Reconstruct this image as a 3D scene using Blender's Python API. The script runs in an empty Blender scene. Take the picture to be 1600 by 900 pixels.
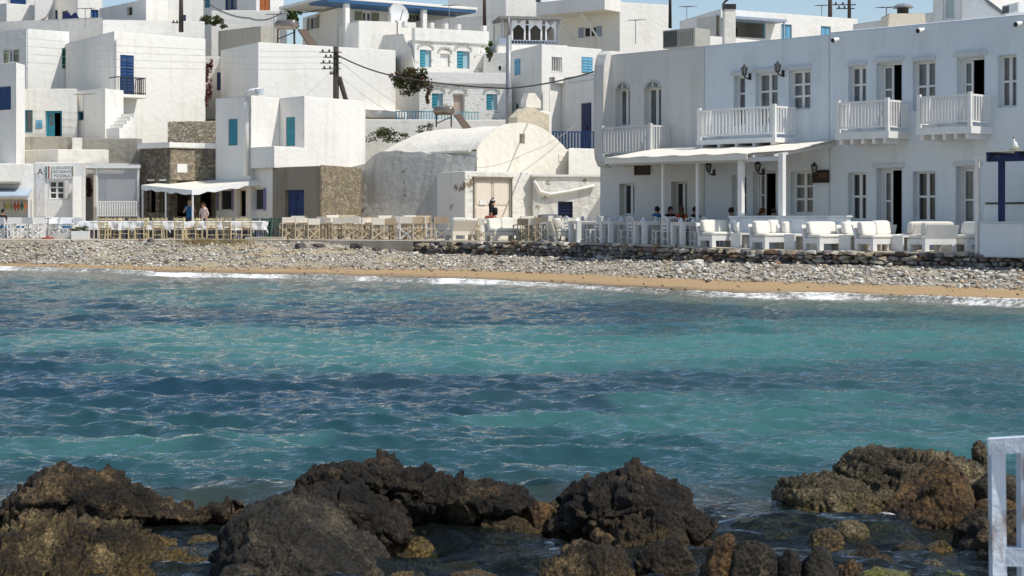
import bpy, bmesh, math, random
import numpy as np
from mathutils import Vector, Matrix, noise as mnoise

# ------------------------------------------------------------------ camera, sky, sun, exposure
FPX, EYE, HZ = 2667.0, 1.8, 345.0          # focal length in photo pixels, eye height over the water, horizon row
scene = bpy.context.scene
cam_d = bpy.data.cameras.new('camera'); cam = bpy.data.objects.new('camera', cam_d)
scene.collection.objects.link(cam); scene.camera = cam
cam_d.sensor_width = 36.0; cam_d.lens = 36.0 * FPX / 1600.0
cam_d.shift_y = -(450.0 - HZ) / 1600.0
cam_d.clip_start = 0.1; cam_d.clip_end = 5000.0
cam.location = (0, 0, EYE); cam.rotation_euler = (math.pi / 2, 0, 0)
cam_d.dof.use_dof = True; cam_d.dof.focus_distance = 50.0; cam_d.dof.aperture_fstop = 13.0

SUN_EL = math.radians(57.0); SUN_AZ = math.radians(117.0)      # azimuth from +Y towards +X
sun_dir = Vector((math.sin(SUN_AZ) * math.cos(SUN_EL), math.cos(SUN_AZ) * math.cos(SUN_EL), math.sin(SUN_EL)))
world = bpy.data.worlds.new('World'); scene.world = world; world.use_nodes = True
wn = world.node_tree.nodes; wl = world.node_tree.links
sky = wn.new('ShaderNodeTexSky'); sky.sky_type = 'NISHITA'; sky.sun_disc = False
sky.sun_elevation = SUN_EL; sky.sun_rotation = SUN_AZ
sky.air_density = 1.0; sky.dust_density = 0.7; sky.ozone_density = 1.0
wl.new(sky.outputs[0], wn['Background'].inputs[0]); wn['Background'].inputs[1].default_value = 0.132
sun_d = bpy.data.lights.new('sun', 'SUN'); sun_d.energy = 4.2; sun_d.angle = math.radians(0.5); sun_d.color = (1.0, 0.955, 0.87)
sun_o = bpy.data.objects.new('sun', sun_d); scene.collection.objects.link(sun_o)
sun_o.rotation_euler = (-sun_dir).to_track_quat('-Z', 'Y').to_euler()
scene.view_settings.view_transform = 'Standard'; scene.view_settings.look = 'None'
scene.view_settings.exposure = 0.0; scene.view_settings.gamma = 1.0
scene.cycles.max_bounces = 8; scene.cycles.diffuse_bounces = 5; scene.cycles.glossy_bounces = 3
scene.cycles.transparent_max_bounces = 8; scene.cycles.transmission_bounces = 4

COL = scene.collection
R = random.Random(7)

# ------------------------------------------------------------------ materials
MATS = {}
def _n(nt, t, **kw):
    n = nt.nodes.new(t)
    for k, v in kw.items(): setattr(n, k, v)
    return n
def mat(name, col, rough=0.7, var=0.0, vscale=3.0, bump=0.0, bscale=20.0, col2=None, metal=0.0, stretch=(1, 1, 1), bevel=0.0, spec=0.3, thr=None, detail=5.0):
    """procedural material: base colour varied by noise towards col2, with fine relief"""
    if name in MATS: return MATS[name]
    m = bpy.data.materials.new(name); m.use_nodes = True; nt = m.node_tree
    b = nt.nodes['Principled BSDF']
    b.inputs['Roughness'].default_value = rough; b.inputs['Metallic'].default_value = metal
    b.inputs['Specular IOR Level'].default_value = spec
    b.inputs['Base Color'].default_value = (*col, 1)
    tc = _n(nt, 'ShaderNodeTexCoord'); mp = _n(nt, 'ShaderNodeMapping'); mp.inputs['Scale'].default_value = stretch
    nt.links.new(tc.outputs['Object'], mp.inputs[0])
    if col2 is None and var > 0: col2 = tuple(c * (1 - var) for c in col)
    if col2 is not None:
        nz = _n(nt, 'ShaderNodeTexNoise'); nz.inputs['Scale'].default_value = vscale; nz.inputs['Detail'].default_value = detail
        nt.links.new(mp.outputs[0], nz.inputs['Vector'])
        rp = _n(nt, 'ShaderNodeValToRGB'); lo, hi = thr or (0.3, 0.7)
        rp.color_ramp.elements[0].position = lo; rp.color_ramp.elements[1].position = hi
        rp.color_ramp.elements[0].color = (*col, 1); rp.color_ramp.elements[1].color = (*col2, 1)
        nt.links.new(nz.outputs[0], rp.inputs[0]); nt.links.new(rp.outputs[0], b.inputs['Base Color'])
    prev = None
    if bevel > 0:
        bv = _n(nt, 'ShaderNodeBevel'); bv.samples = 3; bv.inputs['Radius'].default_value = bevel
        prev = bv.outputs[0]; nt.links.new(prev, b.inputs['Normal'])
    if bump > 0:
        nb = _n(nt, 'ShaderNodeTexNoise'); nb.inputs['Scale'].default_value = bscale; nb.inputs['Detail'].default_value = 4
        nt.links.new(tc.outputs['Object'], nb.inputs['Vector'])
        bp = _n(nt, 'ShaderNodeBump'); bp.inputs['Strength'].default_value = bump; bp.inputs['Distance'].default_value = 0.03
        nt.links.new(nb.outputs[0], bp.inputs['Height'])
        if prev: nt.links.new(prev, bp.inputs['Normal'])
        nt.links.new(bp.outputs[0], b.inputs['Normal'])
    MATS[name] = m; return m

def plaster(name, col, dirt=(0.55, 0.5, 0.42), amount=0.5, bump=0.35, patch=None, patch_amt=0.62, bevel=0.09, pscale=0.9):
    """hand-laid limewash: broad tone shifts, rain streaks, optional worn patches, rounded arrises"""
    if name in MATS: return MATS[name]
    m = bpy.data.materials.new(name); m.use_nodes = True; nt = m.node_tree; L = nt.links
    b = nt.nodes['Principled BSDF']; b.inputs['Roughness'].default_value = 0.85; b.inputs['Specular IOR Level'].default_value = 0.15
    tc = _n(nt, 'ShaderNodeTexCoord')
    n1 = _n(nt, 'ShaderNodeTexNoise'); n1.inputs['Scale'].default_value = 0.55; n1.inputs['Detail'].default_value = 6; n1.inputs['Roughness'].default_value = 0.65
    L.new(tc.outputs['Object'], n1.inputs['Vector'])
    mp = _n(nt, 'ShaderNodeMapping'); mp.inputs['Scale'].default_value = (3.2, 3.2, 0.22)
    L.new(tc.outputs['Object'], mp.inputs[0])
    n2 = _n(nt, 'ShaderNodeTexNoise'); n2.inputs['Scale'].default_value = 1.0; n2.inputs['Detail'].default_value = 5
    L.new(mp.outputs[0], n2.inputs['Vector'])
    mul = _n(nt, 'ShaderNodeMath', operation='MULTIPLY'); L.new(n1.outputs[0], mul.inputs[0]); L.new(n2.outputs[0], mul.inputs[1])
    rp = _n(nt, 'ShaderNodeValToRGB'); rp.color_ramp.elements[0].position = 0.24; rp.color_ramp.elements[1].position = 0.46
    rp.color_ramp.elements[0].color = (0, 0, 0, 1); rp.color_ramp.elements[1].color = (amount, amount, amount, 1)
    L.new(mul.outputs[0], rp.inputs[0])
    mx = _n(nt, 'ShaderNodeMix', data_type='RGBA'); mx.inputs[6].default_value = (*col, 1); mx.inputs[7].default_value = (*dirt, 1)
    L.new(rp.outputs[0], mx.inputs[0]); out = mx.outputs[2]
    if patch:
        n3 = _n(nt, 'ShaderNodeTexNoise'); n3.inputs['Scale'].default_value = pscale; n3.inputs['Detail'].default_value = 9; n3.inputs['Roughness'].default_value = 0.68
        L.new(tc.outputs['Object'], n3.inputs['Vector'])
        r3 = _n(nt, 'ShaderNodeValToRGB'); r3.color_ramp.elements[0].position = patch_amt; r3.color_ramp.elements[1].position = patch_amt + 0.05
        L.new(n3.outputs[0], r3.inputs[0])
        m3 = _n(nt, 'ShaderNodeMix', data_type='RGBA'); m3.inputs[7].default_value = (*patch, 1)
        L.new(r3.outputs[0], m3.inputs[0]); L.new(out, m3.inputs[6]); out = m3.outputs[2]
    L.new(out, b.inputs['Base Color'])
    nb = _n(nt, 'ShaderNodeTexNoise'); nb.inputs['Scale'].default_value = 3.5; nb.inputs['Detail'].default_value = 8
    L.new(tc.outputs['Object'], nb.inputs['Vector'])
    bp = _n(nt, 'ShaderNodeBump'); bp.inputs['Strength'].default_value = bump; bp.inputs['Distance'].default_value = 0.08
    L.new(nb.outputs[0], bp.inputs['Height'])
    if bevel > 0:
        bv = _n(nt, 'ShaderNodeBevel'); bv.samples = 3; bv.inputs['Radius'].default_value = bevel; L.new(bv.outputs[0], bp.inputs['Normal'])
    L.new(bp.outputs[0], b.inputs['Normal'])
    MATS[name] = m; return m

def masonry(name, cols, mortar, scale=2.2, edge=0.06, white=0.0, aspect=1.6, mott=0.7, relief=0.8):
    """rubble stone seen from afar: cells of several tones with recessed joints"""
    if name in MATS: return MATS[name]
    m = bpy.data.materials.new(name); m.use_nodes = True; nt = m.node_tree; L = nt.links
    b = nt.nodes['Principled BSDF']; b.inputs['Roughness'].default_value = 0.9; b.inputs['Specular IOR Level'].default_value = 0.1
    tc = _n(nt, 'ShaderNodeTexCoord'); mp = _n(nt, 'ShaderNodeMapping'); mp.inputs['Scale'].default_value = (1, 1, aspect)
    wn_ = _n(nt, 'ShaderNodeTexNoise'); wn_.inputs['Scale'].default_value = 2.5; wn_.inputs['Detail'].default_value = 5; L.new(tc.outputs['Object'], wn_.inputs['Vector'])
    wa = _n(nt, 'ShaderNodeVectorMath', operation='MULTIPLY_ADD'); wa.inputs[1].default_value = (.5, .5, .5); L.new(wn_.outputs['Color'], wa.inputs[0]); L.new(tc.outputs['Object'], wa.inputs[2])
    L.new(wa.outputs[0], mp.inputs[0])
    v = _n(nt, 'ShaderNodeTexVoronoi'); v.inputs['Scale'].default_value = scale
    e = _n(nt, 'ShaderNodeTexVoronoi', feature='DISTANCE_TO_EDGE'); e.inputs['Scale'].default_value = scale
    L.new(mp.outputs[0], v.inputs['Vector']); L.new(mp.outputs[0], e.inputs['Vector'])
    sp = _n(nt, 'ShaderNodeSeparateColor'); L.new(v.outputs['Color'], sp.inputs[0])
    rp = _n(nt, 'ShaderNodeValToRGB'); rp.color_ramp.interpolation = 'CONSTANT'
    k = len(cols)
    for i, c in enumerate(cols):
        pos = white + (1 - white) * i / k if i else (0.0 if white == 0 else white)
        if i == 0 and white == 0: el = rp.color_ramp.elements[0]
        else: el = rp.color_ramp.elements.new(pos)
        el.color = (*c, 1)
    if white > 0: rp.color_ramp.elements[0].color = (*mortar, 1)
    rp.color_ramp.elements[-1].color = (*cols[-1], 1)
    L.new(sp.outputs[0], rp.inputs[0])
    nz = _n(nt, 'ShaderNodeTexNoise'); nz.inputs['Scale'].default_value = 6; nz.inputs['Detail'].default_value = 6; L.new(tc.outputs['Object'], nz.inputs['Vector'])
    er = _n(nt, 'ShaderNodeValToRGB'); er.color_ramp.elements[0].position = edge * 0.4; er.color_ramp.elements[1].position = edge
    ad = _n(nt, 'ShaderNodeMath', operation='MULTIPLY_ADD'); ad.inputs[1].default_value = edge * 1.4; L.new(nz.outputs[0], ad.inputs[0])
    sb = _n(nt, 'ShaderNodeMath', operation='SUBTRACT'); L.new(e.outputs['Distance'], sb.inputs[0])
    mu = _n(nt, 'ShaderNodeMath', operation='MULTIPLY'); mu.inputs[1].default_value = edge * 0.9; L.new(nz.outputs[0], mu.inputs[0]); L.new(mu.outputs[0], sb.inputs[1])
    L.new(sb.outputs[0], er.inputs[0])
    mx = _n(nt, 'ShaderNodeMix', data_type='RGBA'); mx.inputs[6].default_value = (*mortar, 1); L.new(er.outputs[0], mx.inputs[0]); L.new(rp.outputs[0], mx.inputs[7])
    m2 = _n(nt, 'ShaderNodeMix', data_type='RGBA', blend_type='MULTIPLY'); m2.inputs[0].default_value = 0.45
    L.new(mx.outputs[2], m2.inputs[6]); L.new(nz.outputs['Color'], m2.inputs[7])
    bc = _n(nt, 'ShaderNodeMix', data_type='RGBA'); bc.inputs[0].default_value = mott
    L.new(mx.outputs[2], bc.inputs[6]); L.new(m2.outputs[2], bc.inputs[7]); L.new(bc.outputs[2], b.inputs['Base Color'])
    ha = _n(nt, 'ShaderNodeMath', operation='MULTIPLY_ADD'); ha.inputs[1].default_value = 0.4; L.new(nz.outputs[0], ha.inputs[0]); L.new(er.outputs[0], ha.inputs[2])
    bp = _n(nt, 'ShaderNodeBump'); bp.inputs['Strength'].default_value = relief; bp.inputs['Distance'].default_value = 0.05
    L.new(ha.outputs[0], bp.inputs['Height']); L.new(bp.outputs[0], b.inputs['Normal'])
    MATS[name] = m; return m

WHITE = plaster('limewash_white', (0.80, 0.78, 0.735), (0.58, 0.53, 0.44), 0.42)
WHITE2 = plaster('limewash_older', (0.83, 0.805, 0.745), (0.58, 0.53, 0.44), 0.42)
COOL = plaster('limewash_cool', (0.69, 0.735, 0.76), (0.46, 0.495, 0.515), 0.48)
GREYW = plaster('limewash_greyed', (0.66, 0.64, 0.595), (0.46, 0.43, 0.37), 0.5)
CREAM = plaster('limewash_cream', (0.79, 0.75, 0.665), (0.55, 0.48, 0.38), 0.55, bump=0.5)
BEIGE = plaster('render_beige', (0.66, 0.57, 0.44), (0.45, 0.37, 0.26), 0.5)
WORN = plaster('limewash_flaking', (0.76, 0.74, 0.68), (0.4, 0.36, 0.28), 0.55, bump=0.8, patch=(0.24, 0.19, 0.13), patch_amt=0.585, pscale=0.8)
ROUGHGREY = plaster('rough_cement_wash', (0.56, 0.545, 0.50), (0.33, 0.30, 0.25), 0.75, bump=0.55, patch=(0.14, 0.12, 0.10), patch_amt=0.63, pscale=1.6)
CONCRETE = plaster('bare_concrete', (0.36, 0.34, 0.29), (0.17, 0.15, 0.11), 0.8, bump=0.6)
BROWNREND = plaster('brown_render', (0.30, 0.26, 0.20), (0.16, 0.13, 0.09), 0.6, bump=0.7)
STONE_DK = masonry('dark_rubble_masonry', [(0.20, 0.17, 0.13), (0.27, 0.23, 0.17), (0.15, 0.13, 0.11), (0.33, 0.28, 0.2)], (0.19, 0.165, 0.125), 4.6, .045, mott=.95)
STONE_LT = masonry('tan_rubble_masonry', [(0.42, 0.35, 0.24), (0.34, 0.28, 0.19), (0.48, 0.41, 0.29), (0.26, 0.22, 0.17)], (0.33, 0.28, 0.20), 5.0, .045, mott=.95)
STONE_PALE = masonry('pale_rubble_masonry', [(0.62, 0.55, 0.42), (0.5, 0.43, 0.31), (0.7, 0.63, 0.5)], (0.30, 0.25, 0.18), 4.2)
STONE_WH = masonry('whitewashed_rubble', [(0.50, 0.44, 0.34), (0.60, 0.55, 0.46), (0.42, 0.38, 0.31)], (0.80, 0.78, 0.73), 2.9, 0.12, white=0.88, aspect=2.2, mott=.12, relief=.3)
PWHITE = mat('white_paint', (0.80, 0.79, 0.76), 0.5, 0.1, 4, bump=0.1)
PGREY = mat('grey_white_paint', (0.62, 0.63, 0.62), 0.5, 0.12, 4)
TEAL = mat('teal_paint', (0.045, 0.28, 0.36), 0.5, 0.25, 5)
SKYB = mat('sky_blue_paint', (0.16, 0.42, 0.60), 0.5, 0.2, 5)
BLUE = mat('blue_paint', (0.014, 0.055, 0.17), 0.45, 0.25, 5)
NAVY = mat('navy_paint', (0.012, 0.022, 0.10), 0.5, 0.25, 5)
PURPLE = mat('lavender_paint', (0.27, 0.24, 0.42), 0.6, 0.25, 5)
GREEN = mat('green_paint', (0.02, 0.16, 0.10), 0.5, 0.2, 5)
OLIVE = mat('olive_shutter_paint', (0.27, 0.28, 0.18), 0.6, 0.2, 5)
ORANGE = mat('varnished_orange_wood', (0.42, 0.13, 0.04), 0.5, 0.25, 6)
STEELBL = mat('grey_blue_paint', (0.34, 0.40, 0.50), 0.5, 0.2, 5)
DARKGLASS = mat('dark_window_glass', (0.035, 0.037, 0.04), 0.08, spec=0.6)
GREYGLASS = mat('curtained_window_glass', (0.17, 0.175, 0.18), 0.12, 0.4, 3, spec=0.6)
BLACKROOM = mat('dark_interior', (0.018, 0.016, 0.015), 0.9)
DIMROOM = mat('dim_interior', (0.16, 0.15, 0.14), 0.9, 0.3, 1.2)
IRON = mat('dark_iron', (0.03, 0.028, 0.027), 0.55)
STEEL = mat('galvanised_steel', (0.32, 0.33, 0.34), 0.45, 0.3, 4, metal=0.3)
POLEWOOD = mat('weathered_pole_wood', (0.075, 0.06, 0.048), 0.9, 0.4, 9, stretch=(1, 1, .1), bump=.3)
CANVAS = mat('cream_awning_canvas', (0.80, 0.76, 0.66), 0.85, 0.12, 1.5, bump=0.15, bscale=5)
CLOTHW = mat('white_cotton', (0.80, 0.80, 0.79), 0.9, 0.08, 4, bump=0.25, bscale=6)
CLOTHB = mat('blue_grey_cotton', (0.28, 0.32, 0.46), 0.9, 0.2, 4)
DIRCANVAS = mat('cream_chair_canvas', (0.84, 0.79, 0.69), 0.9, 0.1, 6)
DIRCANVAS2 = mat('tan_chair_canvas', (0.70, 0.55, 0.38), 0.9, 0.2, 6)
DIRWOOD = mat('pale_chair_wood', (0.64, 0.53, 0.37), 0.6, 0.3, 9, stretch=(4, 4, .6))
YELWOOD = mat('yellow_chair_wood', (0.74, 0.61, 0.36), 0.55, 0.25, 9, stretch=(4, 4, .6))
DKGREEN = mat('dark_green_chair_paint', (0.03, 0.085, 0.075), 0.6, 0.2, 5)
CUSHION = mat('ivory_cushion_cotton', (0.82, 0.79, 0.71), 0.95, 0.07, 5, bump=0.35, bscale=7)
RED = mat('dusty_red', (0.36, 0.09, 0.06), 0.8, 0.2, 5)
SIGNBROWN = mat('dark_varnished_wood', (0.05, 0.022, 0.014), 0.5, 0.3, 12)
SKIN = mat('skin', (0.40, 0.23, 0.15), 0.55, 0.08, 9)
HAIRD = mat('dark_hair', (0.018, 0.013, 0.010), 0.5, 0.3, 30)
HAIRB = mat('reddish_hair', (0.13, 0.05, 0.022), 0.5, 0.3, 30)
HAIRG = mat('sandy_hair', (0.34, 0.25, 0.15), 0.6, 0.3, 30)
BLACKCL = mat('black_cotton', (0.016, 0.016, 0.018), 0.9)
BLUECL = mat('blue_cotton', (0.02, 0.13, 0.30), 0.9, 0.15, 6)
REDCL = mat('coral_cotton', (0.50, 0.09, 0.05), 0.9, 0.15, 6)
GREYCL = mat('grey_blue_cotton', (0.20, 0.25, 0.33), 0.9, 0.15, 6)
PINKCL = mat('pale_pink_cotton', (0.75, 0.60, 0.55), 0.9, 0.1, 6)
JEANS = mat('denim', (0.05, 0.07, 0.13), 0.9, 0.2, 6)
TERRACOTTA = mat('terracotta', (0.45, 0.17, 0.08), 0.8, 0.2, 6)
GREYSTONE = mat('grey_cut_stone', (0.26, 0.26, 0.25), 0.9, 0.3, 5, bump=0.3)
RUST = mat('rusty_white_paint', (0.60, 0.66, 0.74), 0.5, col2=(0.20, 0.085, 0.03), vscale=9.0, thr=(0.55, 0.64), bump=0.4, detail=8, stretch=(1, 1, .35))
LAMPGLASS = mat('lantern_glass', (0.30, 0.30, 0.28), 0.15)
TANKSTEEL = mat('solar_tank_steel', (0.36, 0.30, 0.25), 0.28, 0.2, 3, metal=0.7)

# ------------------------------------------------------------------ mesh helpers
def px2w(px, py, Y): return Vector(((px - 800.0) * Y / FPX, Y, EYE + (HZ - py) * Y / FPX))
def xw(px, Y): return (px - 800.0) * Y / FPX
def zw(py, Y): return EYE + (HZ - py) * Y / FPX

class Face:
    """vertical plane through two plan points; s runs A to B, 'o' outwards towards the viewer"""
    def __init__(self, A, B):
        self.A = Vector((A[0], A[1])); B = Vector((B[0], B[1])); self.L = (B - self.A).length
        self.d = (B - self.A).normalized(); self.n = Vector((self.d.y, -self.d.x))
    def off(self, o): A = self.A + self.n * o; return Face(A, A + self.d * self.L)
    def s(self, px):
        k = (px - 800.0) / FPX
        return (k * self.A.y - self.A.x) / (self.d.x - k * self.d.y)
    def Y(self, s): return self.A.y + self.d.y * s
    def z(self, px, py): return zw(py, self.Y(self.s(px)))
    def p(self, s, o, z): q = self.A + self.d * s + self.n * o; return (q.x, q.y, z)

class MB:
    def __init__(self): self.v = []; self.f = []; self.mi = []; self.m = 0
    def add(self, vs, fs):
        b = len(self.v); self.v += [tuple(x) for x in vs]
        for q in fs: self.f.append(tuple(b + i for i in q)); self.mi.append(self.m)
        return self
    def hexa(self, c):   # 8 corners: 4 bottom ccw, 4 top
        return self.add(c, [(3, 2, 1, 0), (4, 5, 6, 7), (0, 1, 5, 4), (1, 2, 6, 5), (2, 3, 7, 6), (3, 0, 4, 7)])
    def box(self, x0, x1, y0, y1, z0, z1):
        return self.hexa([(x0, y0, z0), (x1, y0, z0), (x1, y1, z0), (x0, y1, z0), (x0, y0, z1), (x1, y0, z1), (x1, y1, z1), (x0, y1, z1)])
    def fbox(self, F, s0, s1, o0, o1, z0, z1):
        p = F.p
        return self.hexa([p(s0, o1, z0), p(s1, o1, z0), p(s1, o0, z0), p(s0, o0, z0), p(s0, o1, z1), p(s1, o1, z1), p(s1, o0, z1), p(s0, o0, z1)])
    def prism(self, poly, z0, z1):
        n = len(poly); vs = [(x, y, z0) for x, y in poly] + [(x, y, z1) for x, y in poly]
        return self.add(vs, [tuple(range(n))[::-1], tuple(range(n, 2 * n))] + [(i, (i + 1) % n, n + (i + 1) % n, n + i) for i in range(n)])
    def extr(self, F, poly, o0, o1):   # polygon in (s,z) of a face, extruded outwards
        n = len(poly); vs = [F.p(s, o1, z) for s, z in poly] + [F.p(s, o0, z) for s, z in poly]
        return self.add(vs, [tuple(range(n)), tuple(range(n, 2 * n))[::-1]] + [(i, n + i, n + (i + 1) % n, (i + 1) % n) for i in range(n)])
    def bar(self, a, b, w, h=None, up=(0, 0, 1)):   # square bar between two points
        a = Vector(a); b = Vector(b); h = h or w; d = (b - a).normalized(); up = Vector(up)
        if abs(d.dot(up)) > 0.98: up = Vector((0, 1, 0))
        x = d.cross(up).normalized() * w / 2; y = x.cross(d).normalized() * h / 2
        return self.hexa([a - x - y, a + x - y, a + x + y, a - x + y, b - x - y, b + x - y, b + x + y, b - x + y])
    def tube(self, path, r, n=6, cap=True):
        path = [Vector(p) for p in path]; rs = r if isinstance(r, (list, tuple)) else [r] * len(path)
        vs = []; fs = []
        for i, p in enumerate(path):
            d = (path[min(i + 1, len(path) - 1)] - path[max(i - 1, 0)]).normalized()
            u = Vector((0, 0, 1)) if abs(d.z) < 0.95 else Vector((1, 0, 0))
            x = d.cross(u).normalized(); y = d.cross(x).normalized()
            for k in range(n):
                a = 2 * math.pi * k / n; vs.append(p + (x * math.cos(a) + y * math.sin(a)) * rs[i])
        for i in range(len(path) - 1):
            for k in range(n): fs.append((i * n + k, i * n + (k + 1) % n, (i + 1) * n + (k + 1) % n, (i + 1) * n + k))
        if cap: fs.append(tuple(range(n))[::-1]); fs.append(tuple((len(path) - 1) * n + k for k in range(n)))
        return self.add(vs, fs)
    def lathe(self, c, prof, n=12):   # profile [(r,z)]
        vs = []; fs = []
        for r, z in prof:
            for k in range(n): a = 2 * math.pi * k / n; vs.append((c[0] + r * math.cos(a), c[1] + r * math.sin(a), c[2] + z))
        for i in range(len(prof) - 1):
            for k in range(n): fs.append((i * n + k, i * n + (k + 1) % n, (i + 1) * n + (k + 1) % n, (i + 1) * n + k))
        fs.append(tuple(range(n))[::-1]); fs.append(tuple((len(prof) - 1) * n + k for k in range(n)))
        return self.add(vs, fs)
    def ell(self, c, r, nu=12, nv=8):
        vs = []; fs = []
        for j in range(nv + 1):
            t = math.pi * j / nv
            for i in range(nu):
                a = 2 * math.pi * i / nu
                vs.append((c[0] + r[0] * math.sin(t) * math.cos(a), c[1] + r[1] * math.sin(t) * math.sin(a), c[2] + r[2] * math.cos(t)))
        for j in range(nv):
            for i in range(nu): fs.append((j * nu + i, (j + 1) * nu + i, (j + 1) * nu + (i + 1) % nu, j * nu + (i + 1) % nu))
        return self.add(vs, fs)
    def pillow(self, F, s0, s1, o0, o1, z0, z1, k=0.35, n=6, lean=0.0):
        """soft cushion in face coordinates: superellipsoid"""
        vs = []; fs = []; cs, co, cz = (s0 + s1) / 2, (o0 + o1) / 2, (z0 + z1) / 2; hs, ho, hz = (s1 - s0) / 2, (o1 - o0) / 2, (z1 - z0) / 2
        sg = lambda x, e: math.copysign(abs(x) ** e, x)
        nu, nv = 4 * n, 2 * n
        for j in range(nv + 1):
            t = -math.pi / 2 + math.pi * j / nv
            for i in range(nu):
                a = 2 * math.pi * i / nu
                zz = sg(math.sin(t), k) * hz
                vs.append(F.p(cs + hs * sg(math.cos(t), k) * sg(math.cos(a), k), co + ho * sg(math.cos(t), k) * sg(math.sin(a), k) - lean * (zz + hz), cz + zz))
        for j in range(nv):
            for i in range(nu): fs.append((j * nu + i, j * nu + (i + 1) % nu, (j + 1) * nu + (i + 1) % nu, (j + 1) * nu + i))
        return self.add(vs, fs)
    def wall(self, F, s0, s1, z0, z1, holes=(), depth=0.22, topz=None):
        """wall sheet with real openings and reveals; holes = (s0,z0,s1,z1[,depth])"""
        ss = sorted({s0, s1, *[h[0] for h in holes], *[h[2] for h in holes]}); zs = sorted({z0, z1, *[h[1] for h in holes], *[h[3] for h in holes]})
        ss = [s for s in ss if s0 - 1e-6 <= s <= s1 + 1e-6]; zs = [z for z in zs if z0 - 1e-6 <= z <= z1 + 1e-6]
        for i in range(len(ss) - 1):
            for j in range(len(zs) - 1):
                cs, cz = (ss[i] + ss[i + 1]) / 2, (zs[j] + zs[j + 1]) / 2
                if any(h[0] < cs < h[2] and h[1] < cz < h[3] for h in holes): continue
                self.add([F.p(ss[i], 0, zs[j]), F.p(ss[i + 1], 0, zs[j]), F.p(ss[i + 1], 0, zs[j + 1]), F.p(ss[i], 0, zs[j + 1])], [(0, 1, 2, 3)])
        for h in holes:
            a, b, c, d = h[:4]; dp = -(h[4] if len(h) > 4 else depth)
            for (p, q) in (((a, b), (c, b)), ((c, b), (c, d)), ((c, d), (a, d)), ((a, d), (a, b))):
                self.add([F.p(p[0], 0, p[1]), F.p(q[0], 0, q[1]), F.p(q[0], dp, q[1]), F.p(p[0], dp, p[1])], [(0, 3, 2, 1)])
        return self
    def build(self, name, m, parent=None, smooth=False):
        me = bpy.data.meshes.new(name); off = woff(parent)
        me.from_pydata([(x - off.x, y - off.y, z - off.z) for x, y, z in self.v], [], self.f)
        ms = m if isinstance(m, (list, tuple)) else [m]
        for q in ms: me.materials.append(q)
        if len(ms) > 1: me.polygons.foreach_set('material_index', self.mi)
        if smooth: me.polygons.foreach_set('use_smooth', [True] * len(me.polygons))
        me.update()
        o = bpy.data.objects.new(name, me); COL.objects.link(o)
        if parent: o.parent = parent
        return o
def woff(o):
    t = Vector((0, 0, 0))
    while o is not None: t += o.location; o = o.parent
    return t
def tag(o, label, cat, group=None, kind=None):
    if label: o['label'] = label
    if cat: o['category'] = cat
    if group: o['group'] = group
    if kind: o['kind'] = kind
    return o
def thing(name, label, cat, loc=(0, 0, 0), group=None):
    o = bpy.data.objects.new(name, None); COL.objects.link(o); o.location = loc; o.empty_display_size = 0.2
    return tag(o, label, cat, group)
def dup(root, loc, rz, label=None, group=None, scale=None):
    def cp(o, parent):
        c = o.copy(); COL.objects.link(c); c.parent = parent
        for ch in list(o.children): cp(ch, c)
        return c
    r = cp(root, None); r.location = loc; r.rotation_euler = (0, 0, rz)
    if scale: r.scale = (scale,) * 3
    if label: r['label'] = label
    if group: r['group'] = group
    return r
ORD = ['first', 'second', 'third', 'fourth', 'fifth', 'sixth', 'seventh', 'eighth', 'ninth', 'tenth', 'eleventh', 'twelfth', 'thirteenth', 'fourteenth', 'fifteenth',
       'sixteenth', 'seventeenth', 'eighteenth', 'nineteenth', 'twentieth', 'twenty-first', 'twenty-second', 'twenty-third', 'twenty-fourth', 'twenty-fifth', 'twenty-sixth', 'twenty-seventh', 'twenty-eighth']
def text_mesh(body, F, s, z, h, o, m, parent, name='lettering', width=None, align='CENTER', vert=False):
    """letters as thin solid geometry on a face"""
    cu = bpy.data.curves.new('t', 'FONT'); cu.body = body; cu.size = 1.0; cu.align_x = align; cu.align_y = 'CENTER'; cu.resolution_u = 2
    to = bpy.data.objects.new('t', cu); COL.objects.link(to)
    dg = bpy.context.evaluated_depsgraph_get(); dg.update()
    me = to.evaluated_get(dg).to_mesh(); vs = [v.co.copy() for v in me.vertices]; fs = [tuple(p.vertices) for p in me.polygons]
    to.evaluated_get(dg).to_mesh_clear(); bpy.data.objects.remove(to); bpy.data.curves.remove(cu)
    w = max(v.x for v in vs) - min(v.x for v in vs); k = h / 0.7; kx = (width / w) if width else k
    mb = MB(); off = woff(parent)
    if vert: mb.add([F.p(s - v.y * k, o, z + v.x * kx) for v in vs], fs)
    else: mb.add([F.p(s + v.x * kx, o, z + v.y * k) for v in vs], fs)
    return mb.build(name, m, parent)
def interp(pts, x):
    if x <= pts[0][0]: return pts[0][1]
    for (a, b), (c, d) in zip(pts, pts[1:]):
        if x <= c: return b + (d - b) * (x - a) / (c - a)
    return pts[-1][1]
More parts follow.
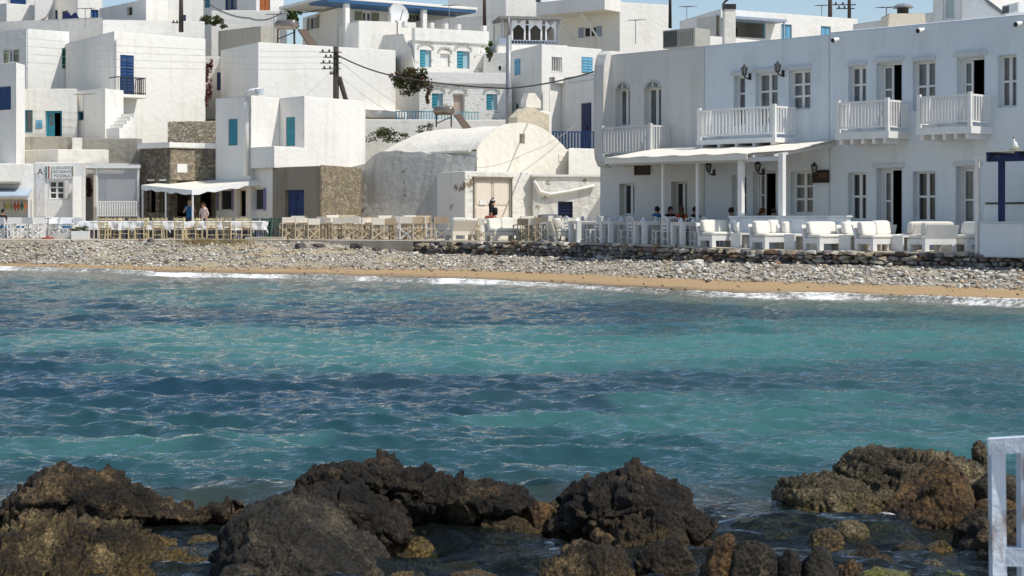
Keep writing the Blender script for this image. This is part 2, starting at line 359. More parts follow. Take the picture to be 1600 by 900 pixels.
# ------------------------------------------------------------------ plan of the bay (world metres)
def _tab(rows, f): return [(xw(px, f(v)), f(v)) for px, v in rows]
SHORE = _tab([(-160, 415), (0, 419), (150, 424), (300, 429), (500, 433), (700, 438), (850, 444), (1000, 452), (1150, 460), (1300, 463), (1450, 468), (1600, 474), (1760, 481)], lambda py: FPX * EYE / (py - HZ))
EDGE = _tab([(-160, 71.5), (0, 71), (200, 71), (400, 70.6), (450, 70), (640, 67.5), (800, 63.5), (900, 60), (1100, 53.8), (1300, 50), (1600, 46.4), (1760, 44.8)], lambda y: y)
SX, SY = np.array([p[0] for p in SHORE]), np.array([p[1] for p in SHORE])
EX, EY = np.array([p[0] for p in EDGE]), np.array([p[1] for p in EDGE])
def sm(a, b, x): t = np.clip((np.asarray(x, float) - a) / (b - a), 0, 1); return t * t * (3 - 2 * t)
def zt(X): return float(1.03 - 0.115 * sm(3.0, 10.0, X))          # terrace level
def edge_y(X): return float(np.interp(X, EX, EY))

def _hash(ix, iy, seed):
    h = (ix.astype(np.int64) * 374761393 + iy.astype(np.int64) * 668265263 + seed * 974634613) & 0xffffffff
    h = ((h ^ (h >> 13)) * 1274126177) & 0xffffffff
    return ((h ^ (h >> 16)) & 0xffff) / 65535.0
def vnoise(x, y, seed=0):
    ix, iy = np.floor(x), np.floor(y); fx, fy = x - ix, y - iy; fx = fx * fx * (3 - 2 * fx); fy = fy * fy * (3 - 2 * fy)
    a, b, c, d = _hash(ix, iy, seed), _hash(ix + 1, iy, seed), _hash(ix, iy + 1, seed), _hash(ix + 1, iy + 1, seed)
    return (a * (1 - fx) + b * fx) * (1 - fy) + (c * (1 - fx) + d * fx) * fy
def fbm(x, y, o=4, seed=0, g=0.5):
    t = np.zeros_like(np.asarray(x, float)); a = 1.0; s = 0
    for k in range(o): t = t + a * vnoise(x * 2 ** k + 17 * k, y * 2 ** k - 9 * k, seed + k); s += a; a *= g
    return t / s

def grid_mesh(name, V, nr, nc, m, smooth=True, attrs=None, extra=None):
    """V: (nr*nc,3) array laid out row by row"""
    i = np.arange(nr - 1)[:, None] * nc + np.arange(nc - 1)[None, :]
    Q = np.stack([i, i + 1, i + 1 + nc, i + nc], -1).reshape(-1, 4)
    nv = len(V)
    if extra is not None: V = np.vstack([V, extra[0]]); Q = np.vstack([Q, np.array(extra[1]) + nv])
    me = bpy.data.meshes.new(name); me.vertices.add(len(V)); me.vertices.foreach_set('co', V.astype(np.float32).ravel())
    me.loops.add(Q.size); me.loops.foreach_set('vertex_index', Q.astype(np.int32).ravel())
    me.polygons.add(len(Q)); me.polygons.foreach_set('loop_start', np.arange(0, Q.size, 4, dtype=np.int32)); me.polygons.foreach_set('loop_total', np.full(len(Q), 4, dtype=np.int32))
    me.update(calc_edges=True); me.validate()
    if smooth: me.polygons.foreach_set('use_smooth', np.ones(len(Q), dtype=bool))
    for k, (arr, kind) in (attrs or {}).items():
        if extra is not None: arr = np.concatenate([arr, np.repeat(arr[:1], len(extra[0]), 0)], 0)
        at = me.attributes.new(k, kind, 'POINT')
        at.data.foreach_set('value' if kind == 'FLOAT' else 'color', np.ascontiguousarray(arr, dtype=np.float32).ravel())
    me.materials.append(m); o = bpy.data.objects.new(name, me); COL.objects.link(o); return o

# ------------------------------------------------------------------ water
def water_material():
    m = bpy.data.materials.new('sea_water'); m.use_nodes = True; nt = m.node_tree; L = nt.links
    nt.nodes.remove(nt.nodes['Principled BSDF']); out = nt.nodes['Material Output']
    body = _n(nt, 'ShaderNodeAttribute', attribute_name='body'); clear = _n(nt, 'ShaderNodeAttribute', attribute_name='clear'); foam = _n(nt, 'ShaderNodeAttribute', attribute_name='foam')
    geo = _n(nt, 'ShaderNodeNewGeometry')
    mp = _n(nt, 'ShaderNodeMapping'); mp.inputs['Scale'].default_value = (1.0, 1.5, 1.0); L.new(geo.outputs['Position'], mp.inputs[0])
    n1 = _n(nt, 'ShaderNodeTexNoise'); n1.inputs['Scale'].default_value = 4.5; n1.inputs['Detail'].default_value = 4; n1.inputs['Roughness'].default_value = .58; L.new(mp.outputs[0], n1.inputs['Vector'])
    bp = _n(nt, 'ShaderNodeBump'); bp.inputs['Strength'].default_value = 0.75; bp.inputs['Distance'].default_value = 0.065; L.new(n1.outputs[0], bp.inputs['Height'])
    dif = _n(nt, 'ShaderNodeBsdfDiffuse'); L.new(body.outputs['Color'], dif.inputs['Color'])
    tr = _n(nt, 'ShaderNodeBsdfTransparent'); tr.inputs[0].default_value = (0.62, 0.74, 0.70, 1)
    mx = _n(nt, 'ShaderNodeMixShader'); L.new(clear.outputs['Fac'], mx.inputs[0]); L.new(dif.outputs[0], mx.inputs[1]); L.new(tr.outputs[0], mx.inputs[2])
    gl = _n(nt, 'ShaderNodeBsdfGlossy'); gl.inputs['Roughness'].default_value = 0.03; L.new(bp.outputs[0], gl.inputs['Normal'])
    fr = _n(nt, 'ShaderNodeFresnel'); fr.inputs['IOR'].default_value = 1.33; L.new(bp.outputs[0], fr.inputs['Normal'])
    m2 = _n(nt, 'ShaderNodeMixShader'); L.new(fr.outputs[0], m2.inputs[0]); L.new(mx.outputs[0], m2.inputs[1]); L.new(gl.outputs[0], m2.inputs[2])
    fd = _n(nt, 'ShaderNodeBsdfDiffuse'); fd.inputs['Color'].default_value = (0.80, 0.80, 0.77, 1)
    n3 = _n(nt, 'ShaderNodeTexNoise'); n3.inputs['Scale'].default_value = 9.0; n3.inputs['Detail'].default_value = 8; n3.inputs['Roughness'].default_value = 0.7; L.new(geo.outputs['Position'], n3.inputs['Vector'])
    ad = _n(nt, 'ShaderNodeMath', operation='ADD'); L.new(foam.outputs['Fac'], ad.inputs[0]); L.new(n3.outputs[0], ad.inputs[1])
    rp = _n(nt, 'ShaderNodeValToRGB'); rp.color_ramp.elements[0].position = 0.62; rp.color_ramp.elements[1].position = 0.80
    half = _n(nt, 'ShaderNodeMath', operation='MULTIPLY'); half.inputs[1].default_value = 0.9; L.new(ad.outputs[0], half.inputs[0]); L.new(half.outputs[0], rp.inputs[0])
    m3 = _n(nt, 'ShaderNodeMixShader'); L.new(rp.outputs[0], m3.inputs[0]); L.new(m2.outputs[0], m3.inputs[1]); L.new(fd.outputs[0], m3.inputs[2])
    L.new(m3.outputs[0], out.inputs[0]); return m

def build_water():
    rng = np.random.default_rng(11)
    nr, nc = 820, 620; Y0, Y1 = 6.0, 72.0
    yr = Y0 * (Y1 / Y0) ** (np.arange(nr) / (nr - 1)); t = np.linspace(-1, 1, nc)
    Y = np.repeat(yr[:, None], nc, 1); X = t[None, :] * Y * 0.47
    dY = np.gradient(yr)[:, None]
    Z = np.zeros_like(X); DX = np.zeros_like(X); DY = np.zeros_like(X)
    off = np.interp(X, SX, SY) - Y                      # distance out from the shore line
    calm = 0.25 + 0.75 * sm(0.3, 7.0, off)
    gust = 0.55 + 0.9 * fbm(X * 0.13 + 3, Y * 0.2, 3, 5)
    for k in range(110):
        lam = 0.11 * (2.6 / 0.11) ** (k / 109.0) * rng.uniform(0.9, 1.1)
        th = math.radians(-96 + rng.normal(0, 30)); kx, ky = math.cos(th) * 2 * math.pi / lam, math.sin(th) * 2 * math.pi / lam
        slope = 0.039 * (1.0 if lam < 0.7 else (0.7 / lam) ** 1.1)
        a = slope * lam / (2 * math.pi)
        att = sm(1.6, 3.2, lam / dY) * gust
        ph = kx * X + ky * Y + rng.uniform(0, 6.28)
        Z += a * att * np.cos(ph); s = a * att * np.sin(ph) * 0.55
        DX -= s * math.cos(th); DY -= s * math.sin(th)
    Z *= calm; DX *= calm; DY *= calm
    # small breakers rolling on to the sand
    amt = np.interp(X, [-26, -14, -6, -2, 1.5, 4.5, 7, 8.6, 9.2, 11, 18], [1.0, 1.0, .9, .95, .6, .7, 1.15, .8, 1.0, 1.35, 1.35])
    wob = (fbm(X * 0.35, Y * 0.02, 3, 21) - 0.5) * 3.2; wob2 = (fbm(X * 0.5 + 40, Y * 0.02, 3, 31) - 0.5) * 2.4
    Z += 0.13 * amt * np.exp(-((off - 1.3 - wob) / 0.42) ** 2) * np.where(off > 0, 1, 0)
    Z += 0.07 * np.exp(-((off - 5.0 - wob2) / 0.7) ** 2) + 0.05 * np.exp(-((off - 8.2 - wob) / 0.8) ** 2)
    nf = fbm(X * 1.6, Y * 0.8, 4, 3, 0.65)
    foam = amt * (0.42 * np.exp(-((off - 0.35 - 0.7 * wob) / 0.30) ** 2) + 0.62 * np.exp(-((off - 1.05 - wob) / 0.24) ** 2) + 0.34 * np.exp(-((off - 1.75 - wob) / 0.55) ** 2))
    foam = foam * (0.35 + 1.0 * nf) * (1.05 + .7 * sm(.32, .62, fbm(X * .55 + 3, Y * .05, 3, 44))) - 0.06
    # wash round the rocks on the right of the foreground
    sw = np.exp(-((X - 2.3) / 0.75) ** 2 - ((Y - 10.35) / 0.55) ** 2)
    st = fbm(X * 3.0, Y * 7.0, 4, 9, 0.7)
    foam = np.maximum(foam, sw * .26 * sm(.45, .7, st) * sm(.4, .6, fbm(X * 8, Y * 16, 3, 19)) - 0.06)
    # colour of the water body: sand bottom, weed beds, depth
    wy = Y * (1 + 0.55 * (fbm(X * 0.17, Y * 0.13, 4, 41) - 0.5)) + 3.0 * (fbm(X * 0.4 + 9, Y * 0.6, 4, 51) - 0.5)
    offs = off / (1 + 0.9 * (1 - sm(-8, 6, X)))
    patch = fbm(X * 0.25 + 5, Y * 0.32, 4, 61)
    C = lambda *c: np.array(c)
    shal, green, navy, turq, blue, teal, gravel = C(.185, .180, .140), C(.062, .120, .100), C(.021, .049, .064), C(.056, .165, .150), C(.014, .045, .067), C(.019, .063, .072), C(.016, .014, .010)
    def lerp(a, b, w): return a * (1 - w[..., None]) + b * w[..., None]
    col = np.broadcast_to(teal, X.shape + (3,)).copy()
    col = lerp(col, blue, sm(12.5, 17.0, wy) * (1 - .8 * sm(-.5, 4.0, X))); col = lerp(col, turq, .35 * sm(12, 17, wy) * sm(.0, 4.0, X)); col = lerp(col, turq, sm(18.0, 25.0, wy)); 
    col = lerp(col, teal, sm(26.5, 31.0, wy)); col = lerp(col, navy, .6 * sm(28.5, 34.0, wy + 6 * (patch - .5)))
    col = lerp(col, green, sm(36.0, 39.5, wy + (off < 9) * 0) * sm(0.0, 1.0, 1 - (off - 4.0) / 9.0))
    col = lerp(col, green, sm(9.5, 4.5, off) if False else 1 - sm(5.5, 11.0, offs)); col = lerp(col, shal, 1 - sm(2.2, 7.5, offs + 4.0 * (patch - .5)))
    weed = (1 - .6 * sm(1, 6, X)) * sm(0.53, 0.62, fbm(X * 0.2 + 77, Y * 0.22 + 3, 4, 71)) * sm(12, 16, Y) * sm(5, 9, off)
    col = lerp(col, navy, weed * 0.75)
    sand = sm(0.54, 0.64, fbm(X * 0.3 + 17, Y * 0.3 + 33, 4, 81)) * sm(11.5, 14, Y) * sm(6, 10, off)
    col = lerp(col, turq, sand * 0.55)
    near = 1 - sm(10.2, 12.4, Y + 0.9 * (fbm(X * 1.1, Y * 1.1, 3, 91) - .5)); col = lerp(col, gravel, near * 0.8)
    clear = np.clip(near * 0.72 + 0.75 * (1 - sm(0.1, 1.3, off)), 0, 0.85)
    V = np.stack([X + DX, Y + DY, Z], -1).reshape(-1, 3)
    cA = np.concatenate([col.reshape(-1, 3), np.ones((nr * nc, 1))], 1)
    ex = (np.array([(-400, Y0, -.02), (-.47 * Y0, Y0, -.02), (-.47 * Y1, Y1, -.02), (-400, Y1, -.02), (.47 * Y0, Y0, -.02), (400, Y0, -.02), (400, Y1, -.02), (.47 * Y1, Y1, -.02),
                    (-400, -400, -.02), (400, -400, -.02)], float), [(0, 1, 2, 3), (4, 5, 6, 7), (8, 9, 5, 0)])
    o = grid_mesh('sea_water', V, nr, nc, water_material(), True, {'body': (cA, 'FLOAT_COLOR'), 'clear': (clear.ravel(), 'FLOAT'), 'foam': (foam.ravel(), 'FLOAT')}, ex)
    tag(o, None, None, kind='structure')
build_water()

# ------------------------------------------------------------------ sea floor + beach, terrace, hill, quay
def beach_material():
    m = bpy.data.materials.new('beach_sand'); m.use_nodes = True; nt = m.node_tree; L = nt.links
    b = nt.nodes['Principled BSDF']; b.inputs['Specular IOR Level'].default_value = 0.3
    at = _n(nt, 'ShaderNodeAttribute', attribute_name='tone'); wet = _n(nt, 'ShaderNodeAttribute', attribute_name='wet')
    geo = _n(nt, 'ShaderNodeNewGeometry')
    nz = _n(nt, 'ShaderNodeTexNoise'); nz.inputs['Scale'].default_value = 14; nz.inputs['Detail'].default_value = 7; L.new(geo.outputs['Position'], nz.inputs['Vector'])
    rp = _n(nt, 'ShaderNodeValToRGB'); rp.color_ramp.elements[0].position = .3; rp.color_ramp.elements[1].position = .75
    rp.color_ramp.elements[0].color = (.72, .72, .72, 1); rp.color_ramp.elements[1].color = (1.1, 1.1, 1.1, 1); L.new(nz.outputs[0], rp.inputs[0])
    mx = _n(nt, 'ShaderNodeMix', data_type='RGBA', blend_type='MULTIPLY'); mx.inputs[0].default_value = 1; L.new(at.outputs['Color'], mx.inputs[6]); L.new(rp.outputs[0], mx.inputs[7])
    L.new(mx.outputs[2], b.inputs['Base Color'])
    mr = _n(nt, 'ShaderNodeMapRange'); mr.inputs[3].default_value = .95; mr.inputs[4].default_value = .28; L.new(wet.outputs['Fac'], mr.inputs[0]); L.new(mr.outputs[0], b.inputs['Roughness'])
    bp = _n(nt, 'ShaderNodeBump'); bp.inputs['Strength'].default_value = .5; bp.inputs['Distance'].default_value = .03; L.new(nz.outputs[0], bp.inputs['Height']); L.new(bp.outputs[0], b.inputs['Normal'])
    return m
def beach_z(X, Y):
    ys = np.interp(X, SX, SY); yt = np.interp(X, EX, EY); u = (Y - ys) / (yt - ys)
    top = 0.50 + 0.42 * (1 - sm(-8.5, -3.0, X))
    k = 0.30 + 0.15 * sm(-10, 2, X)
    z = np.where(u < 0, np.maximum(-1.2, (Y - ys) * 0.075 - .02), np.where(u < k, 0.17 * np.clip(u, 0, 1) / k - .02, 0.15 + (top - 0.15) * np.clip((u - k) / (1 - k), 0, 1.3)))
    return z, u, k
def build_beach():
    nx, ny = 420, 300; X = np.linspace(-40, 30, nx)[None, :].repeat(ny, 0)
    vv = np.linspace(0, 1, ny)[:, None]
    ys = np.interp(X, SX, SY); yt = np.interp(X, EX, EY); Y = (ys - 14) + (yt + 0.6 - ys + 14) * vv
    z, u, k = beach_z(X, Y)
    n = fbm(X * 1.1, Y * 1.1, 4, 4); z = z + (n - .5) * 0.10 * np.clip(u * 1.5, 0, 1) + (fbm(X * 3, Y * 3, 3, 14) - .5) * .05 * (u > .25)
    C = lambda *c: np.array(c)
    sandc, wetc, pebc, straw = C(.43, .295, .155), C(.22, .16, .095), C(.42, .375, .295), C(.45, .35, .19)
    w = (1 - sm(0.06, 0.22, u + .12 * (n - .5)))
    col = sandc * (1 - w[..., None]) + wetc * w[..., None]
    p = sm(-.05, .12, u - k + .25 * (n - .5)); col = col * (1 - p[..., None]) + pebc * p[..., None]
    s = sm(.5, .62, fbm(X * .45 + 8, Y * .5, 4, 24)) * p * .8 * (.25 + .75 * np.exp(-((X + 8) / 5.5) ** 2)); col = col * (1 - s[..., None]) + straw * s[..., None]
    V = np.stack([X, Y, z], -1).reshape(-1, 3); cA = np.concatenate([col.reshape(-1, 3), np.ones((nx * ny, 1))], 1)
    o = grid_mesh('beach', V, ny, nx, beach_material(), True, {'tone': (cA, 'FLOAT_COLOR'), 'wet': (w.ravel(), 'FLOAT')})
    tag(o, None, None, kind='structure')
build_beach()
PAVING = mat('pale_terrace_paving', (0.56, 0.50, 0.40), 0.9, col2=(0.38, 0.32, 0.24), vscale=1.2, bump=0.4, bscale=9)
HILLSOIL = mat('dry_hillside_soil', (0.34, 0.27, 0.17), 0.95, col2=(0.16, 0.15, 0.08), vscale=0.4, bump=0.8, bscale=2)
SEABED = mat('dark_gravel_seabed', (0.025, 0.019, 0.011), 0.9, col2=(0.09, 0.068, 0.035), vscale=5.0, bump=1.0, bscale=7, thr=(.4, .6))
def build_ground():
    mb = MB(); xs = [(-40 + 70 * i / 140) for i in range(141)]; rows = []
    for x in xs:
        e = edge_y(x); z = zt(x); rows.append([(x, e + .12, 0.2), (x, e + .12, z - .02), (x, e + .18, z), (x, 95, z + .02)])
    vs = [p for r in rows for p in r]; fs = []
    for i in range(140):
        for k in range(3): fs.append((i * 4 + k, (i + 1) * 4 + k, (i + 1) * 4 + k + 1, i * 4 + k + 1))
    mb.add(vs, fs); tag(mb.build('terrace', PAVING), None, None, kind='structure')
    prof = [(84, 0.5), (86, 3.0), (90, 5.6), (100, 8.6), (115, 10.6), (160, 12.5), (260, 13), (420, 9)]
    nx, ny = 80, 90; X = np.linspace(-260, 260, nx)[None, :].repeat(ny, 0); Y = (84 + 336 * (np.linspace(0, 1, ny) ** 2))[:, None].repeat(nx, 1)
    Z = np.interp(Y, [p[0] for p in prof], [p[1] for p in prof]) + (fbm(X * .1, Y * .1, 4, 6) - .5) * 1.2
    tag(grid_mesh('hillside', np.stack([X, Y, Z], -1).reshape(-1, 3), ny, nx, HILLSOIL), None, None, kind='structure')
    nx, ny = 130, 90; X = np.linspace(-8, 8, nx)[None, :].repeat(ny, 0); Y = np.linspace(4.5, 16, ny)[:, None].repeat(nx, 1)
    Z = -.34 + (fbm(X * 2.2, Y * 2.2, 4, 8) - .5) * .42 - .9 * sm(11.5, 15, Y)
    tag(grid_mesh('sea_floor', np.stack([X, Y, Z], -1).reshape(-1, 3), ny, nx, SEABED), None, None, kind='structure')
    q = MB(); q.prism([(-6, -4), (6, -4), (6, 5.4), (1.1, 5.4), (.6, 3.6), (-6, 3.2)], -1.2, 0.18); tag(q.build('quay', CONCRETE), None, None, kind='structure')
build_ground()

# ------------------------------------------------------------------ pebbles, beach stones
def tone_material(name, rough=.85, bump=.4, scale=25):
    m = bpy.data.materials.new(name); m.use_nodes = True; nt = m.node_tree; L = nt.links; b = nt.nodes['Principled BSDF']
    b.inputs['Roughness'].default_value = rough; b.inputs['Specular IOR Level'].default_value = .2
    at = _n(nt, 'ShaderNodeAttribute', attribute_name='tone'); geo = _n(nt, 'ShaderNodeNewGeometry')
    nz = _n(nt, 'ShaderNodeTexNoise'); nz.inputs['Scale'].default_value = scale; nz.inputs['Detail'].default_value = 4; L.new(geo.outputs['Position'], nz.inputs['Vector'])
    rp = _n(nt, 'ShaderNodeValToRGB'); rp.color_ramp.elements[0].color = (.6, .6, .6, 1); rp.color_ramp.elements[1].color = (1.25, 1.25, 1.25, 1); L.new(nz.outputs[0], rp.inputs[0])
    mx = _n(nt, 'ShaderNodeMix', data_type='RGBA', blend_type='MULTIPLY'); mx.inputs[0].default_value = 1; L.new(at.outputs['Color'], mx.inputs[6]); L.new(rp.outputs[0], mx.inputs[7]); L.new(mx.outputs[2], b.inputs['Base Color'])
    bp = _n(nt, 'ShaderNodeBump'); bp.inputs['Strength'].default_value = bump; bp.inputs['Distance'].default_value = .02; L.new(nz.outputs[0], bp.inputs['Height']); L.new(bp.outputs[0], b.inputs['Normal'])
    return m
def scatter(name, P, size, cols, rng, flat=(.45, .8), m=None):
    """thousands of small stones as one mesh: jittered icosahedra"""
    v0 = np.array([(1, 0, 0), (-1, 0, 0), (0, 1, 0), (0, -1, 0), (0, 0, 1), (0, 0, -1), (.6, .6, .6), (-.6, -.6, .6)], float); f0 = np.array([(6, 0, 2), (6, 2, 4), (6, 4, 0), (7, 1, 3), (7, 3, 4), (7, 4, 1), (0, 4, 3), (2, 1, 4), (0, 3, 5), (3, 1, 5), (1, 2, 5), (2, 0, 5)]); n = len(P)
    V = v0[None] * (1 + rng.uniform(-.3, .3, (n, 8, 1)))
    sc = np.stack([rng.uniform(.8, 1.5, n), rng.uniform(.7, 1.1, n), rng.uniform(*flat, n)], -1) * size[:, None]
    V = V * sc[:, None, :]
    tl = rng.normal(0, .35, n); V = np.stack([V[..., 0], V[..., 1] * np.cos(tl)[:, None] - V[..., 2] * np.sin(tl)[:, None], V[..., 1] * np.sin(tl)[:, None] + V[..., 2] * np.cos(tl)[:, None]], -1)
    a = rng.uniform(0, 6.28, n); ca, sa = np.cos(a)[:, None], np.sin(a)[:, None]
    V = np.stack([V[..., 0] * ca - V[..., 1] * sa, V[..., 0] * sa + V[..., 1] * ca, V[..., 2]], -1) + P[:, None, :]
    F = (f0[None] + (np.arange(n) * 8)[:, None, None]).reshape(-1, 3)
    me = bpy.data.meshes.new(name); me.vertices.add(n * 8); me.vertices.foreach_set('co', V.astype(np.float32).ravel())
    me.loops.add(F.size); me.loops.foreach_set('vertex_index', F.astype(np.int32).ravel())
    me.polygons.add(len(F)); me.polygons.foreach_set('loop_start', np.arange(0, F.size, 3, dtype=np.int32)); me.polygons.foreach_set('loop_total', np.full(len(F), 3, dtype=np.int32))
    me.update(calc_edges=True)
    at = me.attributes.new('tone', 'FLOAT_COLOR', 'POINT'); cc = np.repeat(np.concatenate([cols, np.ones((n, 1))], 1), 8, 0); at.data.foreach_set('color', cc.astype(np.float32).ravel())
    me.materials.append(m); o = bpy.data.objects.new(name, me); COL.objects.link(o); return o
PEBBLE = tone_material('beach_pebble_stone')
def palette(rng, n, pal, w):
    i = rng.choice(len(pal), n, p=np.array(w) / sum(w)); return np.array(pal)[i] * rng.uniform(.75, 1.2, (n, 1))
PEBPAL = [(.66, .62, .54), (.52, .48, .41), (.35, .32, .28), (.13, .12, .105), (.42, .32, .22), (.76, .73, .67)]
def build_pebbles():
    rng = np.random.default_rng(5); n = 60000
    X = rng.uniform(-27, 19, n); ys = np.interp(X, SX, SY); yt = np.interp(X, EX, EY)
    k = 0.30 + 0.15 * sm(-10, 2, X); t = rng.uniform(-.16, 1, n); u = k + (1 - k) * t
    Y = ys + (yt - ys) * u
    bare = fbm(X * .45 + 8, Y * .5, 4, 24); keep = (t > rng.exponential(.07, n) - .1) & (rng.uniform(0, 1, n) > .75 * sm(.5, .62, bare) * (.3 + .7 * np.exp(-((X + 8) / 5.5) ** 2)))
    X, Y = X[keep], Y[keep]; z, _, _ = beach_z(X, Y); size = (rng.gamma(1.9, .0115, len(X)) * (.7 + .9 * fbm(X * .6, Y * 1.5, 3, 33))).clip(.014, .17)
    P = np.stack([X, Y, z + size * .25 + .01], -1)
    o = scatter('pebbles', P, size, palette(rng, len(X), PEBPAL, [3.0, 4.4, 3.8, 2.4, 2.6, 1.8]), rng, (.3, .75), m=PEBBLE)
    tag(o, 'grey and white pebbles strewn over the beach above the sand', 'pebbles', kind='stuff')
    rng = np.random.default_rng(15); n = 260; X = rng.uniform(-26, 18, n); ys = np.interp(X, SX, SY); Y = ys + rng.gamma(1.5, 1.0, n) + .4
    z, _, _ = beach_z(X, Y); size = rng.uniform(.02, .05, n)
    o = scatter('sand_litter', np.stack([X, Y, z + .01], -1), size, palette(rng, n, [(.08, .06, .04), (.3, .26, .2), (.5, .47, .4)], [3, 2, 1]), rng, m=PEBBLE)
    tag(o, 'small dark stones and weed scraps on the bare sand', 'beach litter', kind='stuff')
build_pebbles()

STONES = {}
def stone_mesh(key, m, seed, n=15):
    if key in STONES: return STONES[key]
    rr = random.Random(seed); bm = bmesh.new(); sg = lambda x: math.copysign(abs(x) ** .55, x)
    for i in range(n):
        zz = rr.uniform(-1, 1); a = rr.uniform(0, 6.28); q = math.sqrt(1 - zz * zz); j = rr.uniform(.85, 1.05)
        bm.verts.new((.5 * sg(q * math.cos(a)) * j, .5 * sg(q * math.sin(a)) * j, .5 * sg(zz) * j))
    bmesh.ops.convex_hull(bm, input=bm.verts)
    for v in [v for v in bm.verts if not v.link_faces]: bm.verts.remove(v)
    me = bpy.data.meshes.new('stone'); bm.to_mesh(me); bm.free(); me.materials.append(m); STONES[key] = me; return me
def _st(n, c, c2): return mat('wall_stone_' + n, c, .9, col2=c2, vscale=4, bump=.7, bscale=9)
SM = [_st('grey', (.27, .26, .24), (.17, .16, .15)), _st('tan', (.36, .30, .21), (.24, .19, .13)), _st('rust', (.30, .18, .11), (.2, .12, .08)), _st('dark', (.13, .12, .11), (.08, .07, .065)),
      _st('mauve', (.25, .21, .20), (.16, .13, .13)), _st('pale', (.50, .46, .38), (.36, .32, .25)), _st('white', (.66, .63, .57), (.5, .46, .4))]
def build_stone_wall():
    rr = random.Random(3); root = thing('dry_stone_wall', 'low dry stone wall holding up the cafe terrace above the beach', 'wall', (xw(1100, 53.8), 53.8, 0.45))
    stones = []; core = MB(); prev = None; off = woff(root)
    for i in range(120):
        x = -3.9 + i * (20.5 / 119); y = edge_y(x); z1 = zt(x) - .07; row = [(x, y + .08, .2), (x, y + .08, z1), (x, y + .7, z1 + .02)]
        if prev:
            b = len(core.v); core.add(prev + row, [(0, 3, 4, 1), (1, 4, 5, 2)])
        prev = row
    core.build('earth_core', mat('dark_packed_earth', (.07, .055, .042), .95, .4, 8, bump=.6), root)
    zc = 0.0; course = 0
    while zc < .60:
        h = rr.uniform(.105, .165); x = -3.9 + rr.uniform(0, .2)
        while x < 16.2:
            w = rr.uniform(.15, .40) * (1.25 if rr.random() < .15 else 1)
            y = edge_y(x); base = .50 - .12 * (1 - float(sm(-4, 0, x))); top = zt(x) + rr.uniform(-.05, .05)
            z = base - .06 + zc + h / 2
            d = Vector((.05, edge_y(x + .05) - y)).normalized(); adv = w * d.x
            if z + h * .35 < top and rr.random() < .97:
                left = x < 3
                wts = [5, 3, 1.6, 5 if left else 2, 3, 2 if course else 1, .5] if z < top - .16 else [3, 4, 1, 1, 2, 5, 3]
                stones.append((y, (x + adv / 2, edge_y(x + adv / 2) + rr.uniform(-.05, .05), z + rr.uniform(-.02, .02)), (w * 1.08, rr.uniform(.26, .4), h * rr.uniform(1.0, 1.25)), math.atan2(d.y, d.x) + rr.uniform(-.12, .12), rr.uniform(-.12, .12), rr.choices(range(7), wts)[0], rr.randrange(4)))
            x += adv * 1.0
        zc += h * .92; course += 1
    stones.sort(key=lambda s: s[0]); rest = MB(); rm = []
    for i, (y, p, sc, rz, ry, mi, vi) in enumerate(stones):
        me = stone_mesh((mi, vi), SM[mi], 10 * mi + vi)
        M = Matrix.LocRotScale(Vector(p) - off, Matrix.Rotation(rz, 3, 'Z').to_quaternion() @ Matrix.Rotation(ry, 3, 'Y').to_quaternion(), Vector(sc))
        if i < 300:
            o = bpy.data.objects.new('stone', me); COL.objects.link(o); o.parent = root; o.matrix_local = M
        else:
            rest.m = mi; rest.add([tuple(M @ v.co + off) for v in me.vertices], [tuple(q.vertices) for q in me.polygons])
    r = rest.build('stones', SM, root); r['kind'] = 'stuff'
build_stone_wall()
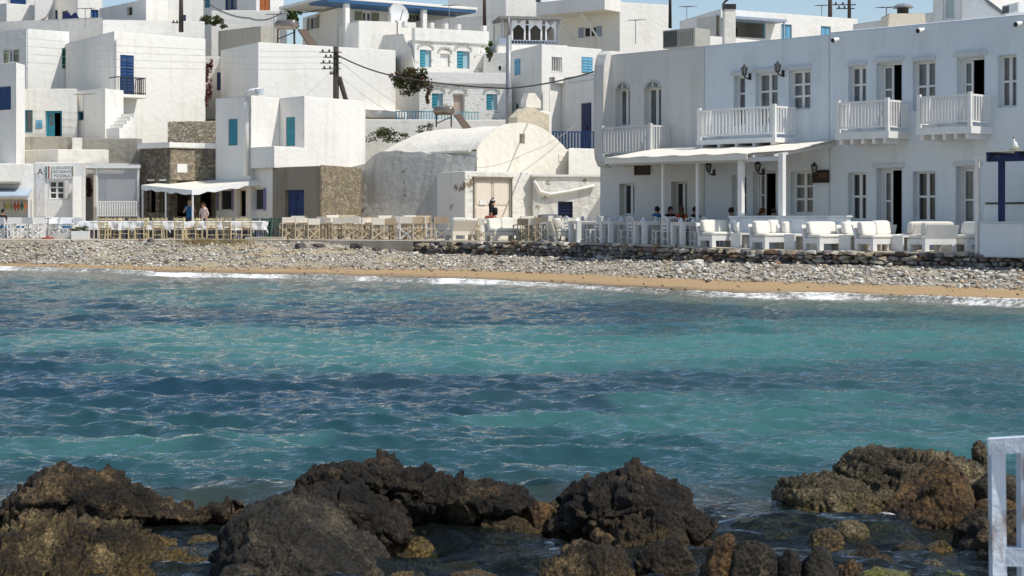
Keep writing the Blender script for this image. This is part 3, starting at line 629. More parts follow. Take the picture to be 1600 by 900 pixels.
def build_beach_stones():
    """loose bigger stones lying at the foot of the wall and on the pebbles, each a thing"""
    rr = random.Random(23)
    spec = [(222, 374, .30, 2, 'rust-brown boulder at the terrace edge before the blue-cloth tables'), (236, 378, .38, 3, 'dark grey flat stone beside a rust-brown boulder on the pebbles'),
            (1060, 414, .30, 0, 'grey rounded stone standing in a gap at the foot of the stone wall'), (1076, 409, .26, 1, 'tan round stone leaning on the wall foot beside two white ones'),
            (1090, 412, .40, 6, 'long white stone lying against the foot of the stone wall'), (1072, 419, .36, 6, 'pale flat stone below the tan round stone at the wall foot'),
            (1030, 418, .26, 5, 'small pale stone alone on the pebbles below the four diners'), (985, 417, .34, 5, 'oblong pale stone on the pebbles under the second white table'),
            (952, 408, .42, 5, 'long pale slab at the wall foot below the first white table'), (938, 404, .34, 6, 'white oval stone near the left end of the white tables'),
            (962, 402, .30, 1, 'tan block on the pebbles below the white chairs'), (888, 405, .32, 6, 'bright white stone under the low grey sofa end'),
            (910, 408, .36, 0, 'bluish grey slanted stone at the wall foot'), (1214, 414, .28, 2, 'pinkish red stone on the pebbles below the second white sofa'),
            (1196, 414, .24, 6, 'small white stone left of the pinkish red stone'), (1105, 441, .13, 3, 'small black stone alone on the wet sand'), (1229, 444, .14, 5, 'small tan stone alone on the sand near the wave'),
            (498, 387, .55, 3, 'dark flat rubble heap below the first canvas chairs'), (528, 391, .45, 5, 'pale broken block among the dark rubble'), (556, 389, .60, 3, 'long dark rubble slab below the canvas chairs'),
            (590, 392, .5, 3, 'black flat rubble stone left of the bare sand gap'), (470, 388, .5, 3, 'dark brown rubble stone nearest the grey concrete step'), (612, 395, .36, 0, 'grey rubble stone at the right end of the rubble'),
            (682, 388, .75, 3, 'big dark grey boulder at the left end of the stone wall'), (473, 398, .22, 3, 'small dark stone on the straw-coloured sand')]
    for i, (px, py, w, mi, lab) in enumerate(spec):
        # find where the view ray meets the beach
        Y = 40.0
        for _ in range(400):
            X = xw(px, Y); z = float(beach_z(np.array(X), np.array(Y))[0])
            if zw(py, Y) <= z or Y > edge_y(X) - .25: break
            Y += .1
        me = stone_mesh((mi, 10 + i % 5), SM[mi], 77 + mi * 7 + i % 5, 26); o = bpy.data.objects.new('beach_stone', me); COL.objects.link(o)
        h = w * rr.uniform(.38, .6); o.location = (X, Y, z + h * .3); o.scale = (w, w * .8, h); o.rotation_euler = (rr.uniform(-.15, .15), rr.uniform(-.2, .2), rr.uniform(0, 6.28))
        tag(o, lab, 'stone', 'loose stones on the beach')
build_beach_stones()
# ------------------------------------------------------------------ foreground rocks
def rock_material(name, dark, mid, light, goldz=0.12, gold=(.20, .135, .05), rough=.75, bump=1.0):
    m = bpy.data.materials.new(name); m.use_nodes = True; nt = m.node_tree; L = nt.links; b = nt.nodes['Principled BSDF']
    b.inputs['Specular IOR Level'].default_value = .3
    geo = _n(nt, 'ShaderNodeNewGeometry'); P = geo.outputs['Position']
    n1 = _n(nt, 'ShaderNodeTexNoise'); n1.inputs['Scale'].default_value = 3.0; n1.inputs['Detail'].default_value = 10; n1.inputs['Roughness'].default_value = .68; L.new(P, n1.inputs['Vector'])
    r1 = _n(nt, 'ShaderNodeValToRGB'); cr = r1.color_ramp; cr.elements[0].position = .38; cr.elements[0].color = (*dark, 1); cr.elements[1].position = .68; cr.elements[1].color = (*light, 1)
    e = cr.elements.new(.52); e.color = (*mid, 1); L.new(n1.outputs[0], r1.inputs[0])  # wide tone spread also paints in black crevices and sunlit spots
    n2 = _n(nt, 'ShaderNodeTexNoise'); n2.inputs['Scale'].default_value = 60; n2.inputs['Detail'].default_value = 6; n2.inputs['Roughness'].default_value = .7; L.new(P, n2.inputs['Vector'])
    r2 = _n(nt, 'ShaderNodeValToRGB'); r2.color_ramp.elements[0].position = .40; r2.color_ramp.elements[1].position = .64; r2.color_ramp.elements[0].color = (.22, .21, .20, 1); r2.color_ramp.elements[1].color = (1.9, 1.8, 1.6, 1); L.new(n2.outputs[0], r2.inputs[0])  # speckle contrast also paints in small highlights
    mx = _n(nt, 'ShaderNodeMix', data_type='RGBA', blend_type='MULTIPLY'); mx.inputs[0].default_value = 1; L.new(r1.outputs[0], mx.inputs[6]); L.new(r2.outputs[0], mx.inputs[7])
    # weed-gold tidal band close to the water
    sx = _n(nt, 'ShaderNodeSeparateXYZ'); L.new(P, sx.inputs[0])
    ns = _n(nt, 'ShaderNodeMath', operation='MULTIPLY_ADD'); ns.inputs[1].default_value = .55; ns.inputs[2].default_value = -.275; L.new(n1.outputs[0], ns.inputs[0])
    ad = _n(nt, 'ShaderNodeMath', operation='ADD'); L.new(sx.outputs[2], ad.inputs[0]); L.new(ns.outputs[0], ad.inputs[1])
    mr = _n(nt, 'ShaderNodeMapRange'); mr.inputs[1].default_value = goldz + .06; mr.inputs[2].default_value = goldz - .06; L.new(ad.outputs[0], mr.inputs[0])
    g2 = _n(nt, 'ShaderNodeMix', data_type='RGBA', blend_type='MULTIPLY'); g2.inputs[0].default_value = 1; g2.inputs[6].default_value = (*gold, 1); L.new(r2.outputs[0], g2.inputs[7])
    mg = _n(nt, 'ShaderNodeMix', data_type='RGBA'); L.new(mr.outputs[0], mg.inputs[0]); L.new(mx.outputs[2], mg.inputs[6]); L.new(g2.outputs[2], mg.inputs[7])
    L.new(mg.outputs[2], b.inputs['Base Color'])
    rr_ = _n(nt, 'ShaderNodeMapRange'); rr_.inputs[3].default_value = rough; rr_.inputs[4].default_value = .2; L.new(mr.outputs[0], rr_.inputs[0]); L.new(rr_.outputs[0], b.inputs['Roughness'])
    v = _n(nt, 'ShaderNodeTexVoronoi'); v.inputs['Scale'].default_value = 34; L.new(P, v.inputs['Vector'])
    s1 = _n(nt, 'ShaderNodeMath', operation='MULTIPLY_ADD'); s1.inputs[1].default_value = -.9; L.new(v.outputs['Distance'], s1.inputs[0]); L.new(n2.outputs[0], s1.inputs[2])
    n4 = _n(nt, 'ShaderNodeTexNoise'); n4.inputs['Scale'].default_value = 9; n4.inputs['Detail'].default_value = 8; n4.inputs['Roughness'].default_value = .7; L.new(P, n4.inputs['Vector'])
    s2 = _n(nt, 'ShaderNodeMath', operation='MULTIPLY_ADD'); s2.inputs[1].default_value = 1.4; L.new(n4.outputs[0], s2.inputs[0]); L.new(s1.outputs[0], s2.inputs[2])
    bp = _n(nt, 'ShaderNodeBump'); bp.inputs['Strength'].default_value = bump; bp.inputs['Distance'].default_value = .03; L.new(s2.outputs[0], bp.inputs['Height']); L.new(bp.outputs[0], b.inputs['Normal'])
    return m
RK_DARK = rock_material('dark_pitted_rock', (.008, .007, .005), (.030, .023, .016), (.145, .105, .058), -.02, gold=(.10, .070, .030))
RK_GREY = rock_material('dark_grey_rock', (.012, .010, .008), (.032, .028, .022), (.105, .088, .060), -.05, gold=(.07, .055, .03), bump=.8)
RK_BROWN = rock_material('brown_crusted_rock', (.010, .008, .005), (.050, .036, .020), (.25, .18, .09), .02, gold=(.12, .084, .034))
RK_GOLD = rock_material('weed_gold_rock', (.010, .008, .005), (.062, .046, .023), (.30, .23, .115), .02, gold=(.15, .108, .042))  # weed gold, with its light tone raised to paint in sunlit areas
RK_RUST = rock_material('rust_brown_boulder_rock', (.030, .018, .009), (.085, .050, .020), (.17, .10, .04), .02, gold=(.03, .021, .012), bump=.7)
RK_PALE = rock_material('pale_barnacled_rock', (.030, .025, .017), (.11, .09, .056), (.30, .255, .16), .04, gold=(.14, .115, .05))
RK_MOSS = rock_material('mossy_green_rock', (.05, .05, .02), (.13, .13, .04), (.24, .22, .09), .30, gold=(.17, .17, .045))

def facet(p, f):
    """broken-rock relief: every Voronoi cell is a tilted flat face"""
    c = mnoise.voronoi(p * f)[1][0]; k = c.x * 12.9898 + c.y * 78.233 + c.z * 37.719; rv = Vector((math.sin(k * 1.7), math.sin(k * 2.9 + 1.3), math.sin(k * 4.3 + 2.1))) * .42
    return (p * f - c).dot(rv) * 1.1 + rv.x * .55
def displace(V, N, amp, freq, seed, pits=.5):
    out = np.empty(len(V)); S = Vector((seed * 7.31, seed * 3.17, seed * 1.7))
    a1, a2, a3 = amp * 1.25, amp * .85, amp * .30
    f1, f2, f3 = freq, freq * 2.7, freq * 8.0
    fr, tb, vo = mnoise.fractal, mnoise.turbulence, mnoise.voronoi
    for i, p in enumerate(V):
        p = Vector(p) + S
        d1 = .55 * fr(p * f1, 1.0, 2.1, 3) + .75 * facet(p, f1 * .62)
        d2 = facet(p, f2 * .62) * 1.25 + .7 * facet(p, f2 * 1.9) + .18 * fr(p * f2 * 1.9, .8, 2.1, 3)
        d3 = fr(p * f3, .8, 2.2, 3)
        dd = vo(p * (f1 * 1.5))[0]; crack = min(1.0, (dd[1] - dd[0]) * 5.0)
        sz = p.z * 6.5 + 1.6 * d1 + p.x * .8; st = abs((sz % 1.0) - .5) * 2
        out[i] = a1 * d1 + a2 * d2 + a3 * d3 - pits * a1 * 1.1 * (1 - crack) ** 2 - pits * a2 * .9 * max(0, st - .55)
    out = np.clip(out, -2.2 * amp, 1.15 * amp)
    return V + N * out[:, None]
def rock_profile(label, prof, Y, front, back, m, amp=.05, freq=2.0, seed=1, zb=-.45, p=.62, nu=210, nv=116, lean=0.0, pits=.7, under=.0):
    """rock whose skyline follows the given outline; a rounded, eroded solid with real depth before and behind that line"""
    pts = [(xw(a, Y), zw(b, Y)) for a, b in prof]; x0, x1 = pts[0][0], pts[-1][0]
    us = np.linspace(0, 1, nu); X = x0 + (x1 - x0) * us; H = np.interp(X, [q[0] for q in pts], [q[1] for q in pts])
    taper = np.sqrt(np.clip(1 - np.abs(2 * us - 1) ** 3.2, 0.002, 1)); H = zb + (H - zb) * (np.clip(1 - np.abs(2 * us - 1) ** 14, 0.001, 1) ** .5)
    a = np.linspace(0, math.pi, nv); ca, sa = np.cos(a), np.sin(a) ** p
    wid = np.where(ca > 0, back, front)
    VX = X[:, None] + 0 * ca[None]; VY = Y + (np.sign(ca) * np.abs(ca) ** .8 * wid)[None] * taper[:, None]
    VZ = zb + (H - zb)[:, None] * sa[None]
    VX = VX + lean * (VZ - zb)
    rel = np.clip((VZ - 0.0) / np.maximum(H[:, None], .05), 0, 1); VY = VY + under * (1 - rel) ** 1.3 * (ca < 0)[None] * taper[:, None]
    V = np.stack([VX, VY, VZ], -1)
    du = np.gradient(V, axis=0); dv = np.gradient(V, axis=1); N = np.cross(du, dv); N /= (np.linalg.norm(N, axis=-1, keepdims=True) + 1e-9)
    c = V.reshape(-1, 3).mean(0); 
    if (N * (V - c)).sum() < 0: N = -N
    W = displace(V.reshape(-1, 3), N.reshape(-1, 3), amp, freq, seed, pits)
    o = grid_mesh('rock', W, nu, nv, m); tag(o, label, 'rock', 'rocks along the near shore')
    cx = Vector(((x0 + x1) / 2, Y, 0)); 
    co = np.empty(len(o.data.vertices) * 3, np.float32); o.data.vertices.foreach_get('co', co); co = co.reshape(-1, 3) - np.array(cx); o.data.vertices.foreach_set('co', co.ravel()); o.location = cx
    return o
def rock_boulder(label, px, py, Y, w, d, h, m, seed, amp=.05, freq=2.6, sub=5, rz=0.0, facets=9, tilt=0.0):
    """free-standing boulder: planes cut a ball, then erosion; (px,py) is the middle of its top"""
    rr = random.Random(seed); bm = bmesh.new(); bmesh.ops.create_icosphere(bm, subdivisions=sub, radius=1)
    V = np.array([v.co[:] for v in bm.verts]); 
    pl = []
    for k in range(facets):
        n = Vector((rr.gauss(0, 1), rr.gauss(0, 1), rr.gauss(0, .8))).normalized(); pl.append((np.array(n), rr.uniform(.68, .95)))
    r = np.ones(len(V))
    for n, dd in pl:
        c = V @ n; r = np.where(c > .05, np.minimum(r, dd / np.maximum(c, .05)), r)
    N = V.copy(); V = V * r[:, None]; V[:, 2] /= max(V[:, 2].max(), .3); V[:, 0] = (V[:, 0] - (V[:, 0].max() + V[:, 0].min()) / 2) / ((V[:, 0].max() - V[:, 0].min()) / 2); V[:, 1] /= np.abs(V[:, 1]).max()
    S = np.array([w / 2, d / 2, h]); V = V * S; V[:, 2] = np.where(V[:, 2] < 0, V[:, 2] * .8, V[:, 2])
    V = displace(V + 0, N, amp, freq, seed, .4)
    c, s = math.cos(rz), math.sin(rz); V = np.stack([V[:, 0] * c - V[:, 1] * s + tilt * V[:, 2], V[:, 0] * s + V[:, 1] * c, V[:, 2]], -1)
    for v, co in zip(bm.verts, V): v.co = co
    for f in bm.faces: f.smooth = True
    me = bpy.data.meshes.new('rock'); bm.to_mesh(me); bm.free(); me.materials.append(m)
    o = bpy.data.objects.new('rock', me); COL.objects.link(o); o.location = (xw(px, Y), Y, zw(py, Y) - h)
    return tag(o, label, 'rock', 'rocks along the near shore')

rock_profile('long crusted rock ridge with arched hollow at the far left', [(-60, 800), (0, 798), (25, 775), (60, 752), (105, 736), (150, 731), (185, 738), (215, 755), (240, 768), (290, 782), (330, 782), (372, 780), (400, 795), (425, 806)], 10.35, 1.1, .5, RK_BROWN, .065, 2.2, 3, p=.7, under=.55)
rock_profile('low wet golden rock shelf in the bottom left corner', [(-60, 838), (40, 815), (110, 822), (170, 818), (215, 832), (262, 858), (300, 885), (330, 905)], 9.2, 1.3, .6, RK_GOLD, .075, 3.4, 4, p=.6)
rock_profile('low dark brown rock cut by the left frame edge at the bottom', [(-80, 850), (0, 852), (50, 862), (90, 880), (120, 900)], 8.75, .7, .4, RK_BROWN, .045, 3.0, 34, p=.6, nu=90, nv=60)
rock_profile('jagged long rock behind the two dark domes', [(440, 815), (462, 735), (500, 728), (540, 718), (548, 716), (600, 715), (632, 722), (668, 727), (680, 745), (745, 755), (790, 758), (828, 770), (850, 785), (862, 818)], 10.15, .75, .55, RK_DARK, .06, 2.6, 5, p=.5, under=.55)
rock_profile('dark rounded rock dome in the middle of the group', [(425, 800), (450, 772), (490, 752), (540, 752), (590, 768), (630, 790), (655, 815), (664, 850), (672, 890)], 9.75, .8, .5, RK_DARK, .05, 2.4, 6, p=.55, under=.3)
rock_profile('smooth dark grey rock dome nearest the camera', [(318, 905), (330, 860), (365, 815), (410, 793), (450, 780), (500, 795), (550, 828), (590, 862), (625, 905)], 9.15, .9, .5, RK_GREY, .05, 1.9, 7, p=.55, pits=.5)
rock_profile('pointed dark rock peak right of the centre', [(815, 850), (850, 812), (875, 790), (890, 760), (915, 742), (955, 735), (978, 724), (1000, 726), (1030, 752), (1065, 765), (1090, 790), (1115, 815), (1135, 850)], 10.0, .95, .55, RK_DARK, .055, 2.3, 8, p=.62, under=.35)
rock_profile('brown lumpy rock at the front of the pointed peak', [(895, 860), (930, 815), (985, 795), (1020, 782), (1050, 785), (1072, 805), (1075, 840), (1085, 870)], 9.6, .5, .4, RK_BROWN, .045, 2.8, 9, p=.5, nu=110, nv=64)
rock_profile('wet low rock before the pointed peak at the bottom edge', [(825, 905), (850, 875), (900, 850), (940, 846), (968, 858), (985, 880), (1000, 905)], 8.7, .5, .35, RK_BROWN, .04, 3.2, 10, p=.6, nu=110, nv=60)
rock_boulder('dark angular rock right of the wet low rock', 1045, 842, 8.8, .36, .36, .24, RK_DARK, 12, .04)
rock_boulder('small crusted rock at the water inlet under the jagged rock', 800, 800, 9.9, .5, .4, .20, RK_BROWN, 13, .04)
rock_boulder('small golden rock glimpsed between jagged rock and pointed peak', 868, 778, 10.6, .16, .2, .12, RK_GOLD, 14, .02)
rock_boulder('rust brown block at the right end of the jagged rock', 838, 782, 10.0, .22, .3, .2, RK_RUST, 16, .025)
rock_boulder('upright brown stone leaning left of the striped slab', 1116, 829, 8.5, .17, .24, .26, RK_RUST, 17, .015, 2, facets=7, tilt=.28)
rock_boulder('upright grey striped slab at the bottom edge', 1178, 838, 8.45, .27, .22, .30, RK_GREY, 18, .015, 1.5, facets=12)
rock_boulder('dark small stone right of the striped slab', 1236, 857, 8.45, .15, .2, .22, RK_GREY, 19, .015, 2)
rock_boulder('pointed grey brown stone at the bottom edge', 1280, 853, 8.45, .22, .22, .24, RK_GREY, 20, .02, 2, facets=7)
rock_boulder('reddish low stone right of the pointed grey stone', 1328, 866, 8.6, .17, .2, .14, RK_RUST, 21, .02)
rock_boulder('mossy yellow green flat stone at the bottom edge', 1382, 887, 8.4, .30, .25, .10, RK_MOSS, 22, .015)
rock_profile('flat barnacled rock spit pointing into the sea', [(1200, 778), (1212, 752), (1240, 742), (1290, 740), (1330, 748), (1370, 768), (1400, 800)], 10.95, .45, .4, RK_PALE, .04, 3.4, 23, p=.55, nu=120, nv=60)
rock_profile('broad pale rock behind the brown boulder', [(1290, 770), (1297, 722), (1330, 710), (1380, 701), (1440, 706), (1490, 712), (1530, 728), (1560, 770)], 11.3, .7, .5, RK_PALE, .045, 2.8, 24, p=.6)
rock_profile('big rusty brown boulder beside the white railing', [(1362, 830), (1392, 795), (1425, 765), (1452, 735), (1475, 720), (1495, 724), (1512, 760), (1526, 795), (1534, 832)], 10.4, .42, .4, RK_RUST, .03, 2.2, 25, p=.45, nu=120, nv=70, pits=.3)
rock_boulder('low golden weed rock awash in the inlet', 1222, 803, 10.35, .46, .35, .10, RK_GOLD, 26, .02)
rock_boulder('tiny dark rock tip in the foam of the inlet', 1345, 790, 10.5, .12, .14, .09, RK_DARK, 27, .015)
rock_boulder('low wet rock under the rusty boulder', 1390, 817, 10.1, .40, .3, .08, RK_PALE, 28, .02)
rock_boulder('grey half-sunk stone in the shallow pool', 1424, 846, 9.5, .30, .26, .13, RK_GREY, 29, .02)
rock_boulder('small bright green mossy stone in the pool', 1499, 826, 9.95, .07, .09, .06, RK_MOSS, 30, .008, sub=4)
rock_profile('dark rock mass behind the railing at the bottom right', [(1490, 905), (1500, 835), (1530, 812), (1570, 808), (1620, 800), (1700, 800)], 9.4, .6, .4, RK_DARK, .04, 2.6, 31, p=.45, nu=100, nv=60)
rock_boulder('brown stone behind the railing under the black one', 1556, 776, 10.2, .36, .3, .2, RK_RUST, 32, .02)
rock_boulder('black stone behind the white railing', 1562, 738, 10.6, .42, .3, .22, RK_GREY, 33, .02)
rock_boulder('barnacled upright rock tip left of the railing top', 1532, 690, 11.6, .17, .2, .28, RK_PALE, 35, .03, 3.5)
rock_boulder('pale golden rock tip in the water right of the pointed peak', 1128, 786, 10.75, .22, .2, .09, RK_GOLD, 36, .02)
rock_boulder('flat reddish stone between the two upright stones and the peak', 1160, 888, 8.85, .3, .2, .08, RK_RUST, 37, .015)
rock_boulder('golden crusted rock strip low in the left inlet', 655, 846, 9.5, .30, .3, .16, RK_GOLD, 38, .03)

small = [(1300, 838, 9.75, .14, .06, RK_BROWN), (1352, 852, 9.35, .20, .09, RK_DARK), (1380, 868, 9.15, .18, .08, RK_BROWN), (1452, 872, 9.1, .24, .10, RK_GREY), (1470, 845, 9.6, .16, .07, RK_GOLD), (1330, 812, 10.2, .22, .06, RK_PALE), (1290, 822, 10.05, .18, .05, RK_GOLD), (1485, 890, 8.8, .26, .1, RK_MOSS), (1420, 893, 8.75, .2, .07, RK_DARK)]
for i, (px, py, Y, w, h, m_) in enumerate(small): rock_boulder(['small brown stone in the inlet above the pointed grey stone', 'dark wet stone left of the half-sunk grey stone', 'brown wet stone below the half-sunk grey stone', 'dark grey wet stone at the right side of the pool', 'golden wet stone between the grey stone and the green mossy one', 'pale flat stone awash right of the golden weed rock', 'thin golden stone just right of the golden weed rock', 'mossy wet stone at the bottom edge left of the railing rocks', 'dark low stone at the bottom edge right of the yellow green one'][i], px, py, Y - .3, w * 1.15, w, h + .05, m_, 60 + i, .014, 4, 4)
low = [(700, 872, 9.25, .34, .07, RK_BROWN, 'low brown wet rock in the pool right of the dome nearest the camera'), (770, 862, 9.4, .28, .06, RK_DARK, 'low dark wet rock in the pool below the jagged rock'), (752, 894, 8.8, .40, .08, RK_BROWN, 'flat brown wet rock at the bottom edge in the middle pool'), (322, 838, 9.7, .30, .09, RK_GOLD, 'golden wet rock between the left shelf and the grey dome'), (300, 868, 9.2, .26, .08, RK_BROWN, 'brown wet rock at the foot of the golden shelf'), (640, 890, 8.85, .3, .1, RK_GOLD, 'golden weedy rock at the right foot of the grey dome'), (1080, 880, 8.95, .26, .09, RK_BROWN, 'brown wet rock left of the upright brown stone'), (850, 868, 9.3, .2, .07, RK_GOLD, 'golden wet rock at the left foot of the pointed peak'), (1010, 886, 8.9, .28, .08, RK_DARK, 'dark flat rock at the bottom edge under the peak')]
for i, (px, py, Y, w, h, m_, lab) in enumerate(low): rock_boulder(lab, px, py, Y, w, w * .9, h, m_, 80 + i, .02, 3.4)

# blurred white railing in the near right corner
def build_railing():
    Y = 5.0; root = thing('white_railing', 'rusty white metal railing in the near right corner', 'railing', (xw(1575, Y), Y, .18))
    k = Y / FPX
    p = MB(); p.bar((xw(1563, Y), Y, .18), (xw(1557, Y), Y, zw(700, Y)), 22 * k, 22 * k); p.build('post', RUST, root)
    p = MB(); p.bar((xw(1608, Y), Y, .18), (xw(1604, Y), Y, zw(702, Y)), 26 * k, 26 * k); p.build('post', RUST, root)
    p = MB(); p.bar((xw(1545, Y), Y, zw(697, Y)), (xw(1720, Y), Y - .12, zw(678, Y)), 24 * k, 24 * k); p.build('top_rail', RUST, root)
    p = MB(); p.bar((xw(1566, Y), Y, zw(869, Y)), (xw(1720, Y), Y - .1, zw(862, Y)), 20 * k, 28 * k); p.build('middle_rail', RUST, root)
build_railing()
# ------------------------------------------------------------------ houses
def PT(px, Y): return (xw(px, Y), Y)
def fill(root, F, s0, z0, s1, z1, kind, o):
    dp = o.get('dp', .2); fm = o.get('fm', PWHITE); gl = o.get('gl', DARKGLASS); c = o.get('c', TEAL); fw = o.get('fw', .06)
    if kind in ('win', 'winsh', 'grille'):
        f = MB(); a, b = -dp - .02, -dp + .05
        f.fbox(F, s0, s0 + fw, a, b, z0, z1); f.fbox(F, s1 - fw, s1, a, b, z0, z1); f.fbox(F, s0 + fw, s1 - fw, a, b, z0, z0 + fw); f.fbox(F, s0 + fw, s1 - fw, a, b, z1 - fw, z1)
        nc, nr = o.get('n', (2, 1)); ww = s1 - s0 - 2 * fw; hh = z1 - z0 - 2 * fw; bw = o.get('bw', .035)
        for i in range(1, nc): x = s0 + fw + ww * i / nc; k = bw * (1.5 if nc == 2 else 1); f.fbox(F, x - k, x + k, a + .01, b - .01, z0 + fw, z1 - fw)
        for j in range(1, nr): z = z0 + fw + hh * j / nr; f.fbox(F, s0 + fw, s1 - fw, a + .012, b - .014, z - bw, z + bw)
        w = f.build('window', fm, root)
        g = MB(); g.fbox(F, s0 + .01, s1 - .01, -dp - .05, -dp - .021, z0 + .01, z1 - .01); g.build('pane', gl, w)
        if kind == 'grille':
            n = 6
            for i in range(n): x = s0 + (s1 - s0) * (i + .5) / n; q = MB(); q.fbox(F, x - .015, x + .015, -.08, -.05, z0, z1); q.build('bar', PWHITE, w)
        if kind == 'winsh':
            sw = o.get('sw', (s1 - s0) / 2)
            for sd in o.get('sides', (-1, 1)):
                a0, a1 = (s0 - sw - .02, s0 - .02) if sd < 0 else (s1 + .02, s1 + sw + .02)
                shutter(w, F, a0, a1, z0, z1, .012, c)
        if o.get('sill'): q = MB(); q.fbox(F, s0 - .06, s1 + .06, -dp + .05, .06, z0 - .07, z0 - .004); q.build('sill', PWHITE, w)
        return w
    if kind == 'shut':
        bk = MB(); bk.fbox(F, s0 + .005, s1 - .005, -dp - .03, -dp - .005, z0 + .005, z1 - .005); w = bk.build('window', DARKGLASS, root)
        mid = (s0 + s1) / 2; o1 = -o.get('in', .07)
        shutter(w, F, s0 + .01, mid - .006, z0 + .01, z1 - .01, o1, c)
        if o.get('ajar'): 
            q = MB(); q.fbox(F, mid + .006, s1 - .01, o1 - .09, o1 - .06, z0 + .01, z1 - .01); q.build('curtain', o['ajar'], w)
        else: shutter(w, F, mid + .006, s1 - .01, z0 + .01, z1 - .01, o1, c)
        return w
    if kind == 'door':
        d = MB(); o1 = -dp; d.fbox(F, s0, s1, o1 - .05, o1, z0, z1); w = d.build('door', o.get('fm', c), root)
        n = o.get('leaves', 2); lw = (s1 - s0 - .06) / n
        for i in range(n):
            q = MB(); a = s0 + .03 + i * lw + .01; b_ = a + lw - .02; k = min(.09, lw * .2)
            q.fbox(F, a, b_, o1 + .001, o1 + .03, z0 + .02, z1 - .04)
            for (u, v) in ((.06, .36), (.42, .94)): q.fbox(F, a + k, b_ - k, o1 + .03, o1 + .045, z0 + (z1 - z0) * u, z0 + (z1 - z0) * v)
            q.build('leaf', c, w)
        q = MB(); q.fbox(F, (s0 + s1) / 2 + .04, (s0 + s1) / 2 + .07, o1 + .03, o1 + .09, z0 + 1.0, z0 + 1.14); q.build('handle', IRON, w)
        return w
    if kind in ('dark', 'half'):
        r = MB(); e = .01; p = F.p; D = o.get('deep', 1.6)
        a, b_, c_, d_ = s0 - .25, s1 + .25, -dp - .001, -dp - D
        r.add([p(a, c_, z0), p(b_, c_, z0), p(b_, c_, z1 + .2), p(a, c_, z1 + .2), p(a, d_, z0), p(b_, d_, z0), p(b_, d_, z1 + .2), p(a, d_, z1 + .2)], [(4, 5, 6, 7), (0, 4, 7, 3), (1, 2, 6, 5), (0, 1, 5, 4), (3, 7, 6, 2)])
        w = r.build('doorway', o.get('rm', BLACKROOM), root)
        f = MB(); f.fbox(F, s0, s0 + fw, -dp, -dp + .06, z0, z1); f.fbox(F, s1 - fw, s1, -dp, -dp + .06, z0, z1); f.fbox(F, s0 + fw, s1 - fw, -dp, -dp + .06, z1 - fw, z1); f.build('frame', fm, w)
        if kind == 'half':
            h = o.get('h', .55); mid = s0 + fw + (s1 - s0 - 2 * fw) * h
            q = MB(); a, b_ = s0 + fw + .01, mid; z_a, z_b = z0 + .02, z1 - fw - .01; k = .07
            for bx in ((a, a + k, z_a, z_b), (b_ - k, b_, z_a, z_b), (a + k, b_ - k, z_a, z_a + .5), (a + k, b_ - k, z_b - k, z_b), (a + k, b_ - k, (z_a + z_b) / 2 + .2, (z_a + z_b) / 2 + .26)): q.fbox(F, bx[0], bx[1], -dp - .01, -dp + .03, bx[2], bx[3])
            lf = q.build('door_leaf', fm, w)
            g = MB(); g.fbox(F, a + .02, b_ - .02, -dp - .03, -dp - .012, z_a, z_b); g.build('pane', GREYGLASS, w)
        return w
    if kind == 'niche':
        q = MB(); q.fbox(F, s0, s1, -dp - .02, -dp, z0, z1); return q.build('niche', o.get('m', WHITE), root)
def shutter(par, F, a, b, z0, z1, o, c):
    q = MB(); q.fbox(F, a, b, o, o + .025, z0, z1); k = min(.05, (b - a) * .18)
    n = max(3, int((z1 - z0) / .16))
    for i in range(n):
        u = z0 + .05 + (z1 - z0 - .1) * i / n; v = u + (z1 - z0 - .1) / n * .62
        q.add([F.p(a + k, o + .026, u), F.p(b - k, o + .026, u), F.p(b - k, o + .026, v), F.p(a + k, o + .026, v), F.p(a + k, o + .05, u), F.p(b - k, o + .05, u)], [(4, 5, 2, 3), (0, 4, 3), (1, 2, 5), (0, 1, 5, 4)])
    q.build('shutter', c, par)

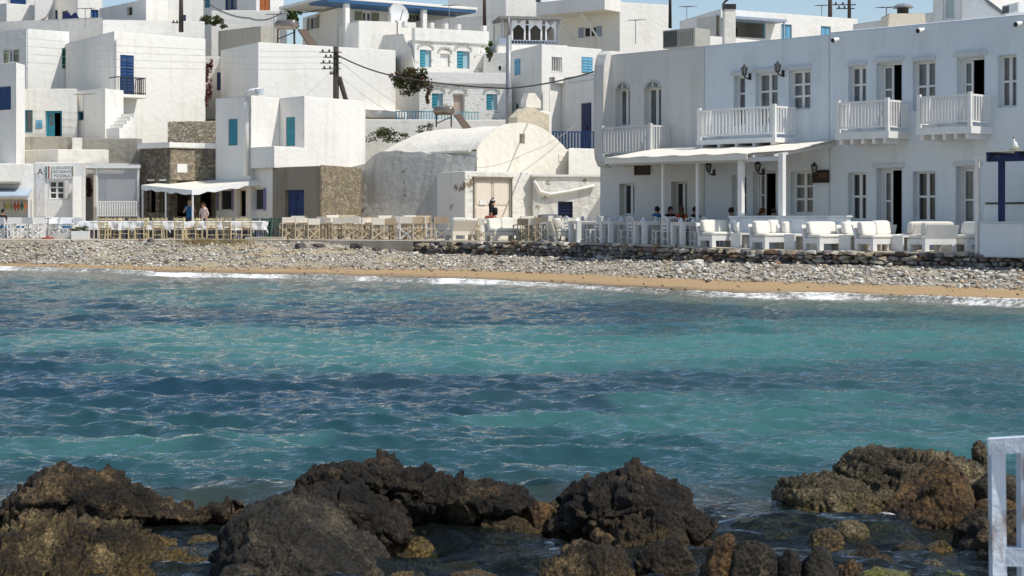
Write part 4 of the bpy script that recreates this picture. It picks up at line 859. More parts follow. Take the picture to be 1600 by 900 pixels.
def house(name, label, pts, ztop, m, ops=(), zbot=0.5, back=5.0, parapet=.28, thick=.28, cat='house', bdir=None, cap=None, zends=None, roofm=None):
    pts = [Vector(p) for p in pts]; b0, b1 = (Vector(bdir).normalized() * back,) * 2 if bdir else (pts[0].normalized() * back, pts[-1].normalized() * back)
    mid = sum(pts, Vector((0, 0))) / len(pts)
    root = thing(name, label, cat, (mid.x, mid.y, zbot))
    faces = [Face(a, b) for a, b in zip(pts, pts[1:])]
    poly = pts + [pts[-1] + b1, pts[0] + b0]; allf = faces + [Face(poly[len(pts) - 1], poly[len(pts)]), Face(poly[len(pts)], poly[len(pts) + 1]), Face(poly[-1], poly[0])]
    mb = MB()
    todo = []
    for i, F in enumerate(allf):
        hs = []
        for op in ops:
            if op[0] != i: continue
            _, x0, y0, x1, y1, kind = op[:6]; o = op[6] if len(op) > 6 else {}
            s0, s1 = F.s(x0), F.s(x1); xm = (x0 + x1) / 2; za, zb_ = F.z(xm, y1), F.z(xm, y0)
            s0, s1 = max(s0, .02), min(s1, F.L - .02)
            hs.append((s0, za, s1, zb_, o.get('dp', .2))); todo.append((F, s0, za, s1, zb_, kind, o))
        mb.wall(F, 0, F.L, zbot, ztop, hs)
    c = sum(poly, Vector((0, 0))) / len(poly)
    inner = [c + (p - c) * (1 - thick / max((p - c).length, .6)) for p in poly]; n = len(poly)
    vs = [(p.x, p.y, ztop) for p in poly] + [(p.x, p.y, ztop + .03) for p in inner] + [(p.x, p.y, ztop - parapet) for p in inner]
    fs = [(i, (i + 1) % n, n + (i + 1) % n, n + i) for i in range(n)] + [(n + i, n + (i + 1) % n, 2 * n + (i + 1) % n, 2 * n + i) for i in range(n)] + [tuple(range(2 * n, 3 * n))]
    if cap:   # coping in another finish
        q = MB(); q.prism([(p.x, p.y) for p in [c + (p - c) * (1 + .10 / max((p - c).length, .6)) for p in poly]], ztop + .003, ztop + cap[1]); q.build('coping', cap[0], root)
        mb.add([(p.x, p.y, ztop) for p in poly], [tuple(range(n))])
    else: mb.add(vs, fs)
    mb.build('wall', m, root)
    for t in todo: fill(root, t[0], *t[1:])
    root['_f'] = 0; del root['_f']
    return root, faces
def part(root, name, m, fn, smooth=False):
    q = MB(); fn(q); return q.build(name, m, root, smooth)
def pipe(root, F, px, py0, py1, m=PGREY, r=.05, o=.08, name='drainpipe'):
    s = F.s(px); return part(root, name, m, lambda q: q.tube([F.p(s, o, F.z(px, py0)), F.p(s, o, F.z(px, py1))], r, 8))
def railing(root, name, F, px0, px1, py0, py1, m, n, w=.03, post=None, o=0.0, bname='baluster'):
    """rails plus single balusters, all sub-parts of one railing part"""
    s0, s1 = F.s(px0), F.s(px1); z1 = F.z(px0, py0); z0 = F.z(px0, py1)
    r = part(root, name, m, lambda q: (q.fbox(F, s0, s1, o - .035, o + .035, z1 - .05, z1), q.fbox(F, s0, s1, o - .03, o + .03, z0, z0 + .05)))
    q = MB(); h = z1 - z0 - .1; q.box(-w / 2, w / 2, -w / 2, w / 2, 0, h); me = None
    for i in range(n):
        s = s0 + (s1 - s0) * (i + .5) / n
        if me is None: b = q.build(bname, m, None); me = b.data
        else: b = bpy.data.objects.new(bname, me); COL.objects.link(b)
        b.parent = r; b.location = Vector(F.p(s, o, z0 + .05)) - woff(r); b.rotation_euler = (0, 0, math.atan2(F.d.y, F.d.x))
    return r

# ---- the long two-storey house on the right, built in three joined lengths on one street line
P0 = Vector((xw(1300, 55.7), 55.7)); DD = Vector((1, -1)).normalized(); NN = Vector((-1, -1)).normalized()
def fr(s, o=0): return P0 + DD * s + NN * o
FR = Face(fr(-11), fr(14)); sR = lambda px: FR.s(px) - 11.0
BK = (1, 1)
W3 = dict(n=(2, 3), dp=.26, gl=GREYGLASS); W2 = dict(n=(2, 2), dp=.26, gl=GREYGLASS)
ZR = 7.9
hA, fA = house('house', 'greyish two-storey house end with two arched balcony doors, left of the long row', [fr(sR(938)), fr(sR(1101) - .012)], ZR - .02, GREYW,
    [(0, 962, 139, 984, 197, 'win', dict(n=(2, 1), dp=.3, gl=GREYGLASS)), (0, 1007, 137, 1033, 198, 'win', dict(n=(2, 1), dp=.3, gl=GREYGLASS)),
     (0, 968, 287, 991, 336, 'win', dict(n=(2, 1), dp=.32)), (0, 1049, 284, 1073, 345, 'win', dict(n=(2, 1), dp=.32))], .85, 7, bdir=BK)
hB, fB = house('house', 'bluish white two-storey house with three windows over a long balcony and awning', [fr(sR(1101)), fr(sR(1296) - .012)], ZR - .01, COOL,
    [(0, 1147, 119, 1164, 196, 'win', dict(n=(1, 3), dp=.28, gl=GREYGLASS)), (0, 1181, 114, 1215, 196, 'win', W3), (0, 1233, 110, 1266, 171, 'win', W3),
     (0, 1144, 274, 1166, 336, 'win', W2), (0, 1177, 268, 1212, 360, 'half', dict(dp=.3, h=.35)), (0, 1236, 268, 1270, 334, 'win', W3)], .85, 7, bdir=BK)
hC, fC = house('house', 'bluish white two-storey house with two small balconies at the right edge', [fr(sR(1296)), fr(13.5)], ZR + .05, COOL,
    [(0, 1326, 104, 1353, 160, 'win', W2), (0, 1370, 98, 1409, 200, 'half', dict(dp=.3, h=.5, rm=DIMROOM)), (0, 1427, 96, 1461, 172, 'win', W2), (0, 1496, 90, 1538, 192, 'half', dict(dp=.3, h=.42)), (0, 1560, 86, 1588, 167, 'win', W2),
     (0, 1326, 270, 1353, 344, 'win', dict(n=(2, 2), dp=.26)), (0, 1370, 263, 1409, 385, 'half', dict(dp=.34, h=.42)), (0, 1427, 268, 1461, 346, 'win', dict(n=(2, 2), dp=.28)), (0, 1494, 260, 1531, 385, 'half', dict(dp=.34, h=.6))], .85, 7, bdir=BK)
for (h, px0, px1, y0, y1) in ((hC, 1366, 1413, 92, 98), (hC, 1491, 1543, 83, 90), (hC, 1365, 1413, 257, 263), (hC, 1490, 1534, 254, 260), (hB, 1143, 1166, 114, 118.5), (hB, 1178, 1218, 109, 113.5), (hB, 1230, 1268, 105, 109.5), (hC, 1425, 1463, 91.5, 95.5), (hC, 1324, 1355, 99.5, 103.5)):
    part(h, 'lintel', PGREY, lambda q: q.fbox(FR, FR.s(px0), FR.s(px1), .002, .07, FR.z(px0, y1) + .003, FR.z(px0, y0)))
for (px0, px1, top) in ((962, 984, 127.5), (1007, 1033, 125.5)):     # arched heads over the two tall doors
    s0, s1 = FR.s(px0), FR.s(px1); zt0 = FR.z((px0 + px1) / 2, 139 if px0 < 1000 else 137); rise = FR.z((px0 + px1) / 2, top) - zt0; c = (s0 + s1) / 2; hw = (s1 - s0) / 2
    arc = [(c + hw * math.cos(a), zt0 + .01 + rise * math.sin(a)) for a in [math.pi * i / 12 for i in range(13)]]
    inn = [(c + hw * .72 * math.cos(a), zt0 + .02 + rise * .72 * math.sin(a)) for a in [math.pi * i / 12 for i in range(13)]]
    ring = MB()
    for i in range(12): ring.extr(FR, [arc[i], arc[i + 1], inn[i + 1], inn[i]], .003, .03)
    fan = ring.build('arched_fanlight', GREYW, hA)
    part(fan, 'pane', GREYGLASS, lambda q: q.extr(FR, inn, .002, .010)); part(fan, 'glazing_bar', PWHITE, lambda q: q.fbox(FR, c - .02, c + .02, .011, .022, zt0 + .02, zt0 + rise * .7))
# thick rounded end pier
pier = MB(); sa = sR(938)
prof = [(.0, 3.75), (.26, 3.80), (.42, 4.1), (.46, 4.5), (.46, 6.9), (.42, 7.5), (.28, 7.88), (.1, 8.02), (-1.2, 8.05), (-1.2, 3.75)]
pv = [tuple((fr(sa + .10, o)).to_tuple()) + (z,) for o, z in prof] + [tuple((fr(sa + .55, o)).to_tuple()) + (z,) for o, z in prof]
n8 = len(prof); pier.add(pv, [tuple(range(n8)), tuple(range(n8, 2 * n8))[::-1]] + [(i, n8 + i, n8 + (i + 1) % n8, (i + 1) % n8) for i in range(n8)])
pier.build('end_pier', GREYW, hA)

def balcony(root, px0, px1, py_top, py_bot, depth, nf, ns, slab=.16, joist=5, m=PWHITE):
    Fo = FR.off(depth); s0, s1 = Fo.s(px0), Fo.s(px1); z1 = Fo.z(px0, py_top); z0 = Fo.z(px0, py_bot)
    b = part(root, 'balcony', m, lambda q: (q.fbox(FR, s0 - .03, s1 + .03, .003, depth + .03, z0 - .12 - slab, z0 - .12), [q.fbox(FR, s0 + .1 + (s1 - s0 - .3) * i / (joist - 1), s0 + .2 + (s1 - s0 - .3) * i / (joist - 1), .004, depth - .02, z0 - .28 - slab, z0 - .121 - slab) for i in range(joist)]))
    part(b, 'handrail', m, lambda q: (q.fbox(FR, s0, s1, depth - .07, depth, z1 - .06, z1), [q.fbox(FR, s - .03, s + .03, .01, depth - .069, z1 - .061, z1 + .001) for s in (s0 + .03, s1 - .03)]))
    part(b, 'bottom_rail', m, lambda q: (q.fbox(FR, s0, s1, depth - .06, depth - .01, z0, z0 + .06), [q.fbox(FR, s - .025, s + .025, .01, depth - .059, z0 - .001, z0 + .05) for s in (s0 + .03, s1 - .03)]))
    for s in (s0 + .05, s1 - .05): part(b, 'post', m, lambda q: (q.fbox(FR, s - .055, s + .055, depth - .09, depth + .02, z0 - .119, z1 + .06)))
    me = None; h = z1 - z0 - .12
    spots = [(s0 + .1 + (s1 - s0 - .2) * (i + .5) / nf, depth - .035) for i in range(nf)] + [(s1 - .03, (depth - .1) * (i + .5) / ns) for i in range(ns)] + [(s0 + .03, (depth - .1) * (i + .5) / ns) for i in range(ns)]
    for s, o in spots:
        if me is None: q = MB(); q.box(-.025, .025, -.025, .025, 0, h); x = q.build('baluster', m); me = x.data
        else: x = bpy.data.objects.new('baluster', me); COL.objects.link(x)
        x.parent = b; x.location = Vector(FR.p(s, o, z0 + .06)) - woff(b); x.rotation_euler = (0, 0, -math.pi / 4)
    return b
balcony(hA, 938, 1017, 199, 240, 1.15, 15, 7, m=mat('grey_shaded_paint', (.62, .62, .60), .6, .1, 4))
balcony(hB, 1090, 1211, 172, 214, 1.2, 21, 7)
balcony(hC, 1307, 1388, 160, 202, 1.2, 14, 7, slab=.22)
balcony(hC, 1433, 1517, 151, 194, 1.2, 15, 7, slab=.22)

def lantern(label, px, py, o=.32, F=FR, k=1.0):
    s = F.s(px); z = F.z(px, py); p = F.p(s, o, z); r = thing('wall_lantern', label, 'lamp', p)
    part(r, 'glass', LAMPGLASS, lambda q: q.lathe(p, [(.055 * k, -.12), (.10 * k, .08)], 6))
    part(r, 'cap', IRON, lambda q: q.lathe(p, [(.13 * k, .08), (.09 * k, .13), (.03 * k, .19), (.012, .24)], 6))
    part(r, 'cage', IRON, lambda q: (q.lathe(p, [(.065 * k, -.15), (.065 * k, -.12)], 6), [q.bar((p[0] + .06 * k * math.cos(a), p[1] + .06 * k * math.sin(a), p[2] - .13), (p[0] + .105 * k * math.cos(a), p[1] + .105 * k * math.sin(a), p[2] + .09), .022) for a in [math.pi / 3 * i for i in range(6)]]))
    part(r, 'bracket', IRON, lambda q: (q.tube([F.p(s, .0, z - .18), F.p(s, .12, z - .24), F.p(s, .26, z - .22), F.p(s, o, z - .15)], .025, 6), q.fbox(F, s - .05, s + .05, .0, .03, z - .28, z - .06)))
lantern('black wall lantern above the long balcony, left of its twin', 1172, 112); lantern('black wall lantern above the long balcony, right of its twin', 1224, 107)
lantern('black lantern hanging under the awning nearest the four diners', 1116, 262); lantern('black lantern under the awning above the open tavern door', 1193, 261); lantern('black lantern above the wooden sign with gold letters', 1281, 264)
def floodlight(label, px, py):
    s = FR.s(px); z = FR.z(px, py); r = thing('floodlight', label, 'lamp', FR.p(s, .15, z))
    part(r, 'housing', PWHITE, lambda q: q.tube([FR.p(s - .03, .02, z + .02), FR.p(s - .08, .27, z - .04)], [.06, .09], 10)); part(r, 'lens', IRON, lambda q: q.tube([FR.p(s - .081, .271, z - .04), FR.p(s - .083, .285, z - .042)], .075, 10))
floodlight('white spotlight under the roof edge between the two small balconies', 1445, 47); floodlight('white double spotlight at the seam of the two bluish houses', 1312, 62); floodlight('white spotlight at the right frame edge under the roof', 1598, 37)
def signboard(label, px0, py0, px1, py1, lines, F=FR, o=.05, m=SIGNBROWN, tm=None, cat='sign'):
    s0, s1 = F.s(px0), F.s(px1); z1, z0 = F.z(px0, py0), F.z(px0, py1)
    r = thing('sign', label, cat, F.p((s0 + s1) / 2, o, z0)); part(r, 'board', m, lambda q: q.fbox(F, s0, s1, o - .04, o, z0, z1))
    part(r, 'frame', m, lambda q: (q.fbox(F, s0 - .02, s1 + .02, o, o + .03, z1 - .03, z1 + .02), q.fbox(F, s0 - .02, s1 + .02, o, o + .03, z0 - .02, z0 + .03), q.fbox(F, s0 - .02, s0 + .03, o, o + .03, z0 + .031, z1 - .031), q.fbox(F, s1 - .03, s1 + .02, o, o + .03, z0 + .031, z1 - .031)))
    for (t, u, h) in lines: text_mesh(t, F, (s0 + s1) / 2, z0 + (z1 - z0) * u, (z1 - z0) * h, o + .012, tm, r, width=(s1 - s0) * .74)
    return r
GOLDL = mat('dull_gold_lettering', (.30, .15, .06), .5)
signboard('dark wooden sign with faint gold letters beside the awning', 1272, 267, 1296, 285, [('OASIS', .60, .36)], tm=GOLDL)
signboard('plain dark red-brown wooden sign under the left end of the awning', 994, 254, 1016, 273, [], o=.06, tm=GOLDL)

def awning_right():
    sb0, sb1 = sR(1010) + 11, sR(1312) + 11; root = thing('awning', 'white canvas awning over the tavern tables on the right house', 'awning', FR.p(8, 1.5, .95))
    Fo = FR.off(3.5); s0, s1 = Fo.s(946), Fo.s(1168); zf = 3.93; zb = 4.42
    n = 14; vs = []
    for i in range(n + 1):
        s = s0 + (s1 - s0) * i / n; dz = .03 * math.sin(i * 2.1)
        vs += [FR.p(s, 3.5, zf + dz * .6), FR.p(s, 1.75, (zf + zb) / 2 + .03 - abs(dz)), FR.p(s, .02, zb)]
    fs = [(i * 3 + k, i * 3 + 3 + k, i * 3 + 4 + k, i * 3 + 1 + k) for i in range(n) for k in (0, 1)]
    q = MB(); q.add(vs, fs); q.add([(x, y, z - .02) for x, y, z in vs], [f[::-1] for f in fs]); q.build('canvas', CANVAS, root)
    part(root, 'valance', CANVAS, lambda q: q.fbox(FR, s0, s1, 3.502, 3.53, zf - .20, zf - .01))
    s2, s3 = Fo.s(1170), FR.s(1312)      # lower second length, further back
    q = MB(); q.add([FR.p(s1 + .03, 3.3, zf + .02), FR.p(s3, 2.5, zf + .1), FR.p(s3, .02, zb + .05), FR.p(s1 + .03, .02, zb + .02)], [(0, 1, 2, 3)]); q.add([FR.p(s1 + .03, 3.3, zf), FR.p(s3, 2.5, zf + .08), FR.p(s3, .02, zb + .03), FR.p(s1 + .03, .02, zb)], [(3, 2, 1, 0)]); q.build('side_canvas', CANVAS, root)
    for (px, o, w) in ((1036, 3.0, .08), (1090, 3.0, .09), (1158, 3.3, .16), (1222, 3.3, .17)):
        F2 = FR.off(o); s = F2.s(px); part(root, 'post', PWHITE, lambda q: q.fbox(FR, s - w / 2, s + w / 2, o - w / 2, o + w / 2, .92, zf - .04))
    part(root, 'beam', PGREY, lambda q: (q.fbox(FR, s0, s3, 3.22, 3.34, zf - .26, zf - .12)))
    for i in range(9): s = s0 + .2 + (s3 - s0 - .4) * i / 8; part(root, 'rafter', PGREY, lambda q: q.bar(FR.p(s, .05, zb - .12), FR.p(s, 3.3, zf - .1), .07, .09))
awning_right()
# low white terrace walls in front of the row
w1 = FR.off(3.4); r = thing('low_wall', 'low bluish white wall in front of the open tavern door', 'wall', w1.p(w1.s(1220), 0, .9))
part(r, 'masonry', COOL, lambda q: q.fbox(w1, w1.s(1140), w1.s(1322), -.25, 0, .85, 1.90)); part(r, 'coping', COOL, lambda q: q.fbox(w1, w1.s(1138), w1.s(1324), -.27, .03, 1.903, 1.96))
w2 = FR.off(4.4); r = thing('low_wall', 'low bluish white wall below the blue pergola at the right edge', 'wall', w2.p(w2.s(1570), 0, .9))
part(r, 'masonry', COOL, lambda q: q.fbox(w2, w2.s(1530), w2.s(1530) + 7, -.25, 0, .8, 1.74)); part(r, 'coping', COOL, lambda q: q.fbox(w2, w2.s(1529), w2.s(1530) + 7, -.27, .02, 1.743, 1.78))
w3 = FR.off(2.2); r = thing('counter_wall', 'small bluish white counter standing behind the low wall under the blue pergola', 'counter', w3.p(w3.s(1560), 0, .9))
part(r, 'block', COOL, lambda q: q.fbox(w3, w3.s(1537), w3.s(1537) + 5, -.5, 0, .85, 2.28)); part(r, 'top', POLEWOOD, lambda q: q.fbox(w3, w3.s(1540), w3.s(1537) + 5, -.5, .02, 2.283, 2.33))
w4 = FR.off(4.2); r = thing('pergola', 'navy blue wooden pergola at the right edge', 'pergola', w4.p(w4.s(1565), 0, .9))
s = w4.s(1565); part(r, 'post', NAVY, lambda q: q.fbox(w4, s - .07, s + .07, -.07, .07, .85, 3.42)); s = w4.s(1640); part(r, 'post', NAVY, lambda q: q.fbox(w4, s - .07, s + .07, -.07, .07, .85, 3.42))
part(r, 'beam', NAVY, lambda q: q.fbox(w4, w4.s(1544), w4.s(1700), -.1, .1, 3.425, 3.57))
for i in range(5): s = w4.s(1548) + i * .85; part(r, 'rafter', NAVY, lambda q: q.fbox(w4, s, s + .12, -4.0, .25, 3.573, 3.68))
part(r, 'roof_mat', CANVAS, lambda q: q.fbox(w4, w4.s(1543), w4.s(1700), -4.0, .3, 3.683, 3.71))
s = w4.s(1527); r = thing('post', 'thin white post at the left end of the low wall by the pergola', 'post', w4.p(s, 0, .9)); part(r, 'shaft', PWHITE, lambda q: q.fbox(w4, s - .045, s + .045, -.05, .05, .85, 3.50)); part(r, 'arm', PWHITE, lambda q: q.fbox(w4, s - .1, s + .7, -.04, .04, 3.503, 3.58))
c = w4.p(w4.s(1583), -.1, 3.72); r = thing('bird_figure', 'small white bird figure on top of the blue pergola', 'ornament', c)
part(r, 'stand', OLIVE, lambda q: q.lathe(c, [(.16, 0), (.16, .04), (.08, .07)], 8)); part(r, 'body', PWHITE, lambda q: (q.ell((c[0], c[1], c[2] + .15), (.07, .06, .10)), q.ell((c[0] - .03, c[1], c[2] + .27), (.035, .035, .05)), q.tube([(c[0] + .03, c[1], c[2] + .14), (c[0] + .10, c[1], c[2] + .08)], [.04, .015], 6)), True)
part(r, 'beak', IRON, lambda q: q.tube([(c[0] - .03, c[1], c[2] + .30), (c[0] - .05, c[1], c[2] + .38)], [.018, .005], 6))

# ---- things on the right roofs
def roof_ac(label, px0, px1, py0, py1, Y, m):
    F = Face(PT(px0, Y), PT(px1, Y - 1.0)); z1, z0 = zw(py0, Y), zw(py1, Y); r = thing('air_conditioner', label, 'air conditioner', F.p(F.L / 2, 0, z0))
    part(r, 'casing', m, lambda q: q.fbox(F, 0, F.L, -.9, 0, z0, z1)); s = F.L * .44
    part(r, 'grille', mat('dark_fins', (.10, .105, .10), .6, .3, 8), lambda q: q.fbox(F, .03, s, .003, .02, z0 + .04, z1 - .05))
    for i in range(9): x = s + (F.L - s) * (i + .4) / 9; part(r, 'rib', m, lambda q: q.fbox(F, x, x + .03, .003, .03, z0 + .03, z1 - .03))
roof_ac('grey ribbed air conditioner box on the roof of the greyish house', 1036, 1086, 48, 76, 62.3, mat('grey_ac_casing', (.40, .39, .34), .5, .15, 4))
def chimney(label, px0, px1, py0, py1, Y, m, cowl=True, depth=.8, top=None):
    c = PT((px0 + px1) / 2, Y); w = (px1 - px0) * Y / FPX; z0, z1 = zw(py1, Y), zw(py0, Y); r = thing('chimney', label, 'chimney', (c[0], c[1], z0))
    part(r, 'stack', m, lambda q: q.hexa([(c[0] - w / 2, Y, z0 - .3), (c[0] + w / 2, Y, z0 - .3), (c[0] + w / 2, Y + depth, z0 - .3), (c[0] - w / 2, Y + depth, z0 - .3), (c[0] - w * .46, Y, z1), (c[0] + w * .46, Y, z1), (c[0] + w * .46, Y + depth, z1), (c[0] - w * .46, Y + depth, z1)]))
    if cowl:
        p = (c[0], Y + depth / 2, z1)
        part(r, 'pot', IRON, lambda q: q.lathe(p, [(.20, 0), (.20, .25)], 10)); part(r, 'cowl', STEEL, lambda q: q.lathe(p, [(.36, .26), (.36, .30), (.22, .38), (.03, .42)], 12))
    if top: part(r, 'cowl', top, lambda q: (q.box(c[0] - w * .5, c[0] + w * .5, Y - .03, Y + depth, z1, z1 + .2), q.hexa([(c[0] - w * .55, Y, z1 + .25), (c[0] + w * .2, Y, z1 + .7), (c[0] + w * .2, Y + depth, z1 + .7), (c[0] - w * .55, Y + depth, z1 + .25), (c[0] - w * .45, Y, z1 + .22), (c[0] + w * .5, Y, z1 + .62), (c[0] + w * .5, Y + depth, z1 + .62), (c[0] - w * .45, Y + depth, z1 + .22)])))
chimney('tall cream stained chimney with dark tilted cowl behind the roof', 1131, 1150, 14, 74, 68, CREAM, False, .6, IRON)
chimney('squat tan chimney block with round metal cowl on the right roof', 1386, 1448, 21, 40, 58, BEIGE, True, 1.2)
house('house', 'white roof room with frosted window at the top right corner', [PT(1458, 64), PT(1502, 63.2), PT(1600, 66)], zw(-22, 64), WHITE, [(0, 1474, -10, 1492, 30, 'win', dict(n=(1, 1), gl=mat('frosted_green_glass', (.45, .52, .48), .3), dp=.1))], 7.6, 4)
house('house', 'low white roof parapet room behind the tan chimney', [PT(1333, 70), PT(1460, 66)], zw(29, 68), WHITE2, (), 7.4, 4)
roof_ac('small white air conditioner on the far right roof', 1566, 1592, 9, 24, 57, PWHITE)
def arch_roof():
    Y = 60.5; r = thing('roof_gable', 'sloping white roof gable at the top right edge', 'roof', PT(1540, Y) + (8.0,))
    F = Face(PT(1500, Y), PT(1600, Y - 1)); part(r, 'gable', WHITE, lambda q: q.extr(F, [(F.s(1502), 8.0), (F.s(1590), 8.15), (F.s(1570), F.z(1570, 24)), (F.s(1534), F.z(1534, 0)), (F.s(1520), F.z(1520, -14)), (F.s(1502), F.z(1502, -14))], -2, 0))
    part(r, 'edge', GREYSTONE, lambda q: q.bar(F.p(F.s(1572), .03, F.z(1572, 24)), F.p(F.s(1524), .03, F.z(1524, -12)), .1, .12))
arch_roof()
# ---- houses behind the right row
hK, fK = house('house', 'white house with small blue-edged porch and two pale blue doors behind the roofs', [PT(1062, 85), PT(1126, 80), PT(1340, 84)], zw(14, 80), WHITE,
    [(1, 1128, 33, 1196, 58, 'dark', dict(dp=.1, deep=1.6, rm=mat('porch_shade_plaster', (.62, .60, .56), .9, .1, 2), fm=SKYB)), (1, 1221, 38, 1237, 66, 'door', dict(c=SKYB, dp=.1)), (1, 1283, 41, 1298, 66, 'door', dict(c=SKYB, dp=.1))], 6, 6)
part(hK, 'porch_edge', STEELBL, lambda q: q.fbox(fK[1], fK[1].s(1127), fK[1].s(1211), .004, .9, fK[1].z(1160, 34), fK[1].z(1160, 30)))
part(hK, 'porch_post', STEELBL, lambda q: q.fbox(fK[1], fK[1].s(1207), fK[1].s(1208.5), .8, .88, fK[1].z(1207, 66), fK[1].z(1207, 34)))
part(hK, 'porch_window', DARKGLASS, lambda q: q.fbox(fK[1], fK[1].s(1174), fK[1].s(1184), -1.65, -1.62, fK[1].z(1180, 58), fK[1].z(1180, 38)))
house('house', 'low white parapet house in front of the porch house', [PT(1084, 72), PT(1142, 73), PT(1215, 75)], zw(55, 72), WHITE, (), 6.0, 3)
# ------------------------------------------------------------------ chapel and the walls round it
def build_chapel():
    G0, G1 = Vector(PT(745, 76)), Vector(PT(894, 80)); F = Face(G0, G1); Ln = 7.6; bk = -F.n * Ln
    root = thing('chapel', 'cream barrel-vaulted chapel with small square gable window', 'chapel', ((G0.x + G1.x) / 2, (G0.y + G1.y) / 2, .9))
    W = F.L; zs, zr = 4.98, 6.27; hole = (F.s(812), F.z(816, 224), F.s(820), F.z(816, 209))
    prof = [(0, zs)] + [(W * (i / 24), zs - .02 + (zr - zs + .02) * (math.sin(math.pi * (0.5 - 0.5 * math.cos(math.pi * i / 24)) * 1.0) if 0 else (1 - abs(2 * i / 24 - 0.94) ** 2.1 if abs(2 * i / 24 - .94) < 1 else 0))) for i in range(1, 24)] + [(W, zs - .05)]
    # gable: strips up to the curved outline, with the window cut out
    g = MB(); zb = 2.6
    ss = sorted({p[0] for p in prof} | {hole[0], hole[2]})
    top = lambda s: interp(prof, s)
    for a, b in zip(ss, ss[1:]):
        if hole[0] - 1e-6 <= a and b <= hole[2] + 1e-6:
            g.add([F.p(a, 0, zb), F.p(b, 0, zb), F.p(b, 0, hole[1]), F.p(a, 0, hole[1])], [(0, 1, 2, 3)]); g.add([F.p(a, 0, hole[3]), F.p(b, 0, hole[3]), F.p(b, 0, top(b)), F.p(a, 0, top(a))], [(0, 1, 2, 3)])
        else: g.add([F.p(a, 0, zb), F.p(b, 0, zb), F.p(b, 0, top(b)), F.p(a, 0, top(a))], [(0, 1, 2, 3)])
    a, b, c, d = hole
    for (p, q) in (((a, b), (c, b)), ((c, b), (c, d)), ((c, d), (a, d)), ((a, d), (a, b))): g.add([F.p(p[0], 0, p[1]), F.p(q[0], 0, q[1]), F.p(q[0], -.35, q[1]), F.p(p[0], -.35, p[1])], [(0, 3, 2, 1)])
    for (p, q) in zip(prof, prof[1:]): g.add([F.p(p[0], 0, p[1]), F.p(q[0], 0, q[1]), F.p(q[0], -.35, q[1]), F.p(p[0], -.35, p[1])], [(0, 1, 2, 3)])
    g.build('gable_wall', CREAM, root)
    part(root, 'window', BLACKROOM, lambda q: q.fbox(F, a, c, -.42, -.36, b, d))
    v = MB(); nl = 10
    for j in range(nl + 1):
        o = -.35 - (Ln - .35) * j / nl; sag = .03 * math.sin(j * 1.7); k = 1 - .0 * j; 
        e = 1.0 if j < nl - 1 else (0.8 if j == nl - 1 else .25)
        for s, z in prof: v.v.append(F.p(s, o, zs - .1 + (z - zs + .0 - sag) * e))
    n = len(prof)
    for j in range(nl):
        for i in range(n - 1): v.f.append((j * n + i, j * n + i + 1, (j + 1) * n + i + 1, (j + 1) * n + i)); v.mi.append(0)
    v.build('vault', CREAM, root, True)
    side = Face(Vector((F.p(0, -Ln, 0))[:2]), G0)
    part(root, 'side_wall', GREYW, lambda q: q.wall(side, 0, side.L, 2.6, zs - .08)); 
    part(root, 'eave', CREAM, lambda q: q.fbox(side, 0, side.L - .4, .0, .12, zs - .12, zs - .03))
    part(root, 'far_side_wall', CREAM, lambda q: q.fbox(F, W - .02, W + .0, -Ln, -.01, 2.6, zs - .1))
    part(root, 'shoulder', CREAM, lambda q: (q.fbox(F, W - .02, W + .55, -1.2, -.03, 2.6, F.z(893, 238) - .32), q.fbox(F, W - .9, W + .2, -1.0, .02, F.z(893, 250) - .1, F.z(893, 238) - .1)))
    # bell gable behind the vault
    Yb = 84.0; B = Face(PT(803, Yb), PT(863, Yb + 1.5)); t = thing('bell_gable', 'cream stone bell gable with pointed top behind the chapel vault', 'bell gable', B.p(B.L / 2, 0, 4.8))
    z = lambda py: zw(py, Yb); sx = B.s
    part(t, 'body', plaster('bell_stone', (.62, .55, .42), (.33, .27, .18), .8, .8), lambda q: q.extr(B, [(sx(807), z(215)), (sx(858), z(215)), (sx(858), z(176)), (sx(845), z(172)), (sx(832), z(166)), (sx(824), z(166)), (sx(808), z(183))], -.7, 0))
    part(t, 'cap', CREAM, lambda q: q.extr(B, [(sx(824), z(167)), (sx(848), z(167)), (sx(848), z(156)), (sx(838), z(143)), (sx(828), z(144)), (sx(824), z(158))], -.55, -.12))
    part(t, 'wing', WHITE2, lambda q: q.extr(B, [(sx(845), z(215)), (sx(863), z(215)), (sx(863), z(172)), (sx(845), z(170))], -.95, -.05))
build_chapel()
def leaning_wall():
    r = thing('buttress_wall', 'big rough grey leaning wall left of the chapel doors', 'wall', PT(640, 77.5) + (.9,))
    n = 16; q = MB(); vs = []; tops = [(545, 262, 81.2), (566, 258, 80.6), (588, 240, 80), (600, 235, 79.6), (660, 238, 78), (745, 246, 75.9)]
    for i in range(n + 1):
        px = 545 + 200 * i / n; Y = interp([(a, c) for a, b, c in tops], px); zt_ = zw(interp([(a, b) for a, b, c in tops], px), Y) + .04 * math.sin(i * 2.3)
        x = xw(px, Y); vs += [(x + .5, Y + 1.0, zt_ + .02), (x, Y, zt_), (x - .03, Y - .06, zt_ - .25), (x - .25, Y - .42, 2.6), (x - .50, Y - .8, .85)]
    fs = [(i * 5 + k, i * 5 + 5 + k, i * 5 + 6 + k, i * 5 + 1 + k) for i in range(n) for k in range(4)]
    q.add(vs, [f[::-1] for f in fs]); e = len(vs)
    q.add([vs[k] for k in range(5)] + [(vs[4][0] + 1.5, vs[4][1] + 4, .85), (vs[0][0] + 1, vs[0][1] + 3, vs[0][2])], [(0, 1, 2, 3, 4, 5, 6)])
    q.build('masonry', ROUGHGREY, r)
leaning_wall()
